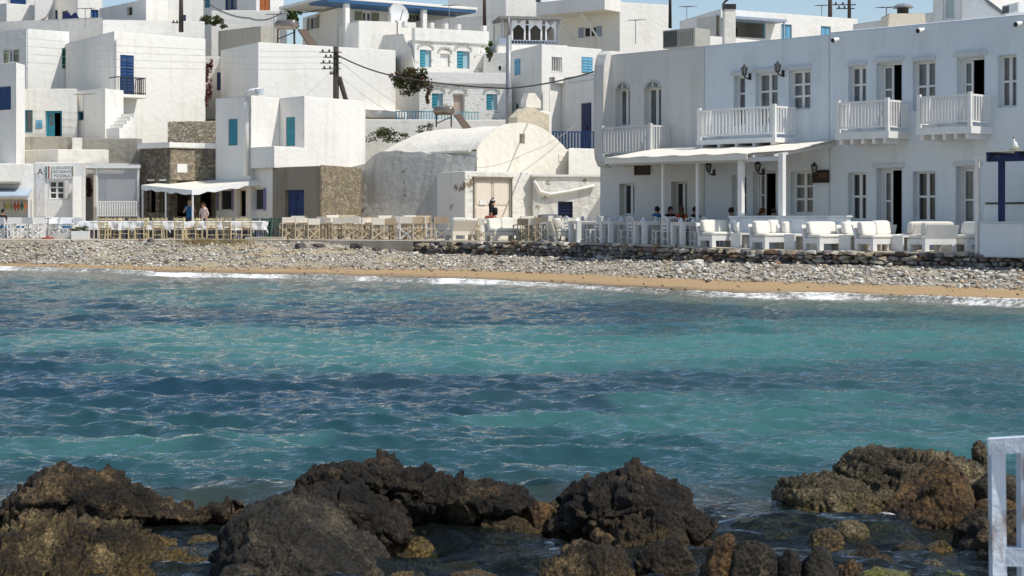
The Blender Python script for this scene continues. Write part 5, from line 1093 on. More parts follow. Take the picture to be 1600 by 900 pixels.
hD, fD = house('chapel_porch', 'flat-roofed white porch room with tall cream double doors before the chapel', [PT(683, 75.4), PT(726, 72.6), PT(832, 74.8)], zw(268, 72.6), WORN, [(1, 741, 279, 798, 350, 'door', dict(c=plaster('cream_door_paint', (.76, .68, .57), (.6, .5, .4), .3, .1), fm=CREAM, dp=.1))], .85, 3, cat='building')
F = fD[1]; part(hD, 'door_frame', mat('weathered_door_frame', (.30, .25, .19), .8, .4, 8), lambda q: (q.fbox(F, F.s(739.5), F.s(740.7), .003, .06, .9, F.z(740, 278)), q.fbox(F, F.s(798.3), F.s(799.5), .003, .06, .9, F.z(740, 278)), q.fbox(F, F.s(738), F.s(801), .003, .07, F.z(740, 278) + .003, F.z(740, 275.5))))
part(hD, 'notice', PWHITE, lambda q: q.fbox(F, F.s(750), F.s(760), -.04, -.025, F.z(750, 320), F.z(750, 312)))
hE, fE = house('outbuilding', 'flaking white wall with small navy window right of the chapel doors', [PT(832, 74.4), PT(940, 74.9)], zw(277, 74.6), WORN, [(0, 872, 315, 895, 340, 'win', dict(n=(1, 4), fm=NAVY, dp=.12, gl=DARKGLASS))], .85, 3, cap=(WHITE2, .12), cat='building')
F = fE[0]; part(hE, 'drain_pipe', WHITE2, lambda q: q.tube([F.p(F.s(x), .1, F.z(x, y)) for x, y in ((834, 283), (838, 290), (843, 300), (860, 304), (890, 299), (928, 290))], .07, 8), True)
house('garden_wall', 'plain white wall piece between the chapel shoulder and the right row', [PT(888, 79), PT(945, 80)], zw(232, 79), WHITE2, (), .9, 2, cat='wall')
house('garden_wall', 'rough white wall with plants behind the chapel and under the blue rail', [PT(560, 88), PT(812, 88.5)], zw(187, 88), WHITE2, (), 1.0, 1.0, cat='wall')

# ------------------------------------------------------------------ left and middle houses, front to back
hP, fP = house('pizzeria', 'small white pizzeria front with six-pane window and lettered sign', [PT(53, 80), PT(134, 80)], zw(254, 80), WHITE, [(0, 77, 283, 100, 311, 'win', dict(n=(2, 3), dp=.12, fw=.05, bw=.03))], .9, 2.5, parapet=.1, cat='restaurant')
F = fP[0]
part(hP, 'folded_shutter', GREYW, lambda q: q.fbox(F, F.s(100.5), F.s(108.5), .003, .05, F.z(100, 312), F.z(100, 282)))
part(hP, 'open_door_leaf', PWHITE, lambda q: q.hexa([F.p(F.s(126), 0.02, .95), F.p(F.s(127.5), .02, .95), F.p(F.s(121), .75, .95), F.p(F.s(119.5), .75, .95), F.p(F.s(126), 0.02, F.z(120, 276)), F.p(F.s(127.5), .02, F.z(120, 276)), F.p(F.s(121), .75, F.z(120, 276)), F.p(F.s(119.5), .75, F.z(120, 276))]))
INK = mat('dark_sign_ink', (.05, .045, .05), .7)
s0, s1, z1, z0 = F.s(71), F.s(116), F.z(90, 259.5), F.z(90, 279); sg = thing('sign', 'white hand-lettered pizzeria sign with green, white and red bars', 'sign', F.p((s0 + s1) / 2, .06, z0))
part(sg, 'board', PWHITE, lambda q: q.fbox(F, s0, s1, .01, .07, z0, z1))
part(sg, 'scroll_edge', OLIVE, lambda q: q.fbox(F, s1 - .09, s1 - .03, .071, .085, z0 + .05, z1 - .02)); part(sg, 'scroll_edge', OLIVE, lambda q: q.fbox(F, s0 + .30, s0 + .33, .071, .085, z0 + .05, z1 - .18))
part(sg, 'green_bar', GREEN, lambda q: q.fbox(F, s0 + .03, s0 + .09, .071, .08, z0, z1)); part(sg, 'red_bar', RED, lambda q: q.fbox(F, s0 + .15, s0 + .21, .071, .08, z0, z1))
sc = (s0 + s1) / 2 + .12
for t, u, w in (('LA DOLCEVITA', .84, 1.02), ('RISTORANTE', .53, .84), ('PIZZERIA', .2, .74)): text_mesh(t, F, sc, z0 + (z1 - z0) * u, .125, .074, INK, sg, width=w)
vs_ = thing('menu_board', 'tall narrow white board with handwriting left of the six-pane window', 'sign', F.p(F.s(64), .04, F.z(64, 338)))
part(vs_, 'board', PWHITE, lambda q: q.fbox(F, F.s(57), F.s(71), .003, .03, F.z(64, 338), F.z(64, 268)))
rr = random.Random(2)
def scrawl(q):      # faded, unreadable handwriting: rows of small pen strokes
    for k in range(3):
        z = F.z(64, 336)
        while z < F.z(64, 274):
            sx = F.s(59.6 + k * 4.3) + rr.uniform(-.05, .05); l = rr.uniform(.03, .09); w = rr.uniform(-.05, .05)
            q.bar(F.p(sx - w, .033, z), F.p(sx + w, .033, z + l), .014, .004); z += l + rr.uniform(.01, .07)
part(vs_, 'handwriting', mat('faded_ink', (.30, .29, .27), .8), scrawl)
text_mesh('A', F, F.s(63), F.z(64, 269), .30, .034, INK, vs_)
# porch beside it
FPc = Face(PT(134, 80.2), PT(219, 80.2)); FB = Face(PT(120, 82.6), PT(222, 82.6)); pr = thing('porch', 'open white porch with clear sheet and picket fence right of the pizzeria', 'porch', FPc.p(FPc.L / 2, 0, .95))
part(pr, 'back_wall', GREYW, lambda q: q.fbox(FB, 0, FB.L, -.3, 0, .9, FB.z(160, 255)))
part(pr, 'roof_beam', PWHITE, lambda q: q.fbox(FPc, -.3, FPc.L, -2.3, .1, FPc.z(160, 263), FPc.z(160, 257.5)))
for px in (147.5, 151, 216): part(pr, 'post', PWHITE if px > 148 else BEIGE, lambda q: q.fbox(FPc, FPc.s(px) - .05, FPc.s(px) + .05, -.1, 0, .95, FPc.z(160, 263.3)))
glm = bpy.data.materials.new('clear_plastic_sheet'); glm.use_nodes = True; nt = glm.node_tree; b = nt.nodes['Principled BSDF']; b.inputs['Base Color'].default_value = (.75, .8, .85, 1); b.inputs['Alpha'].default_value = .25; b.inputs['Roughness'].default_value = .2
part(pr, 'clear_sheet', glm, lambda q: q.fbox(FPc, FPc.s(153), FPc.s(215), -.06, -.05, FPc.z(160, 334), FPc.z(160, 263.5)))
part(pr, 'room_window', GREYGLASS, lambda q: q.fbox(FB, FB.s(154), FB.s(167), .003, .03, FB.z(160, 334), FB.z(160, 280)))
part(pr, 'wreath', mat('dried_flowers', (.12, .05, .05), .9, .5, 20), lambda q: [q.ell(FB.p(FB.s(137) + rr.uniform(-.25, .25), .12, FB.z(137, 290) + rr.uniform(-.45, .3)), (.13, .1, .13), 6, 4) for _ in range(9)])
railing(pr, 'picket_fence', FPc, 152.5, 216, 314, 338, PWHITE, 17, .07, o=.12, bname='picket')
# left low bar with lean-to
hQ, fQ = house('beach_bar', 'low white bar room at the left edge under a blue-grey awning', [PT(-60, 79.4), PT(53, 80)], zw(256, 79.6), WHITE2, [(0, -20, 312, 49, 342, 'niche', dict(dp=.6, m=GREYW))], .9, 2.5, cat='restaurant')
F = fQ[0]; part(hQ, 'awning', mat('blue_grey_awning', (.42, .50, .58), .8, .2, 2), lambda q: q.hexa([F.p(-.2, 1.5, F.z(20, 308)), F.p(F.L - .1, 1.5, F.z(20, 308)), F.p(F.L - .1, .01, F.z(20, 297)), F.p(-.2, .01, F.z(20, 297)), F.p(-.2, 1.5, F.z(20, 306)), F.p(F.L - .1, 1.5, F.z(20, 306)), F.p(F.L - .1, .01, F.z(20, 294)), F.p(-.2, .01, F.z(20, 294))]))
part(hQ, 'roof_mat', CONCRETE, lambda q: q.fbox(F, .2, F.L - .6, .0, .9, F.z(20, 288), F.z(20, 284)))
part(hQ, 'post', PWHITE, lambda q: q.fbox(F, F.L - .15, F.L - .04, 1.2, 1.3, .95, F.z(20, 306)))
gar = thing('garland', 'garland of red, yellow and green diamonds in the beach bar', 'garland', F.p(F.s(28), .1, F.z(28, 322)))
for i, cc in enumerate([OLIVE, mat('dull_yellow', (.40, .32, .08), .8), OLIVE, RED, REDCL, GREEN, TERRACOTTA, RED]):
    s = F.s(7 + i * 5.4); z = F.z(25, 322); part(gar, 'diamond', cc, lambda q: q.extr(F, [(s - .08, z), (s, z - .26), (s + .08, z), (s, z + .26)], -.05, -.03))
house('roof_room', 'cream flat box on the roof behind the pizzeria sign', [PT(28, 84.2), PT(90, 82.6), PT(170, 83.2)], zw(234, 82.8), CREAM, (), 3.0, 2, cat='building')
house('retaining_wall', 'bare grey-brown concrete wall below the small teal-door house', [PT(37, 85), PT(114, 85)], zw(214, 85), CONCRETE, (), 3.0, .6, cat='wall', parapet=.01)
rw, rf = house('retaining_wall', 'grey block retaining wall left of the stone tavern', [PT(113, 84.6), PT(222, 84.4)], zw(217, 84.5), CONCRETE, (), 1.0, .6, cat='wall', parapet=.01)
part(rw, 'whitewashed_end', WHITE2, lambda q: q.fbox(rf[0], 0, .5, .003, .05, 3.0, rf[0].z(120, 215)))
hS, fS = house('stone_tavern', 'dark stone tavern with whitewashed flat roof edge behind the canvas awning', [PT(218, 80.6), PT(265, 79.3), PT(305, 80.1), PT(338, 80.3)], zw(232, 80), STONE_DK,
    [(0, 229, 283, 243, 332, 'dark', dict(dp=.25, fm=BROWNREND)), (0, 248, 283, 260, 332, 'dark', dict(dp=.25, fm=BROWNREND)), (1, 277, 283, 298, 338, 'dark', dict(dp=.25, fm=SIGNBROWN)), (2, 313, 288, 331, 338, 'dark', dict(dp=.25, fm=SIGNBROWN))], .9, 4, cap=(WHITE2, .26), cat='tavern')
F = fS[1]; part(hS, 'sunlit_stone_face', STONE_LT, lambda q: q.fbox(F, F.s(266), F.s(304), .003, .03, F.z(280, 281), F.z(280, 234)))  # sunlit part of the tavern stone painted in as lighter masonry
part(hS, 'white_patch', WHITE, lambda q: q.fbox(F, F.s(276), F.s(292), .031, .05, F.z(280, 270), F.z(280, 256)))
for a, b_ in ((231, 242), (250, 260)): part(hS, 'lintel_stone', WHITE2, lambda q: q.fbox(fS[0], fS[0].s(a), fS[0].s(b_), .003, .06, fS[0].z(a, 283), fS[0].z(a, 280)))
house('rubble_wall', 'pale rubble garden wall above the stone tavern roof', [PT(262, 87), PT(342, 87)], zw(190, 87), STONE_PALE, (), 3.0, .6, cat='wall', parapet=.01)

# saw-tooth white house with teal shutters over a stone basement
hT, fT = house('house', 'white angular house with narrow teal shutters and rooftop flue above the taverns', [PT(337, 80.2), PT(392, 78.4), PT(437, 80.2), PT(475, 78.6), PT(571, 82.2)], zw(150, 78.6), WHITE,
    [(0, 357, 186, 371, 227, 'shut', dict(c=TEAL, dp=.15)), (2, 447, 183, 461, 228, 'shut', dict(c=TEAL, dp=.15)),
     (0, 342, 296, 362, 329, 'winsh', dict(c=PURPLE, n=(1, 1), sw=.14, dp=.12)), (0, 371, 296, 384, 338, 'dark', dict(dp=.2, fm=BEIGE)) ], .9, 4)
q0 = [Vector(PT(391, 78.35)), Vector(PT(428, 77.0)), Vector(PT(480, 78.75))]
hT2, fT2 = house('terrace_block', 'white terrace parapet block stepping out below the teal shutters', q0, zw(229, 77.2), WHITE, [], zw(262, 77.2), 1.6, cat='terrace', parapet=.5)
hG, fG = house('annex', 'shaded cream ground-floor front with lavender shutters under the canvas awning', [PT(384, 79.2), PT(428, 77.5)], zw(262, 78), WHITE2, [(0, 396, 294, 412, 329, 'winsh', dict(c=PURPLE, n=(1, 1), sw=.2, dp=.12))], .9, 1.6, cat='building')
hU, fU = house('stone_basement', 'brown stone basement with blue plank door below the white angular house', [PT(426, 77.5), PT(500, 75.2), PT(563, 79.6)], zw(261, 76.4), BROWNREND, [(0, 446, 297, 475, 347, 'door', dict(c=mat('faded_blue_planks', (.03, .06, .16), .7, .4, 8, stretch=(6, 6, .3)), dp=.18))], .85, 3, cat='building', parapet=.05)
F = fU[1]; part(hU, 'rubble_face', STONE_LT, lambda q: q.fbox(F, .05, F.L, .003, .05, .9, zw(259, 76.4)))
F = fT[0]; part(hT, 'flue_pipe', PWHITE, lambda q: q.tube([fT[0].p(fT[0].L - .1, .18, z) for z in (zw(275, 78.4), zw(160, 78.4))] + [fT[0].p(fT[0].L - .05, .18, zw(148, 78.4)), fT[0].p(fT[0].L + .1, .1, zw(143, 78.4)), fT[0].p(fT[0].L + .55, 0, zw(142, 78.4))], .12, 10), True)
part(hT, 'flue_cap', RUST, lambda q: q.lathe(tuple(fT[0].p(fT[0].L + .62, 0, zw(144.5, 78.4))), [(.2, -.12), (.22, .12)], 10))

def left_awning():
    r = thing('awning', 'white canvas awning on thin posts in front of the stone tavern', 'awning', PT(300, 77) + (.95,))
    c = [px2w(221, 289, 79.2), px2w(300, 297, 75.6), px2w(418, 279, 78.6), px2w(337, 276, 81.5)]
    q = MB(); n = 8; vs = []
    for i in range(n + 1):
        for j in range(n + 1):
            u, v = i / n, j / n; p = (c[0] * (1 - u) + c[1] * u) * (1 - v) + (c[3] * (1 - u) + c[2] * u) * v; p.z -= .10 * math.sin(math.pi * u) * math.sin(math.pi * v); vs.append(tuple(p))
    fs = [(i * (n + 1) + j, (i + 1) * (n + 1) + j, (i + 1) * (n + 1) + j + 1, i * (n + 1) + j + 1) for i in range(n) for j in range(n)]
    q.add(vs, fs); q.add([(x, y, z - .02) for x, y, z in vs], [f[::-1] for f in fs]); q.build('canvas', CANVAS, r)
    for a, b_ in ((0, 1), (1, 2)):
        q = MB(); m_ = 10; vs = []
        for i in range(m_ + 1):
            p = c[a].lerp(c[b_], i / m_); d = .22 + .05 * math.sin(i * 2.4); vs += [(p.x, p.y - .02, p.z), (p.x, p.y - .03, p.z - d)]
        q.add(vs, [(2 * i, 2 * i + 1, 2 * i + 3, 2 * i + 2) for i in range(m_)]); q.build('valance', CLOTHW, r)
    for px, Y in ((223, 79.1), (259, 77.4), (301, 75.7)):
        zt_ = interp([(221, zw(289, 79.2)), (300, zw(297, 75.6))], px) - .03; part(r, 'post', PWHITE, lambda q: q.tube([PT(px, Y) + (.98,), PT(px, Y) + (zt_,)], .045, 8))
left_awning()

# ---- second row on the left
h1, f1 = house('house', 'tall plain white house with blue door and iron balcony', [PT(103, 93), PT(178, 87), PT(321, 90.6)], zw(49, 87), WHITE2,
    [(1, 188, 86, 209, 148, 'shut', dict(c=BLUE, dp=.15, **{'in': .02})), (1, 191, 177, 213, 222, 'door', dict(c=mat('teal_glass_door', (.10, .16, .18), .2), fm=SKYB, dp=.1, leaves=1))], 3.0, 6)
F = f1[1]; Fo = F.off(.95)
bb = part(h1, 'balcony', WHITE2, lambda q: q.fbox(F, Fo.s(184), Fo.s(229), .003, .95, F.z(205, 155), F.z(205, 150)))
s0, s1 = Fo.s(184.5), Fo.s(228); zt_, zb_ = F.z(205, 123), F.z(205, 149.8)
part(bb, 'handrail', IRON, lambda q: (q.fbox(F, s0, s1, .90, .94, zt_ - .05, zt_), q.fbox(F, s0, s0 + .04, .01, .899, zt_ - .05, zt_), q.fbox(F, s1 - .04, s1, .01, .899, zt_ - .05, zt_)))
part(bb, 'bottom_rail', IRON, lambda q: (q.fbox(F, s0, s1, .90, .94, zb_ + .05, zb_ + .1)))
for i in range(15): s = s0 + .02 + (s1 - s0 - .04) * i / 14; part(bb, 'iron_bar', IRON, lambda q: q.fbox(F, s - .012, s + .012, .905, .935, zb_, zt_ - .05))
for i in range(5): part(bb, 'iron_bar', IRON, lambda q: q.fbox(F, s1 - .035, s1 - .01, .1 + .16 * i, .125 + .16 * i, zb_, zt_ - .05))
pipe(h1, F, 181, 62, 146, PWHITE, .06)
h2, f2 = house('house', 'white house with olive-shuttered window and green shutter at far left', [PT(-60, 94), PT(43, 92), PT(108, 93.4)], zw(45, 92), WHITE,
    [(0, 13, 78, 23, 98, 'winsh', dict(c=OLIVE, n=(2, 1), dp=.12, sw=.27)), (1, 97, 75, 102.5, 107, 'shut', dict(c=GREEN, dp=.1))], 3.0, 6)
pipe(h2, f2[0], 42.5, 47, 140, PGREY, .05)
h3, f3 = house('house', 'small lit white house with teal door and two teal windows', [PT(37, 86.2), PT(121, 86)], zw(139, 86), WHITE,
    [(0, 38, 172, 51, 207, 'win', dict(n=(1, 1), fm=TEAL, dp=.12, gl=GREYGLASS)), (0, 71, 173, 97, 213, 'half', dict(c=TEAL, fm=TEAL, dp=.15, h=.5, fw=.1)), (0, 56, 188, 66, 201, 'shut', dict(c=SKYB, dp=.06, **{'in': .01}))], 4.5, 3)
h4, f4 = house('annex', 'shaded white annex with tiny teal window beside the teal-door house', [PT(121, 86.4), PT(164, 84.9), PT(193, 86.2)], zw(139, 85.2), WHITE2, [(0, 121.6, 174, 131, 188, 'win', dict(n=(1, 1), fm=TEAL, dp=.1))], 4.0, 2, cat='building')
part(h4, 'outside_stair', WHITE2, lambda q: [q.fbox(f4[1], .1 + .28 * i, .38 + .28 * i, .003, .8, 4.0, 6.4 + .2 * i) for i in range(5)])
h5, f5 = house('house', 'white wall with blue shutter cut by the left frame edge', [PT(-60, 84.5), PT(25, 81.6), PT(39, 83)], zw(98, 81.8), WHITE, [(0, -14, 136, 17, 172, 'shut', dict(c=BLUE, dp=.1, **{'in': .01}))], .9, 4)

# ---- upper left
h6, f6 = house('house', 'white house with sweeping curved buttress at the upper left', [PT(-60, 107), PT(10, 104.5), PT(58, 105.5)], zw(5, 104.5), WHITE, (), 8, 5)
cf = Face(PT(54, 104), PT(150, 105)); part(h6, 'curved_buttress', WHITE, lambda q: q.extr(cf, [(0, cf.z(55, 42)), (cf.s(64), cf.z(64, 40))] + [(cf.s(64 + 22 * t), cf.z(64 + 22 * t, 30 - 40 * t ** 2.2)) for t in [i / 8 for i in range(9)]] + [(0, cf.z(54, -12))], -1.5, 0))
part(h6, 'upper_storey', WHITE2, lambda q: q.box(xw(-60, 107), xw(56, 107), 106.6, 110, 12, zw(-40, 106)))
part(h6, 'upper_window', BLUE, lambda q: q.box(xw(16, 106.5), xw(40, 106.5), 106.5, 106.59, zw(9, 106.5), zw(-10, 106.5)))
h7, f7 = house('house', 'shaded white house with navy shutters and tipped tables on its terrace', [PT(60, 112), PT(121, 108), PT(160, 109)], zw(-40, 108), WHITE, [(0, 86, 16, 90, 30, 'shut', dict(c=NAVY, dp=.08)), (0, 97, 17, 106, 34, 'shut', dict(c=NAVY, dp=.08)), (1, 142, 15, 154, 28, 'win', dict(n=(2, 1), fm=BLUE, gl=mat('blue_lit_glass', (.05, .12, .3), .2), dp=.08))], 10, 5)
house('parapet_wall', 'long low white parapet running across the upper left', [PT(-60, 101.5), PT(62, 100), PT(160, 98.5)], zw(31.5, 99.8), GREYW, (), 9, .5, cat='wall', parapet=.02)
h8, f8 = house('house', 'white block with one small square window above the balcony house', [PT(155, 103.5), PT(228, 99), PT(262, 100)], zw(2, 100), WHITE2, [(0, 198, 11, 207, 24, 'win', dict(n=(1, 1), fm=BEIGE, dp=.15, fw=.04))], 9, 4)
h9, f9 = house('house', 'bright white block with navy shutter behind the wooden pole', [PT(226, 101.5), PT(318, 102.5)], zw(-40, 102), WHITE, [(0, 280, 23, 290.5, 47, 'shut', dict(c=NAVY, dp=.08))], 9, 4)
house('parapet_wall', 'white parapet under the small square window block', [PT(160, 97.5), PT(320, 98.3)], zw(33, 98), WHITE, (), 9, .6, cat='wall', parapet=.02)
for i, px in enumerate((102, 113)):
    Y = 99.5; c = px2w(px + 4, 27, Y); t = thing('tipped_table', ['navy tabletop tipped on edge on the upper left terrace, left one', 'navy tabletop tipped on edge on the upper left terrace, right one'][i], 'table', tuple(c))
    part(t, 'top', NAVY, lambda q: q.hexa([(c.x - .22, c.y, c.z - .3), (c.x + .3, c.y, c.z - .25), (c.x + .3, c.y + .3, c.z - .25), (c.x - .22, c.y + .3, c.z - .3), (c.x - .3, c.y, c.z + .05), (c.x + .02, c.y, c.z + .3), (c.x + .02, c.y + .3, c.z + .3), (c.x - .3, c.y + .3, c.z + .05)]))
    part(t, 'leg', NAVY, lambda q: q.bar((c.x, c.y + .2, c.z - .2), (c.x + .3, c.y + .3, c.z - .7), .05))

# ---- middle back
h10, f10 = house('house', 'large plain white house behind the power pole', [PT(345, 92), PT(403, 88), PT(618, 92.2)], zw(66, 88), WHITE, (), 3.0, 6)
part(h10, 'door_canopy', CREAM, lambda q: q.hexa([f10[1].p(f10[1].s(569), .9, f10[1].z(590, 186)), f10[1].p(f10[1].L + .25, .9, f10[1].z(590, 184)), f10[1].p(f10[1].L + .25, .01, f10[1].z(590, 182)), f10[1].p(f10[1].s(569), .01, f10[1].z(590, 182)), f10[1].p(f10[1].s(569), .9, f10[1].z(590, 174)), f10[1].p(f10[1].L + .25, .9, f10[1].z(590, 176)), f10[1].p(f10[1].L + .25, .01, f10[1].z(590, 171)), f10[1].p(f10[1].s(569), .01, f10[1].z(590, 171))]))
part(h10, 'canopy_post', PWHITE, lambda q: q.tube([f10[1].p(f10[1].L + .1, .8, 4.5), f10[1].p(f10[1].L + .1, .8, f10[1].z(590, 180))], .12, 8))
house('old_wall', 'weathered grey stone wall end above the large white house', [PT(341, 97.5), PT(407, 95), PT(437, 96)], zw(41, 95), CONCRETE, (), 7, 1.0, cat='wall', parapet=.01)
house('house', 'narrow white house with blue shutter seen between two big white houses', [PT(316, 97), PT(350, 97)], zw(88, 97), WHITE, [(0, 339, 113, 346, 141, 'shut', dict(c=BLUE, dp=.06))], 4, 3)
h11, f11 = house('house', 'white house with blue window and orange wooden door at the top', [PT(312, 110), PT(400, 108), PT(443, 109)], zw(-40, 108), WHITE, [(0, 352, -4, 370, 15, 'win', dict(n=(2, 1), fm=BLUE, gl=GREYGLASS, dp=.1)), (0, 320, -8, 328, 12, 'shut', dict(c=TEAL, dp=.08)), (1, 406, -6, 422, 18, 'door', dict(c=ORANGE, dp=.1))], 9, 4)
house('parapet_wall', 'white garden parapet below the orange door', [PT(330, 103), PT(448, 103)], zw(17, 103), WHITE, (), 9, .5, cat='wall', parapet=.02)
h12, f12 = house('house', 'wide white villa with blue roof edge, porch pillars and olive shutters', [PT(473, 106), PT(527, 101), PT(712, 105.5)], zw(12, 101), WHITE2,
    [(0, 483, 26, 496, 46, 'winsh', dict(c=OLIVE, n=(1, 1), sw=.3, dp=.1)), (1, 566, 19, 580, 33, 'winsh', dict(c=OLIVE, n=(2, 1), sw=.5, dp=.1)), (1, 635, 22, 656, 36, 'win', dict(fm=OLIVE, n=(4, 1), dp=.1))], 8, 6)
F = f12[1]; Fo = F.off(2.2)
part(h12, 'roof_edge', mat('blue_roof_edge', (.04, .12, .26), .5), lambda q: q.fbox(F, Fo.s(510), F.L, .003, 2.35, F.z(600, 17.5), F.z(600, 13.5))); part(h12, 'roof', WHITE, lambda q: q.fbox(F, Fo.s(509), F.L + .1, -4, 2.38, F.z(600, 13.5) + .003, F.z(600, 9)))
for px in (543, 614, 664): part(h12, 'pillar', WHITE, lambda q: q.fbox(F, Fo.s(px) - .15, Fo.s(px) + .15, 1.9, 2.2, 9, F.z(600, 17.7)))
h13, f13 = house('terrace_block', 'white terrace block with small door below the villa porch', [PT(530, 100), PT(560, 97.8), PT(650, 98.8)], zw(33, 98), WHITE2, [(0, 535, 50, 543, 70, 'win', dict(n=(1, 1), fm=PWHITE, dp=.08))], 8, 2, cat='terrace')
# ---- whitewashed rubble house with teal shutters
SHT = dict(c=TEAL, dp=.15, ajar=mat('pale_curtain', (.34, .50, .56), .8)); 
h14, f14 = house('house', 'upper whitewashed stone storey with two teal shuttered windows and a niche', [PT(560, 102), PT(648, 94.5), PT(762, 96.5)], zw(62, 94.8), STONE_WH,
    [(1, 656, 78, 674, 105, 'shut', SHT), (1, 714, 80, 734, 107, 'shut', SHT), (1, 688, 84, 703, 104, 'niche', dict(dp=.12, m=WHITE))], 4, 5)
F = f14[1]; part(h14, 'parapet', WHITE, lambda q: q.fbox(F, -.05, F.L + .05, -.3, .08, zw(62, 94.8) - .1, F.z(700, 46)))
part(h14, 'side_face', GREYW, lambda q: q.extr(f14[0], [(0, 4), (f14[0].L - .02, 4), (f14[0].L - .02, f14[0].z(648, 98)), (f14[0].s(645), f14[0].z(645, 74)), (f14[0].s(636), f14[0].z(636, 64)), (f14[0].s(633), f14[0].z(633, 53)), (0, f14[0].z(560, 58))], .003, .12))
for px in (634, 675, 697, 717, 757): part(h14, 'parapet_post', WHITE, lambda q: q.fbox(F, F.s(px) - .12, F.s(px) + .12, -.28, .06, F.z(700, 46) + .003, F.z(700, 37)))
h15, f15 = house('house', 'lower whitewashed stone storey with teal windows and pink-curtained door', [PT(655, 92.2), PT(793, 92.8)], zw(128, 92.4), STONE_WH,
    [(0, 675, 146, 692, 169, 'shut', SHT), (0, 760, 147, 777, 172, 'shut', SHT), (0, 707, 146, 726, 186, 'win', dict(n=(1, 1), gl=mat('pink_curtain', (.60, .46, .38), .9, .4, 3, stretch=(14, 14, .2)), dp=.14))], 4, 3)
part(h15, 'parapet', WHITE, lambda q: q.fbox(f15[0], -.05, f15[0].L + .05, -.3, .1, f15[0].z(700, 131), f15[0].z(700, 113)))
VST = [mat('arch_stone_pale', (.66, .62, .54), .9, .3, 5), mat('arch_stone_grey', (.48, .44, .37), .9, .3, 5)]
for (h, F, x0, x1, yt_) in ((h14, f14[1], 656, 674, 78), (h14, f14[1], 714, 734, 80), (h14, f14[1], 688, 703, 84), (h15, f15[0], 675, 692, 146), (h15, f15[0], 760, 777, 147), (h15, f15[0], 707, 726, 146)):
    s0, s1 = F.s(x0), F.s(x1); c, hw = (s0 + s1) / 2, (s1 - s0) / 2 + .06; z = F.z((x0 + x1) / 2, yt_)
    for k in range(11):
        a = math.pi * (k + .5) / 11; ca, sa = math.cos(a), math.sin(a); t = .045
        pl = [(c + hw * ca - t * sa, z + .05 + .24 * sa + t * ca), (c + hw * ca + t * sa, z + .05 + .24 * sa - t * ca), (c + (hw + .11) * ca + t * sa, z + .05 + .35 * sa - t * ca), (c + (hw + .11) * ca - t * sa, z + .05 + .35 * sa + t * ca)]
        part(h, 'arch_stone', VST[k % 2], lambda q: q.extr(F, pl, .003, .04))
bw, bf = house('balcony_wall', 'white balcony wall with blue and teal picket rail', [PT(615, 90.5), PT(795, 91)], zw(187, 90.5), WHITE, (), 4, .8, cat='wall', parapet=.02)
railing(bw, 'blue_rail', bf[0], 617, 686, 173, 187, SKYB, 16, .06, o=-.1); railing(bw, 'teal_rail', bf[0], 688, 749, 174, 187, mat('pale_teal_paint', (.22, .48, .52), .5, .2, 5), 13, .05, o=-.1)
house('annex', 'shaded white recess wall behind the bougainvillea', [PT(600, 93.5), PT(662, 92.4)], zw(124, 93), GREYW, (), 4, 2, cat='building')
# ---- right of the concrete pole
h16, f16 = house('house', 'white house with barred window, two sky-blue shutters and flat roof', [PT(800, 94), PT(846, 90.5), PT(940, 93)], zw(70, 90.7), WHITE,
    [(0, 804, 92, 813, 117, 'shut', dict(c=SKYB, dp=.06, **{'in': .01})), (1, 862, 89, 878, 112, 'grille', dict(n=(1, 1), dp=.2, gl=DARKGLASS)), (1, 909, 89, 926, 114, 'shut', dict(c=SKYB, dp=.06, **{'in': .01})), (0, 803, 161, 810, 186, 'win', dict(n=(1, 1), dp=.1))], 3, 5)
h17, f17 = house('house', 'white cube house with tall navy door and lamp left of the right row', [PT(858, 88.4), PT(877, 89.2), PT(945, 85.6)], zw(120, 88), WHITE, [(1, 908, 161, 924, 232, 'door', dict(c=NAVY, dp=.06, leaves=1))], 2, 2)
bl, bf = house('balcony_wall', 'white ledge carrying a dark blue picket fence', [PT(858, 85), PT(940, 85.2)], zw(234, 85), WHITE2, (), 2, .8, cat='wall', parapet=.02)
railing(bl, 'blue_rail', bf[0], 862, 935, 205, 233, BLUE, 15, .07, o=-.1)
h18, f18 = house('house', 'white upper house with deep balcony slab and grey-blue shutters', [PT(870, 107), PT(968, 104), PT(1048, 105.5)], zw(3, 104), WHITE, [(0, 912, 42, 932, 58, 'winsh', dict(c=STEELBL, n=(2, 1), sw=.38, dp=.1)),], 9, 6)
F = f18[0]; part(h18, 'balcony_slab', WHITE, lambda q: q.fbox(F, -.3, F.L + .1, .003, 1.7, F.z(920, 24), F.z(920, 3)))
for px in (889, 930): part(h18, 'strut', PWHITE, lambda q: q.bar(F.p(F.s(px), 1.5, F.z(px, 24)), F.p(F.s(px + 9), .1, F.z(px, 64)), .09))
house('house', 'white block with dark openings at the top above the curtained pergola', [PT(700, 112), PT(790, 109), PT(880, 110)], zw(-30, 109), WHITE, [(1, 836, -6, 846, 5, 'win', dict(n=(1, 1), dp=.1))], 9, 5)
house('parapet_wall', 'low white roof wall between the two upper houses', [PT(640, 104), PT(770, 100.5)], zw(28, 102), GREYW, (), 8, 1, cat='wall', parapet=.02)
house('house', 'shaded white side wall with steel pipes left of the curtained pergola', [PT(752, 101), PT(788, 98.5), PT(800, 99)], zw(30, 99), WHITE2, (), 4, 3)
Y = 97.0; F = Face(PT(783, Y), PT(878, Y + .6)); pg = thing('pergola', 'grey pergola balcony with tied-back white curtains', 'pergola', F.p(F.L / 2, 0, zw(100, Y)))
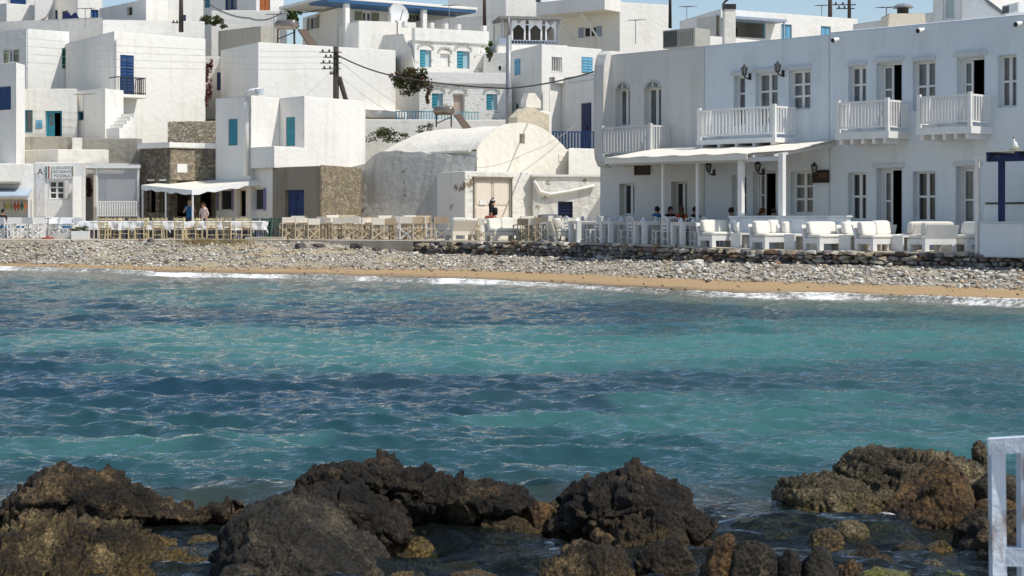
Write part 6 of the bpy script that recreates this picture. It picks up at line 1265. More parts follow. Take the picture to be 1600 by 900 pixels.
part(pg, 'floor_slab', WHITE2, lambda q: q.fbox(F, -.2, F.L + .3, -3, 0, zw(100, Y), zw(69, Y))); part(pg, 'roof_slats', GREYSTONE, lambda q: q.fbox(F, -.1, F.L, -2.6, .1, zw(29, Y), zw(25, Y)))
part(pg, 'back_wall', DIMROOM, lambda q: q.fbox(F, 0, F.L, -2.8, -2.6, zw(69, Y), zw(30, Y)))  # dark grey colour paints in the shade under the pergola roof
for px in (785, 796.5, 873): part(pg, 'post', STEEL, lambda q: q.fbox(F, F.s(px) - .05, F.s(px) + .05, -.1, 0, zw(69, Y), zw(29, Y)))
railing(pg, 'rail', F, 797, 873, 62, 69, STEELBL, 16, .04, o=-.05); part(pg, 'side_panel', STEELBL, lambda q: q.fbox(F, -.15, F.s(796), .003, .05, zw(69, Y), zw(60, Y)))
for i, px in enumerate((800, 822, 827, 848, 853, 870)):
    sd = 1 if i % 2 == 0 else -1; s = F.s(px); z1, z0 = zw(30, Y), zw(62, Y); zt_ = zw(45, Y)
    part(pg, 'curtain', CLOTHW, lambda q: q.extr(F, [(s, z0), (s + sd * .10, z0), (s + sd * .08, zt_), (s + sd * .62, z1), (s, z1)], -.2, -.16))
house('house', 'shaded white house piece with potted plant left of the concrete pole', [PT(755, 95.5), PT(806, 95)], zw(82, 95), WHITE2, [(0, 779, 103, 783, 110, 'niche', dict(dp=.1, m=BLACKROOM))], 4, 2)
# ------------------------------------------------------------------ furniture (one of each kind, then copies)
L0 = Face((0, 0), (1, 0))       # local frame: s = x, o = towards -y (the front)
def proto(name): return thing(name, None, None)
def director_chair(fab, wood, blue=False):
    t = proto('director_chair'); w, d = .27, .23
    for sx in (-1, 1):
        part(t, 'side_frame', wood, lambda q: (q.box(sx * w - .02, sx * w + .02, -d, d, .02, .06), q.box(sx * w - .02, sx * w + .02, -d + .02, -d + .06, .061, .62), q.box(sx * w - .018, sx * w + .018, d - .06, d - .02, .061, .90)))
        part(t, 'armrest', wood, lambda q: q.tube([(sx * w, -d - .04, .61), (sx * w, -d + .08, .645), (sx * w, 0, .65), (sx * w, d - .07, .64)], .026, 5))
    for y in (-d + .04, d - .04):
        part(t, 'cross_leg', wood, lambda q: q.bar((-w + .02, y, .05), (w - .02, y + .012, .43), .035)); part(t, 'cross_leg', wood, lambda q: q.bar((w - .02, y + .04, .05), (-w + .02, y + .05, .43), .035))
    part(t, 'seat', fab, lambda q: q.hexa([(-w, -d, .44), (w, -d, .44), (w, d - .07, .44), (-w, d - .07, .44), (-w, -d, .455), (w, -d, .455), (w, d - .07, .455), (-w, d - .07, .455)]))
    part(t, 'backrest', fab, lambda q: q.hexa([(-w - .02, d - .035, .64), (w + .02, d - .035, .64), (w + .02, d - .015, .64), (-w - .02, d - .015, .64), (-w - .02, d + .01, .91), (w + .02, d + .01, .91), (w + .02, d + .03, .91), (-w - .02, d + .03, .91)]))
    if blue: part(t, 'cushion', BLUECL, lambda q: q.pillow(L0, -.2, .2, -.16, .2, .456, .55, .5, 4), True)
    return t
def ladder_chair(m, seatm, arch=False):
    t = proto('chair'); w = .19
    for sx in (-1, 1):
        part(t, 'leg', m, lambda q: q.bar((sx * w, -w, 0), (sx * w, -w, .45), .042)); part(t, 'leg', m, lambda q: (q.bar((sx * w, w, 0), (sx * w, w, .46), .042), q.bar((sx * w, w, .459), (sx * w, w + .05, .90), .042)))
        part(t, 'stretcher', m, lambda q: (q.bar((sx * w, -w, .22), (sx * w, w, .22), .025)))
    for y in (-w, w): part(t, 'stretcher', m, lambda q: q.bar((-w, y, .17), (w, y, .17), .025))
    part(t, 'seat', seatm, lambda q: q.box(-.21, .21, -.215, .17, .43, .465))
    for i, z in enumerate((.56, .68, .82)):
        y = w + (z - .46) * .11
        if arch and i == 2: part(t, 'top_rail', m, lambda q: [q.bar((-w + 2 * w * k / 6, y, .83 + .09 * math.sin(math.pi * k / 6)), (-w + 2 * w * (k + 1) / 6, y, .83 + .09 * math.sin(math.pi * (k + 1) / 6)), .03, .05) for k in range(6)])
        else: part(t, 'slat', m, lambda q: q.extr(L0, [(-w + .02, z - .03), (w - .02, z - .03), (w - .02, z + .025), (0, z + .05 if i == 2 else z + .03), (-w + .02, z + .025)], -y - .012, -y + .012))
    if arch:
        for k in (-1, 0, 1): part(t, 'spindle', m, lambda q: q.bar((k * .08, w + .02, .69), (k * .08, w + .045, .87), .02))
    return t
def table(m, w=.40, leg=.07, h=.74):
    t = proto('table'); part(t, 'tabletop', m, lambda q: q.box(-w, w, -w, w, h - .04, h)); part(t, 'apron', m, lambda q: q.box(-w + .06, w - .06, -w + .06, w - .06, h - .12, h - .041))
    for sx in (-1, 1):
        for sy in (-1, 1): part(t, 'leg', m, lambda q: q.box(sx * (w - .08) - leg / 2, sx * (w - .08) + leg / 2, sy * (w - .08) - leg / 2, sy * (w - .08) + leg / 2, 0, h - .041))
    return t
def cloth_mesh(seed, w=.44, h=.745):
    """draped square cloth with hanging, wavy corners"""
    rr = random.Random(seed); n = 26; q = MB(); vs = []; S = .74
    for i in range(n + 1):
        for j in range(n + 1):
            x, y = (2 * i / n - 1) * S, (2 * j / n - 1) * S; dx, dy = max(abs(x) - w, 0), max(abs(y) - w, 0); drop = math.hypot(dx, dy) if dx and dy else max(dx, dy)
            wob = math.sin((x - y) * 8 + seed) * .04 + math.sin((x + y) * 13 + seed * 2) * .02
            px_ = math.copysign(min(abs(x), w) + (.02 + abs(wob) * .8 + (.07 if dx and dy else 0)) * (drop > 0) * (dx > 0 or 0), x) if dx else x
            py_ = math.copysign(min(abs(y), w) + (.02 + abs(wob) * .8 + (.07 if dx and dy else 0)) * (drop > 0) * (dy > 0 or 0), y) if dy else y
            vs.append((px_ + (wob * .5 if dy else 0), py_ + (wob * .5 if dx else 0), h + .008 - drop * 1.25 + (rr.uniform(-.01, .01) if drop else 0)))
    fs = [(i * (n + 1) + j, (i + 1) * (n + 1) + j, (i + 1) * (n + 1) + j + 1, i * (n + 1) + j + 1) for i in range(n) for j in range(n)]
    q.add(vs, fs); return q
def sofa(w=1.1, fm=PWHITE, n=1):
    t = proto('lounge_sofa'); hw = w / 2; d = .40
    part(t, 'seat_frame', fm, lambda q: q.box(-hw, hw, -d, d, .20, .36))
    for sx in (-1, 1):
        for y in (-d + .07, d - .07): part(t, 'leg', fm, lambda q: q.box(sx * (hw - .075) - .075, sx * (hw - .075) + .075, y - .07, y + .07, 0, .199))
    part(t, 'backboard', fm, lambda q: q.hexa([(-hw, d - .06, .361), (hw, d - .06, .361), (hw, d, .361), (-hw, d, .361), (-hw, d + .08, .76), (hw, d + .08, .76), (hw, d + .14, .76), (-hw, d + .14, .76)]))
    part(t, 'seat_cushion', CUSHION, lambda q: q.pillow(L0, -hw + .01, hw - .01, -d + .1, d + .01, .362, .48, .28, 5), True)
    for k in range(n):
        a = -hw + .03 + (w - .06) * k / n; b_ = -hw + .03 + (w - .06) * (k + 1) / n - .01
        part(t, 'back_cushion', CUSHION, lambda q: q.pillow(L0, a, b_, -d + .10, -d + .33, .47, .86 + .03 * (k % 2), .33, 7, lean=.20), True)
    return t
def side_table(m=PWHITE):
    t = proto('side_table'); part(t, 'top', m, lambda q: q.box(-.26, .26, -.26, .26, .40, .46))
    for sx in (-1, 1): part(t, 'side_panel', m, lambda q: q.box(sx * .26 - (.05 if sx > 0 else 0), sx * .26 + (.05 if sx < 0 else 0), -.26, .26, 0, .399))
    return t
def put(P, used, px, Y, rz, label, cat, group, dz=0.0, scale=None):
    x = xw(px, Y); loc = (x, Y, zt(x) + .006 + dz); rz = math.radians(rz)
    if P.name not in used:
        used.add(P.name); o = P; o.location = loc; o.rotation_euler = (0, 0, rz)
        if scale: o.scale = (scale,) * 3
    else: o = dup(P, loc, rz, scale=scale)
    return tag(o, label, cat, group)
USED = set(); rf = random.Random(19)
EDG = lambda px: interp([(xw_, e) for xw_, e in [(-160, 71.5), (0, 71), (200, 71), (400, 70.6), (450, 70), (640, 67.5), (800, 63.5), (900, 60), (1100, 53.8), (1300, 50), (1600, 46.4)]], px)

# white canvas chairs of the beach bar
PW = director_chair(CLOTHW, PWHITE); PWB = director_chair(CLOTHW, PWHITE, True)
for i, (px, dy, rz, bl) in enumerate([(3, 1.4, 160, 1), (22, 1.2, 200, 0), (33, 2.6, 10, 1), (45, 1.3, 170, 0), (58, 1.5, 215, 0), (84, 2.2, 30, 0), (104, 2.0, 10, 1), (120, 2.6, 190, 0)]):
    put(PWB if bl else PW, USED, px, EDG(px) + dy, rz, f'white canvas folding chair, {ORD[i]} from the left frame edge at the beach bar', 'chair', 'white chairs of the beach bar')
PT_W = table(PWHITE, .36, .06)
for i, (px, dy) in enumerate([(12, 2.2), (54, 2.9), (94, 2.9), (128, 3.4)]): put(PT_W, USED, px, EDG(px) + dy, 5 * i, f'small white table, {ORD[i]} from the left frame edge at the beach bar', 'table', 'white tables of the beach bar')
def stand():
    Y = EDG(75) + .9; c = PT(75, Y) + (zt(xw(75, Y)),); t = thing('pedestal_stand', 'thin dark stand with flat top and rusty round foot by the pizzeria', 'stand', c)
    part(t, 'foot', RED, lambda q: q.lathe(c, [(.27, 0), (.27, .05), (.08, .09), (.05, .14)], 14)); part(t, 'pole', mat('grey_brown_metal', (.16, .13, .11), .5), lambda q: q.tube([(c[0], c[1], c[2] + .1), (c[0], c[1], c[2] + .86)], .025, 8)); part(t, 'plate', mat('grey_brown_metal', (.16, .13, .11), .5), lambda q: q.lathe((c[0], c[1], c[2] + .86), [(.15, 0), (.15, .03)], 12))
    c = PT(97, Y + .5) + (zt(xw(97, Y)),); t = thing('trough', 'long low white trough standing right of the rusty-footed stand', 'trough', c); part(t, 'box', PWHITE, lambda q: q.hexa([(c[0] - .32, c[1] - .15, c[2]), (c[0] + .36, c[1] - .15, c[2]), (c[0] + .36, c[1] + .15, c[2]), (c[0] - .32, c[1] + .15, c[2]), (c[0] - .40, c[1] - .2, c[2] + .24), (c[0] + .42, c[1] - .2, c[2] + .24), (c[0] + .42, c[1] + .2, c[2] + .24), (c[0] - .40, c[1] + .2, c[2] + .24)]))
stand()
# yellow tavern chairs and cloth-covered tables
PY = ladder_chair(YELWOOD, mat('rush_seat', (.45, .30, .11), .9, .3, 12)); PTB = table(mat('blue_grey_table_paint', (.20, .22, .32), .7, .2, 5), .40, .09)
CL = {}
def cloth_table(px, Y, rz, lab, k):
    put(PTB, USED, px, Y, rz, f'blue-grey wooden table under a white cloth, {lab}', 'table', 'cloth-covered tavern tables')
    key = k % 4; x = xw(px, Y)
    if key not in CL: o = cloth_mesh(key * 1.7 + 1).build('tablecloth', CLOTHW); CL[key] = o.data
    else: o = bpy.data.objects.new('tablecloth', CL[key]); COL.objects.link(o)
    o.location = (x, Y, zt(x) + .006); o.rotation_euler = (0, 0, math.radians(rz + [0, 90, 180, 270][k % 4]))
    tag(o, f'crumpled white tablecloth on the blue-grey table, {lab}', 'tablecloth', 'white tavern tablecloths')
for i, px in enumerate([146, 184, 209, 231, 267, 314, 346, 371, 393]): cloth_table(px, EDG(px) + 1.8 + .25 * (i % 2), rf.uniform(-6, 6), f'{ORD[i]} from the left in the front row', i)
for i, px in enumerate([158, 197, 240, 330, 362]): cloth_table(px, EDG(px) + 4.2, rf.uniform(-6, 6), f'{ORD[i]} from the left in the back row', i + 2)
for i, (px, dy, rz) in enumerate([(164, 1.3, 178), (196, 1.5, 85), (220, 1.4, 270), (248, 1.2, 182), (282, 1.0, 178), (301, 1.5, 262), (331, 1.3, 188), (359, 1.2, 150), (385, 1.1, 184)]):
    put(PY, USED, px, EDG(px) + dy, rz + rf.uniform(-8, 8), f'yellow wooden ladder-back chair, {ORD[i]} from the left in the front row of the tavern', 'chair', 'yellow tavern chairs')
for i, (px, dy, rz) in enumerate([(172, 3.6, 10), (184, 3.3, 0), (206, 3.4, -10), (225, 3.3, 5), (252, 3.6, 0), (287, 3.2, 40), (309, 3.0, 10), (347, 3.2, 0), (376, 3.3, 5), (352, 5.0, 0)]):
    put(PY, USED, px, EDG(px) + dy, rz + rf.uniform(-8, 8), f'yellow wooden ladder-back chair, {ORD[i]} placed behind the front-row tables of the tavern', 'chair', 'yellow tavern chairs')
PG = ladder_chair(DKGREEN, DKGREEN)
for i, (px, dy, rz) in enumerate([(398, 4.3, 20), (418, 5.0, 170), (429, 5.2, 200)]): put(PG, USED, px, EDG(px) + dy, rz, f'dark green chair in the shade, {ORD[i]} from the left beside the blue plank door', 'chair', 'dark green chairs by the basement door')
PTG = table(DKGREEN, .38, .06); put(PTG, USED, 408, EDG(408) + 4.7, 0, 'dark green table in the shade left of the blue plank door', 'table', None)
# cream director chairs of the middle cafe
PC = director_chair(DIRCANVAS, DIRWOOD); PN = director_chair(DIRCANVAS2, DIRWOOD); PCW = director_chair(DIRCANVAS, PWHITE)
row = [(449, 1.0, 200, 0), (468, 1.5, 170, 0), (487, 1.3, 185, 0), (509, 1.5, 178, 0), (530, 1.2, 190, 0), (550, 1.3, 172, 0), (567, 1.2, 186, 0), (588, 1.2, 195, 0), (609, 1.0, 178, 1), (634, 1.0, 180, 2), (655, 1.1, 184, 1), (690, 1.7, 176, 1), (754, 1.4, 205, 0), (815, 1.6, 175, 1), (834, 1.3, 190, 0), (849, 1.7, 165, 1), (861, 1.2, 188, 2)]
for i, (px, dy, rz, k) in enumerate(row):
    put((PC, PN, PCW)[k], USED, px, EDG(px) + dy + rf.uniform(-.3, .8), rz + 22 + rf.uniform(-32, 30), f'{("cream", "tan", "cream")[k]} canvas director chair, {ORD[i]} from the left in the front row before the chapel', 'chair', 'canvas chairs before the chapel', scale=rf.uniform(.93, 1.06))
row = [(463, 2.6, 20, 0), (499, 3.6, 5, 0), (523, 2.8, 350, 0), (546, 3.4, 10, 1), (560, 3.2, 0, 0), (584, 3.0, 0, 1), (603, 3.3, 10, 0), (622, 2.9, 350, 0), (645, 2.8, 5, 0), (663, 3.0, 0, 1), (826, 3.4, 10, 0), (845, 3.2, 350, 1), (858, 3.0, 0, 0)]
for i, (px, dy, rz, k) in enumerate(row):
    put((PC, PN)[k], USED, px, EDG(px) + dy + rf.uniform(-.3, .8), rz + rf.uniform(-35, 35), f'{("cream", "tan")[k]} canvas director chair, {ORD[i]} from the left in the back row before the chapel', 'chair', 'canvas chairs before the chapel', scale=rf.uniform(.98, 1.12))
PTD = table(DIRWOOD, .33, .05, .70)
for i, (px, dy) in enumerate([(458, 1.9), (478, 2.2), (500, 2.1), (520, 2.0), (541, 2.0), (578, 2.1), (600, 2.0), (622, 1.9), (646, 2.0), (841, 2.3)]): put(PTD, USED, px, EDG(px) + dy, rf.uniform(-10, 10), f'small pale wooden table, {ORD[i]} from the left among the canvas chairs', 'table', 'pale tables among the canvas chairs')
PCH = ladder_chair(PWHITE, PWHITE, True)
put(PCH, USED, 674, EDG(674) + 1.6, 90, 'white wooden chair standing among the canvas chairs left of the first ivory sofa', 'chair', 'white wooden chairs')
PSB = sofa(1.15, plaster('ivory_sofa_cover', (.74, .68, .58), (.6, .54, .44), .3, .1, bevel=.03), 2)
put(PSB, USED, 722, EDG(722) + 1.3, 205, 'ivory slip-covered sofa turned away, left of the walking woman', 'sofa', 'ivory sofas before the chapel')
put(PSB, USED, 786, EDG(786) + 1.2, 28, 'ivory slip-covered sofa with two pillows in front of the walking woman', 'sofa', 'ivory sofas before the chapel')
put(PSB, USED, 878, EDG(878) + 1.5, 100, 'greyish sofa end-on beside the first white dining table', 'sofa', 'ivory sofas before the chapel')
# white dining set on the right terrace
PTT = table(PWHITE, .42, .15, .76)
tabs = [(912, 1.3), (962, 1.25), (1015, 1.2), (1074, 1.1)]
for i, (px, dy) in enumerate(tabs): put(PTT, USED, px, EDG(px) + dy, 20, f'white square dining table, {ORD[i]} from the left above the stone wall', 'table', 'white dining tables in the front row')
for i, (px, dy) in enumerate([(935, 3.6), (985, 3.5), (1036, 3.3), (1062, 3.1), (1120, 3.6), (1140, 4.4)]): put(PTT, USED, px, EDG(px) + dy, 20, f'white square dining table, {ORD[i]} from the left in the rear row by the tavern wall', 'table', 'white dining tables in the rear row')
for i, (px, dy, rz) in enumerate([(894, 1.2, 110), (927, 1.2, 290), (943, 1.2, 115), (951, 1.9, 40), (976, 1.3, 285), (993, 1.1, 110), (1003, 1.8, 30), (1030, 1.1, 285), (1048, 1.0, 112), (1058, 1.7, 25), (1090, 1.3, 290)]):
    put(PCH, USED, px, EDG(px) + dy, rz, f'white arched-back chair, {ORD[i]} from the left in the front row of white tables', 'chair', 'white wooden chairs')
for i, (px, dy, rz) in enumerate([(920, 3.3, 100), (948, 3.3, 280), (970, 3.2, 100), (1000, 3.2, 280), (1018, 2.7, 200), (1044, 2.6, 190), (1075, 2.5, 200), (1102, 3.0, 100), (1130, 3.2, 280), (1168, 3.0, 190)]):
    put(PCH, USED, px, EDG(px) + dy, rz, f'white arched-back chair, {ORD[i]} from the left in the rear row of white tables', 'chair', 'white wooden chairs')
nq = MB(); nq.add([(-.09, -.07, 0), (.09, -.07, 0), (.09, .07, 0), (-.09, .07, 0), (-.01, -.02, .15), (.03, .02, .13)], [(0, 1, 2, 3), (0, 1, 5, 4), (1, 2, 5), (2, 3, 4, 5), (3, 0, 4)]); nap = nq.build('napkin', CLOTHW); nu = False
for i, (px, dy) in enumerate(tabs):
    for k, (ox, oy) in enumerate(((-.22, -.1), (.2, .12))):
        Y = EDG(px) + dy; x = xw(px, Y)
        o = nap if not nu else bpy.data.objects.new('napkin', nap.data)
        if nu: COL.objects.link(o)
        nu = True; o.location = (x + ox, Y + oy, zt(x) + .769); o.rotation_euler = (0, 0, i + k * 1.3); tag(o, f'folded white napkin at the {["left", "right"][k]} side of the {ORD[i]} front dining table', 'napkin', 'napkins on the white tables')
gm = MB(); gm.lathe((0, 0, 0), [(.03, 0), (.006, .01), (.006, .08), (.035, .11), (.03, .17)], 8); gl0 = gm.build('wine_glass', glm); gu = False
for i, (px, dy) in enumerate([(935, 3.6), (985, 3.5), (1036, 3.3), (1062, 3.1), (1120, 3.6), (1140, 4.4)]):
    Y = EDG(px) + dy; x = xw(px, Y); o = gl0 if not gu else bpy.data.objects.new('wine_glass', gl0.data)
    if gu: COL.objects.link(o)
    gu = True; o.location = (x + .1, Y - .15, zt(x) + .768); tag(o, f'wine glass standing on the {ORD[i]} rear-row dining table', 'glass', 'glasses on the rear tables')
# lounge sofas along the wall
PS1 = sofa(1.12); PS2 = sofa(1.2, PWHITE, 2)
for i, (px, dy, rz, k, lab) in enumerate([(1124, .95, 28, 0, 'white lounge sofa with one cushion, leftmost beside the dining tables'), (1176, 1.75, 28, 0, 'white lounge sofa half hidden behind the two-cushion one, second from left'), (1208, .95, 28, 1, 'white lounge sofa with two back cushions, second in the front line'),
    (1252, 1.8, 28, 0, 'white lounge sofa set back left of the third front one'), (1291, .95, 28, 0, 'white lounge sofa with wide cushion, third in the front line'), (1346, 1.6, 28, 0, 'white lounge sofa with tipped pillow, set back before the open door'), (1374, .85, 30, 1, 'white lounge sofa with two plump cushions, fourth in the front line'),
    (1456, .95, 205, 0, 'white lounge sofa turned with its back to the sea, last of the line'), (1362, 3.4, 200, 0, 'shaded lounge sofa against the house, below the first ground-floor window'), (1432, 3.3, 210, 0, 'shaded lounge sofa against the house, below the second ground-floor window'), (1512, 2.0, 290, 0, 'shaded lounge sofa beside the thin white post')]):
    put((PS1, PS2)[k], USED, px, EDG(px) + dy, rz, lab, 'sofa', 'white lounge sofas')
PST = side_table()
for i, (px, dy) in enumerate([(1160, .9), (1244, .85), (1330, .85), (1412, .95), (1492, 1.9), (1300, 2.4)]): put(PST, USED, px, EDG(px) + dy, 28, f'low white side table, {ORD[i]} from the left among the lounge sofas' if i < 5 else 'low white side table in the shade behind the front line of lounge sofas', 'table', 'white side tables')

# ------------------------------------------------------------------ people
def person(label, px, Y, rz, shirt, legs, hair, pose='sit', h=1.68, longhair=False, lean=0.0, arms='table', dz=0.0, extra=None):
    k = h / 1.7; x = xw(px, Y); z0 = zt(x) + dz; S = pose == 'sit'
    hz = .50 if S else .92
    f = lambda a, b, c: (a * k, b * k, c * k)
    ch = lean * .45; J = {}
    J['pel'] = (0, .03 if S else 0, hz); J['sp'] = (0, .02 - ch * .3, hz + .22); J['ch'] = (0, -ch * .7, hz + .42); J['nk'] = (0, -ch - .01, hz + .56); J['hd'] = (0, -ch - .05, hz + .68); J['tp'] = (0, -ch - .04, hz + .78); J['no'] = (0, -ch - .15, hz + .67)
    E = [('pel', 'sp', 0), ('sp', 'ch', 0), ('ch', 'nk', 0), ('nk', 'hd', 1), ('hd', 'tp', 1), ('hd', 'no', 1)]
    Rr = {'pel': .15, 'sp': .135, 'ch': .15, 'nk': .055, 'hd': .088, 'tp': .07, 'no': .018}
    for s, n in ((-1, 'L'), (1, 'R')):
        J['sh' + n] = (s * .17, -ch * .8, hz + .49)
        if arms == 'table': J['el' + n] = (s * .25, -ch - .12, hz + .24); J['wr' + n] = (s * .14, -ch - .36, hz + .27); J['ha' + n] = (s * .09, -ch - .44, hz + .28)
        elif arms == 'walk': J['el' + n] = (s * .23, .05 * s, hz + .22); J['wr' + n] = (s * .22, -.10 - .06 * s, hz + .02); J['ha' + n] = (s * .21, -.15, hz - .05)
        else: J['el' + n] = (s * .28, -ch + .0, hz + .22); J['wr' + n] = (s * .20, -ch - .22, hz + .42); J['ha' + n] = (s * .13, -ch - .26, hz + .52)
        J['hp' + n] = (s * .09, .02 if S else 0, hz - .03)
        if S: J['kn' + n] = (s * .11, -.42, hz - .02); J['an' + n] = (s * .11, -.40, .08); J['to' + n] = (s * .11, -.55, .04)
        else: st = .14 * s; J['kn' + n] = (s * .09, -.05 - st * .6, .48); J['an' + n] = (s * .09, st * .9, .08); J['to' + n] = (s * .09, st * .9 - .15, .035)
        E += [('ch', 'sh' + n, 0), ('sh' + n, 'el' + n, 0), ('el' + n, 'wr' + n, 1), ('wr' + n, 'ha' + n, 1), ('pel', 'hp' + n, 2), ('hp' + n, 'kn' + n, 2), ('kn' + n, 'an' + n, 2), ('an' + n, 'to' + n, 3)]
        Rr.update({'sh' + n: .062, 'el' + n: .042, 'wr' + n: .03, 'ha' + n: .036, 'hp' + n: .10, 'kn' + n: .062, 'an' + n: .042, 'to' + n: .035})
    names = list(J); me = bpy.data.meshes.new('sk'); me.from_pydata([f(*J[n]) for n in names], [(names.index(a), names.index(b)) for a, b, _ in E], [])
    tmp = bpy.data.objects.new('sk', me); COL.objects.link(tmp); md = tmp.modifiers.new('s', 'SKIN'); sv = me.skin_vertices[0].data
    for i, n in enumerate(names): r = Rr[n] * k; sv[i].radius = (r * (1.12 if n in ('pel', 'sp', 'ch') else 1), r * (.8 if n in ('pel', 'sp', 'ch') else 1)); sv[i].use_root = (n == 'pel')
    ss = tmp.modifiers.new('u', 'SUBSURF'); ss.levels = 1; ss.render_levels = 1
    dg = bpy.context.evaluated_depsgraph_get(); dg.update(); nm = bpy.data.meshes.new_from_object(tmp.evaluated_get(dg)); bpy.data.objects.remove(tmp)
    segs = [(Vector(f(*J[a])), Vector(f(*J[b])), m) for a, b, m in E]; nm.materials.clear()
    for m in (shirt, SKIN, legs, BLACKCL): nm.materials.append(m)
    idx = []
    for p in nm.polygons:
        best = (9, 0)
        for a, b, m in segs:
            ab = b - a; t = max(0, min(1, (p.center - a).dot(ab) / ab.length_squared)); d = (p.center - (a + ab * t)).length
            if d < best[0]: best = (d, m)
        idx.append(best[1])
    nm.polygons.foreach_set('material_index', idx); nm.polygons.foreach_set('use_smooth', [True] * len(idx))
    nm.name = 'person'; o = bpy.data.objects.new('person', nm); COL.objects.link(o); o.location = (x, Y, z0 + .006); o.rotation_euler = (0, 0, math.radians(rz)); tag(o, label, 'person')
    hd = Vector(f(*J['hd'])); q = MB(); q.ell((0, hd.y + .022, hd.z + .035), (.098 * k, .105 * k, .108 * k), 12, 8)
    if longhair: q.tube([(0, hd.y + .05, hd.z + .02), (0, hd.y + .10, hd.z - .12), (0, hd.y + .12, hd.z - .30)], [.09, .095, .05], 9)
    def addc(qq, nm_, m): 
        c = qq.build(nm_, m, None, True); c.parent = o; return c
    addc(q, 'hair', hair)
    if extra: extra(addc, hd, k)
    return o
TY = lambda px, d: EDG(px) + d
person('seated person in a blue shirt, leftmost of the four diners', 1026, TY(1026, 3.7), 130, BLUECL, JEANS, HAIRD)
person('seated person with long dark hair in a black top, second of the four diners', 1047, TY(1047, 4.1), 10, BLACKCL, JEANS, HAIRD, longhair=True)
person('seated person in a coral top with back to the sea among the four diners', 1065, TY(1065, 2.9), 180, REDCL, JEANS, HAIRB, longhair=True, lean=.1)
person('seated person in a dark shirt, rightmost of the four diners', 1087, TY(1087, 3.4), 215, BLACKCL, JEANS, HAIRD)
person('dark-clothed person partly behind the thick awning post', 1150, TY(1150, 4.6), 250, BLACKCL, JEANS, HAIRD, lean=.3)
person('person with brown hair bending over a table at the open tavern door', 1178, TY(1178, 5.2), 70, GREYCL, JEANS, HAIRB, lean=.6, longhair=True)
person('person in black seated in front of the open tavern door', 1209, TY(1209, 5.3), 190, BLACKCL, JEANS, HAIRD)
person('person in a grey-blue shirt leaning on the low wall at the right edge', 1597, TY(1597, 4.6), 285, GREYCL, JEANS, HAIRD, lean=.5, dz=.12)
def walker(addc, hd, k):
    q = MB(); q.lathe((0, hd.y, hd.z), [(.100, .03), (.103, .085)], 14); addc(q, 'headband', CLOTHW)
    q = MB(); q.pillow(L0, -.34, -.22, -.22, .16, .62, .98, .5, 5); addc(q, 'red_bag', RED)
    q = MB(); q.pillow(L0, -.14, .14, .06, .24, .98, 1.30, .5, 5); addc(q, 'black_bag', BLACKCL)
person('walking woman in black with white headband and red bag before the chapel doors', 768, TY(768, 3.6), 80, BLACKCL, RED, HAIRD, 'stand', 1.62, True, .05, 'walk', extra=walker)
person('person in a blue top standing under the tavern awning', 296, TY(296, 6.0), 20, BLUECL, JEANS, HAIRG, 'stand', 1.66, False, .1, 'up')
person('person in a pale top with reddish hair beside the one in blue under the awning', 319, TY(319, 5.8), 330, PINKCL, JEANS, HAIRB, 'stand', 1.56, True, .1, 'walk')
person('dark-clothed person seated in the beach bar at the left frame edge', 2, TY(2, 4.5), 60, BLACKCL, JEANS, HAIRD, lean=.2)

# ------------------------------------------------------------------ poles, wires, roof clutter, plants
def pole(label, px, py0, py1, Y, r, m, arms=(), strut=None):
    x = xw(px, Y); z1, z0 = zw(py0, Y), zw(py1, Y); t = thing('pole', label, 'pole', (x, Y, z0)); part(t, 'shaft', m, lambda q: q.tube([(x, Y, z0), (x, Y, z1)], [r * 1.15, r * .85], 10), True)
    for py, w in arms:
        z = zw(py, Y); part(t, 'insulator_arm', IRON, lambda q: (q.bar((x - w, Y - .16, z), (x + w * .35, Y - .16, z), .05), q.lathe((x - w * .8, Y - .16, z), [(.04, .0), (.05, .10), (.03, .14)], 6), q.lathe((x - w * .4, Y - .16, z), [(.04, .0), (.05, .10), (.03, .14)], 6)))
    if strut: part(t, 'strut', m, lambda q: q.tube([(x + .15, Y, zw(strut[0], Y)), (xw(strut[1], Y), Y, zw(strut[2], Y))], r * .75, 8))
    return t
pole('dark wooden power pole with strut in front of the large white house', 525, 73, 300, 84.5, .16, POLEWOOD, [(82, .8), (90, .6), (99, .75), (108, .7), (116, .3)], (120, 543, 165))
pole('thick grey concrete pole beside the whitewashed stone house', 795, 55, 260, 86, .16, STEEL); pole('thin upper length of steel pole on the grey concrete pole', 795, 26, 55, 86, .06, STEEL)
pole('dark wooden pole at the upper left before the bright white block', 283, -30, 50, 96.5, .12, POLEWOOD, [(36, .5)]); pole('dark pole rising behind the whitewashed stone house', 757, -30, 46, 99, .10, POLEWOOD)
pole('dark pole behind the white upper house against the sky', 1047, -30, 44, 100, .09, IRON)
pole('wooden pole with antennas right of the porch house', 1297, -30, 60, 90, .11, POLEWOOD); pole('brown pole with insulator arms above the right roof', 1327, -30, 60, 88, .09, POLEWOOD, [(8, .9), (14, .7)])
def wire(label, pts, r=.012, sag=.0, m=IRON):
    P = []
    for a, b in zip(pts, pts[1:]):
        a, b = px2w(*a), px2w(*b)
        for i in range(13): t = i / 12; p = a.lerp(b, t); p.z -= sag * 4 * t * (1 - t); P.append(p)
    Q = [P[0]] + [p for p, o in zip(P[1:], P) if (p - o).length > 1e-4]
    q = MB(); q.tube([p - P[0] for p in Q], r, 4); o = q.build('power_line', m); o.location = P[0]; return tag(o, label, 'cable', 'overhead wires')
GREYWIRE = mat('grey_wire', (.30, .29, .27), .6)
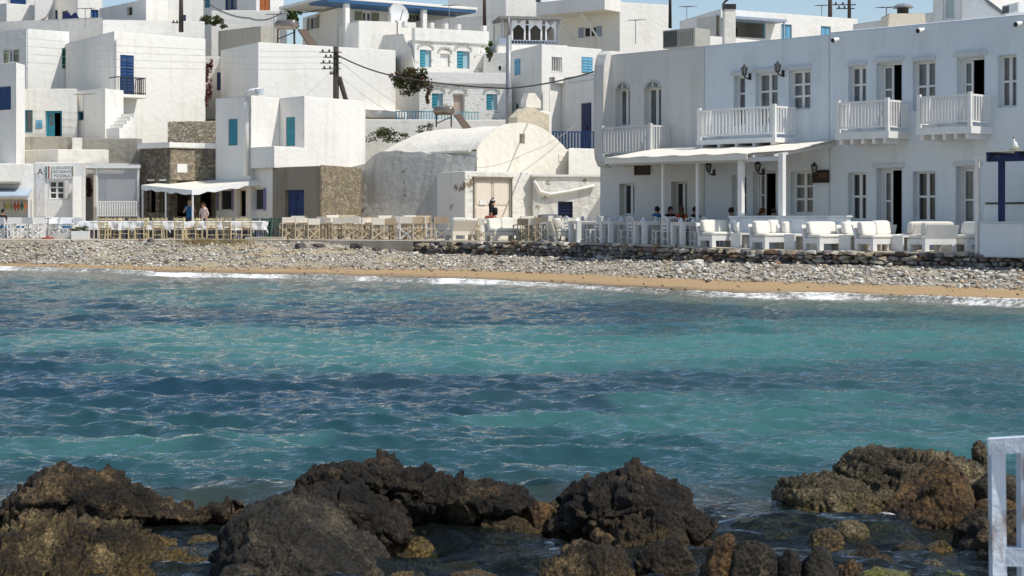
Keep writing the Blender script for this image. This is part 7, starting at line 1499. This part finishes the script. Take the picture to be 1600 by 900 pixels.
for i, (a, b_) in enumerate(((81, 50), (89, 63), (98, 76), (107, 90))): wire(f'thin power wire leading left from the wooden pole, {ORD[i]} from the top', [(521, a, 84.3), (-60, b_, 85.5)], .007, .25, GREYWIRE)
wire('thick black cable sagging from the wooden pole past the concrete pole to the right row', [(527, 86, 84.3), (617, 119, 85), (795, 138, 85.7), (935, 110, 70)], .035, .12)
wire('service wire dropping right from the wooden pole to the chapel', [(530, 95, 84.3), (640, 175, 84)], .010, .1, GREYWIRE); wire('lower service wire dropping right from the wooden pole', [(530, 118, 84.3), (614, 178, 84)], .010, .1, GREYWIRE); wire('service wire dropping left from the wooden pole to the angular house', [(520, 108, 84.3), (480, 148, 80)], .010, .05, GREYWIRE)
wire('black cable across the upper left above the shrubs', [(318, 0, 103), (390, 28, 103), (440, 20, 103)], .025, .25); wire('black cable from the villa roof to the upper left', [(470, 20, 104), (540, -4, 102)], .025, .2)
wire('cable looping over the chapel gable', [(745, 262, 75.5), (820, 240, 77), (900, 195, 80)], .012, .15, GREYWIRE)
def heater(label, px, py, Y, k=1.0, tone=TANKSTEEL):
    c = px2w(px, py, Y); t = thing('solar_water_heater', label, 'water heater', (c.x, c.y, c.z - 1.0 * k))
    part(t, 'tank', tone, lambda q: q.tube([c + Vector((-.62 * k, .15, 0)), c + Vector((-.56 * k, .1, 0)), c + Vector((.56 * k, -.2, 0)), c + Vector((.62 * k, -.22, 0))], [.25 * k, .32 * k, .32 * k, .25 * k], 16), True)
    for dx in (-.55, .5): part(t, 'stand_leg', IRON, lambda q: q.bar(c + Vector((dx * k, 0, -.3 * k)), c + Vector((dx * k, -.1, -1.15 * k)), .07))
    part(t, 'stand_brace', IRON, lambda q: q.bar(c + Vector((-.55 * k, -.05, -.9 * k)), c + Vector((.5 * k, -.05, -.45 * k)), .05))
    a = c + Vector((.15 * k, .1, -.3 * k)); part(t, 'collector', mat('dark_collector_back', (.10, .07, .05), .6) if k < .9 else BEIGE, lambda q: q.hexa([a + Vector((.5, .0, 0)) * k, a + Vector((.95, .6, .05)) * k, a + Vector((1.75, .3, -1.0)) * k, a + Vector((1.2, -.3, -1.0)) * k, a + Vector((.54, .0, .06)) * k, a + Vector((1.0, .6, .11)) * k, a + Vector((1.8, .3, -.94)) * k, a + Vector((1.24, -.3, -.94)) * k]))
heater('solar water heater with tilted panel on the large white house roof', 448, 39, 91, .85, TANKSTEEL); heater('weathered solar water heater behind the chapel vault', 694, 173, 86.5, .72, TANKSTEEL)
def dish(label, px, py, Y, r, rz=0.0):
    c = px2w(px, py, Y); t = thing('satellite_dish', label, 'satellite dish', tuple(c)); q = MB(); n = 16; rings = 5; d = Vector((.55, -.75, .35)).normalized(); u = d.cross(Vector((0, 0, 1))).normalized(); v = u.cross(d); vs = []
    for j in range(rings + 1):
        for i in range(n): a = 2 * math.pi * i / n; rr_ = r * j / rings; vs.append(c + (u * math.cos(a) + v * math.sin(a)) * rr_ + d * (rr_ / r) ** 2 * r * .25)
    q.add(vs, [(j * n + i, j * n + (i + 1) % n, (j + 1) * n + (i + 1) % n, (j + 1) * n + i) for j in range(rings) for i in range(n)]); q.build('reflector', PGREY, t, True)
    part(t, 'arm', STEEL, lambda q: q.bar(c - v * r * .8, c + d * r * .9, .04)); part(t, 'mast', STEEL, lambda q: q.tube([c - d * .1, c - d * .1 - Vector((0, 0, 1.6))], .04, 6))
dish('big grey satellite dish on the villa terrace', 622, 22, 97, .62)
def antenna(label, px, py0, py1, Y, bars=5, tilt=1):
    x = xw(px, Y); z1, z0 = zw(py0, Y), zw(py1, Y); t = thing('antenna', label, 'antenna', (x, Y, z0)); part(t, 'mast', STEEL, lambda q: q.tube([(x, Y, z0), (x, Y, z1)], .022, 6)); part(t, 'boom', IRON, lambda q: q.bar((x - .35, Y - .4, z1 - .06), (x + .35, Y + .4, z1 + .04), .025))
    for i in range(bars): part(t, 'element', IRON, lambda q: (lambda u, l: q.bar((x + .33 * u - l * .75, Y + .38 * u + l * .66, z1 - .01 + .05 * u), (x + .33 * u + l * .75, Y + .38 * u - l * .66, z1 - .01 + .05 * u), .018))(2 * i / (bars - 1) - 1, .16 + .05 * i))
antenna('roof antenna on a thin mast behind the greyish house', 993, 31, 68, 90); antenna('tall thin antenna against the sky left of the porch house', 1073, 10, 44, 92); antenna('antenna on a mast at the upper left terrace', 133, 13, 44, 98); antenna('forked antenna beside the solar heater', 428, 22, 66, 90); antenna('antenna above the right roof beside the wooden pole', 1284, 8, 60, 86); antenna('thin aerial on the bluish roof right of the two poles', 1385, 11, 42, 60, 3); antenna('antenna with bent elements above the whitewashed stone house', 702, 8, 46, 97); antenna('dark aerial rod on the low house roof left of the stair', 131, 147, 232, 83.5, 3)
def leaves(name, label, cat, c, rad, n, m, size=.13, trunk=None, clumps=7, seed=1, m2=None, cs=.36):
    rr = random.Random(seed); c = Vector(c); t = thing(name, label, cat, (c.x, c.y, c.z - rad[2])); q = MB(); cl = []
    for _ in range(clumps): a = rr.uniform(0, 6.28); w = rr.uniform(.25, .85); cl.append((Vector((math.cos(a) * w * rad[0], math.sin(a) * w * rad[1], rr.uniform(-.7, .75) * rad[2])), rr.uniform(.75, 1.35) * cs))
    for _ in range(n):
        cc, s = rr.choice(cl); d = Vector((rr.gauss(0, 1), rr.gauss(0, 1), rr.gauss(0, 1))).normalized() * (rr.random() ** .45) * s
        p = c + cc + Vector((d.x * rad[0], d.y * rad[1], d.z * rad[2])); u = Vector((rr.gauss(0, 1), rr.gauss(0, 1), rr.gauss(0, .6))).normalized(); v = u.cross(Vector((rr.gauss(0, 1), rr.gauss(0, 1), rr.gauss(0, 1)))).normalized(); k = size * rr.uniform(.6, 1.3)
        q.m = 0 if (m2 is None or rr.random() < .6) else 1
        q.add([p - u * k * .5, p + v * k * .28, p + u * k * .5, p - v * k * .28], [(0, 1, 2, 3)])
    q.build('crown', [m, m2] if m2 else m, t)
    if trunk:
        b = c - Vector((0, 0, rad[2] + trunk)); part(t, 'trunk', POLEWOOD, lambda q: (q.tube([b, b + Vector((.05, 0, trunk * .5)), c - Vector((0, 0, rad[2] * .3))], [.10, .08, .05], 7), [q.tube([c - Vector((0, 0, rad[2] * .5)), c + k[0] * .9], [.05, .02], 5) for k in cl[:5]]))
LEAFD = mat('dark_green_leaf', (.065, .105, .03), .6, .4, 6); LEAFY = mat('olive_leaf', (.10, .11, .045), .6, .4, 6); LEAFB = mat('bougainvillea_leaf', (.15, .06, .04), .6, .4, 6); LEAFM = mat('magenta_bract', (.16, .02, .04), .6, .4, 6); LEAFG = mat('bright_green_leaf', (.10, .15, .03), .6, .4, 6)
leaves('tree', 'round bright green tree between white houses at the top', 'tree', px2w(459, 24, 122), (.75, .9, .95), 1500, LEAFG, .22, 2.0, 9, 1, LEAFD); leaves('shrub', 'dark grey-green shrub above the rough wall at the upper left', 'shrub', px2w(332, 33, 100), (.85, .6, .5), 1100, LEAFY, .14, None, 8, 2, LEAFD)
leaves('bougainvillea', 'leafy bougainvillea with brown tips climbing beside the stone house', 'shrub', px2w(642, 128, 90.2), (1.1, .6, .8), 3400, LEAFD, .16, None, 26, 3, LEAFB, .30); leaves('bougainvillea', 'hanging bougainvillea strand right of the leafy one', 'shrub', px2w(667, 152, 90.4), (.22, .3, .5), 380, LEAFY, .14, None, 5, 4, LEAFB)
leaves('bougainvillea', 'dark magenta bougainvillea on the edge of the balcony house', 'shrub', px2w(325, 126, 91), (.28, .4, 1.35), 520, LEAFM, .17, None, 7, 5, LEAFB)
leaves('shrub', 'dry twiggy shrub behind the chapel vault', 'shrub', px2w(592, 212, 86), (.85, .5, .5), 800, LEAFY, .12, None, 9, 6, LEAFD); leaves('shrub', 'small dry shrub left of the weathered water heater', 'shrub', px2w(667, 200, 87), (.6, .4, .3), 300, LEAFY, .12, None, 8, 7, LEAFD); leaves('shrub', 'low dry shrub against the rough white wall', 'shrub', px2w(628, 214, 87), (.5, .3, .3), 220, LEAFY, .12, None, 8, 17, LEAFD)
leaves('potted_plant', 'spiky green plant on the ledge left of the concrete pole', 'plant', px2w(764, 78, 94.6), (.28, .3, .45), 160, LEAFG, .3, .2, 4, 8)
x = xw(126, EDG(126) + 1.2); pc = Vector((x, EDG(126) + 1.2, zt(x) + .42)); leaves('planter', 'white planter box with straggling green plant left of the first cloth table', 'planter', pc, (.42, .2, .14), 260, LEAFY, .1, None, 6, 9, LEAFG)
pb = bpy.data.objects['planter']; part(pb, 'box', PWHITE, lambda q: q.box(pc.x - .36, pc.x + .36, pc.y - .16, pc.y + .16, pc.z - .42, pc.z - .08))
def dry_grass():
    rr = random.Random(4); q = MB()
    for _ in range(900):
        px = rr.choice([rr.gauss(312, 14), rr.gauss(355, 20), rr.gauss(335, 30)]); X = xw(px, 70); Y = edge_y(X) - abs(rr.gauss(0, .7)) - .05; X = xw(px, Y); z = float(beach_z(np.array(X), np.array(Y))[0]); a = rr.uniform(0, 6.28); h = rr.uniform(.08, .26); w = .012; dx, dy = math.cos(a) * h * .6, math.sin(a) * h * .6
        q.add([(X - w, Y, z), (X + w, Y, z), (X + dx, Y + dy, z + h)], [(0, 1, 2)])
    tag(q.build('dry_grass', mat('straw_grass', (.30, .22, .09), .9, .3, 5)), 'dry straw-coloured grass along the terrace edge', 'grass', kind='stuff')
dry_grass()
Y = EDG(359) - .35; c = PT(359, Y); t = thing('concrete_step', 'grey concrete step block at the terrace edge before the yellow chairs', 'step', (c[0], c[1], .6)); part(t, 'block', GREYSTONE, lambda q: q.box(c[0] - .40, c[0] + .36, c[1] - .2, c[1] + .6, .55, 1.0))
Y = EDG(410) + .4; c = PT(412, Y); t = thing('concrete_slab', 'long pale concrete slab edge right of the yellow chairs', 'step', (c[0], c[1], .9)); part(t, 'block', PAVING, lambda q: q.box(c[0] - .75, c[0] + .85, c[1] - .2, c[1] + 1.2, .8, 1.12))
for nm in [o for o in bpy.data.objects if o.parent is None and 'label' in o and 'kind' not in o]: nm['kind'] = 'thing'
for o in [o for o in bpy.data.objects if o.type == 'EMPTY' and o.parent is None and 'label' not in o]:     # prototypes that were never placed
    for ch in list(o.children_recursive): bpy.data.objects.remove(ch)
    bpy.data.objects.remove(o)
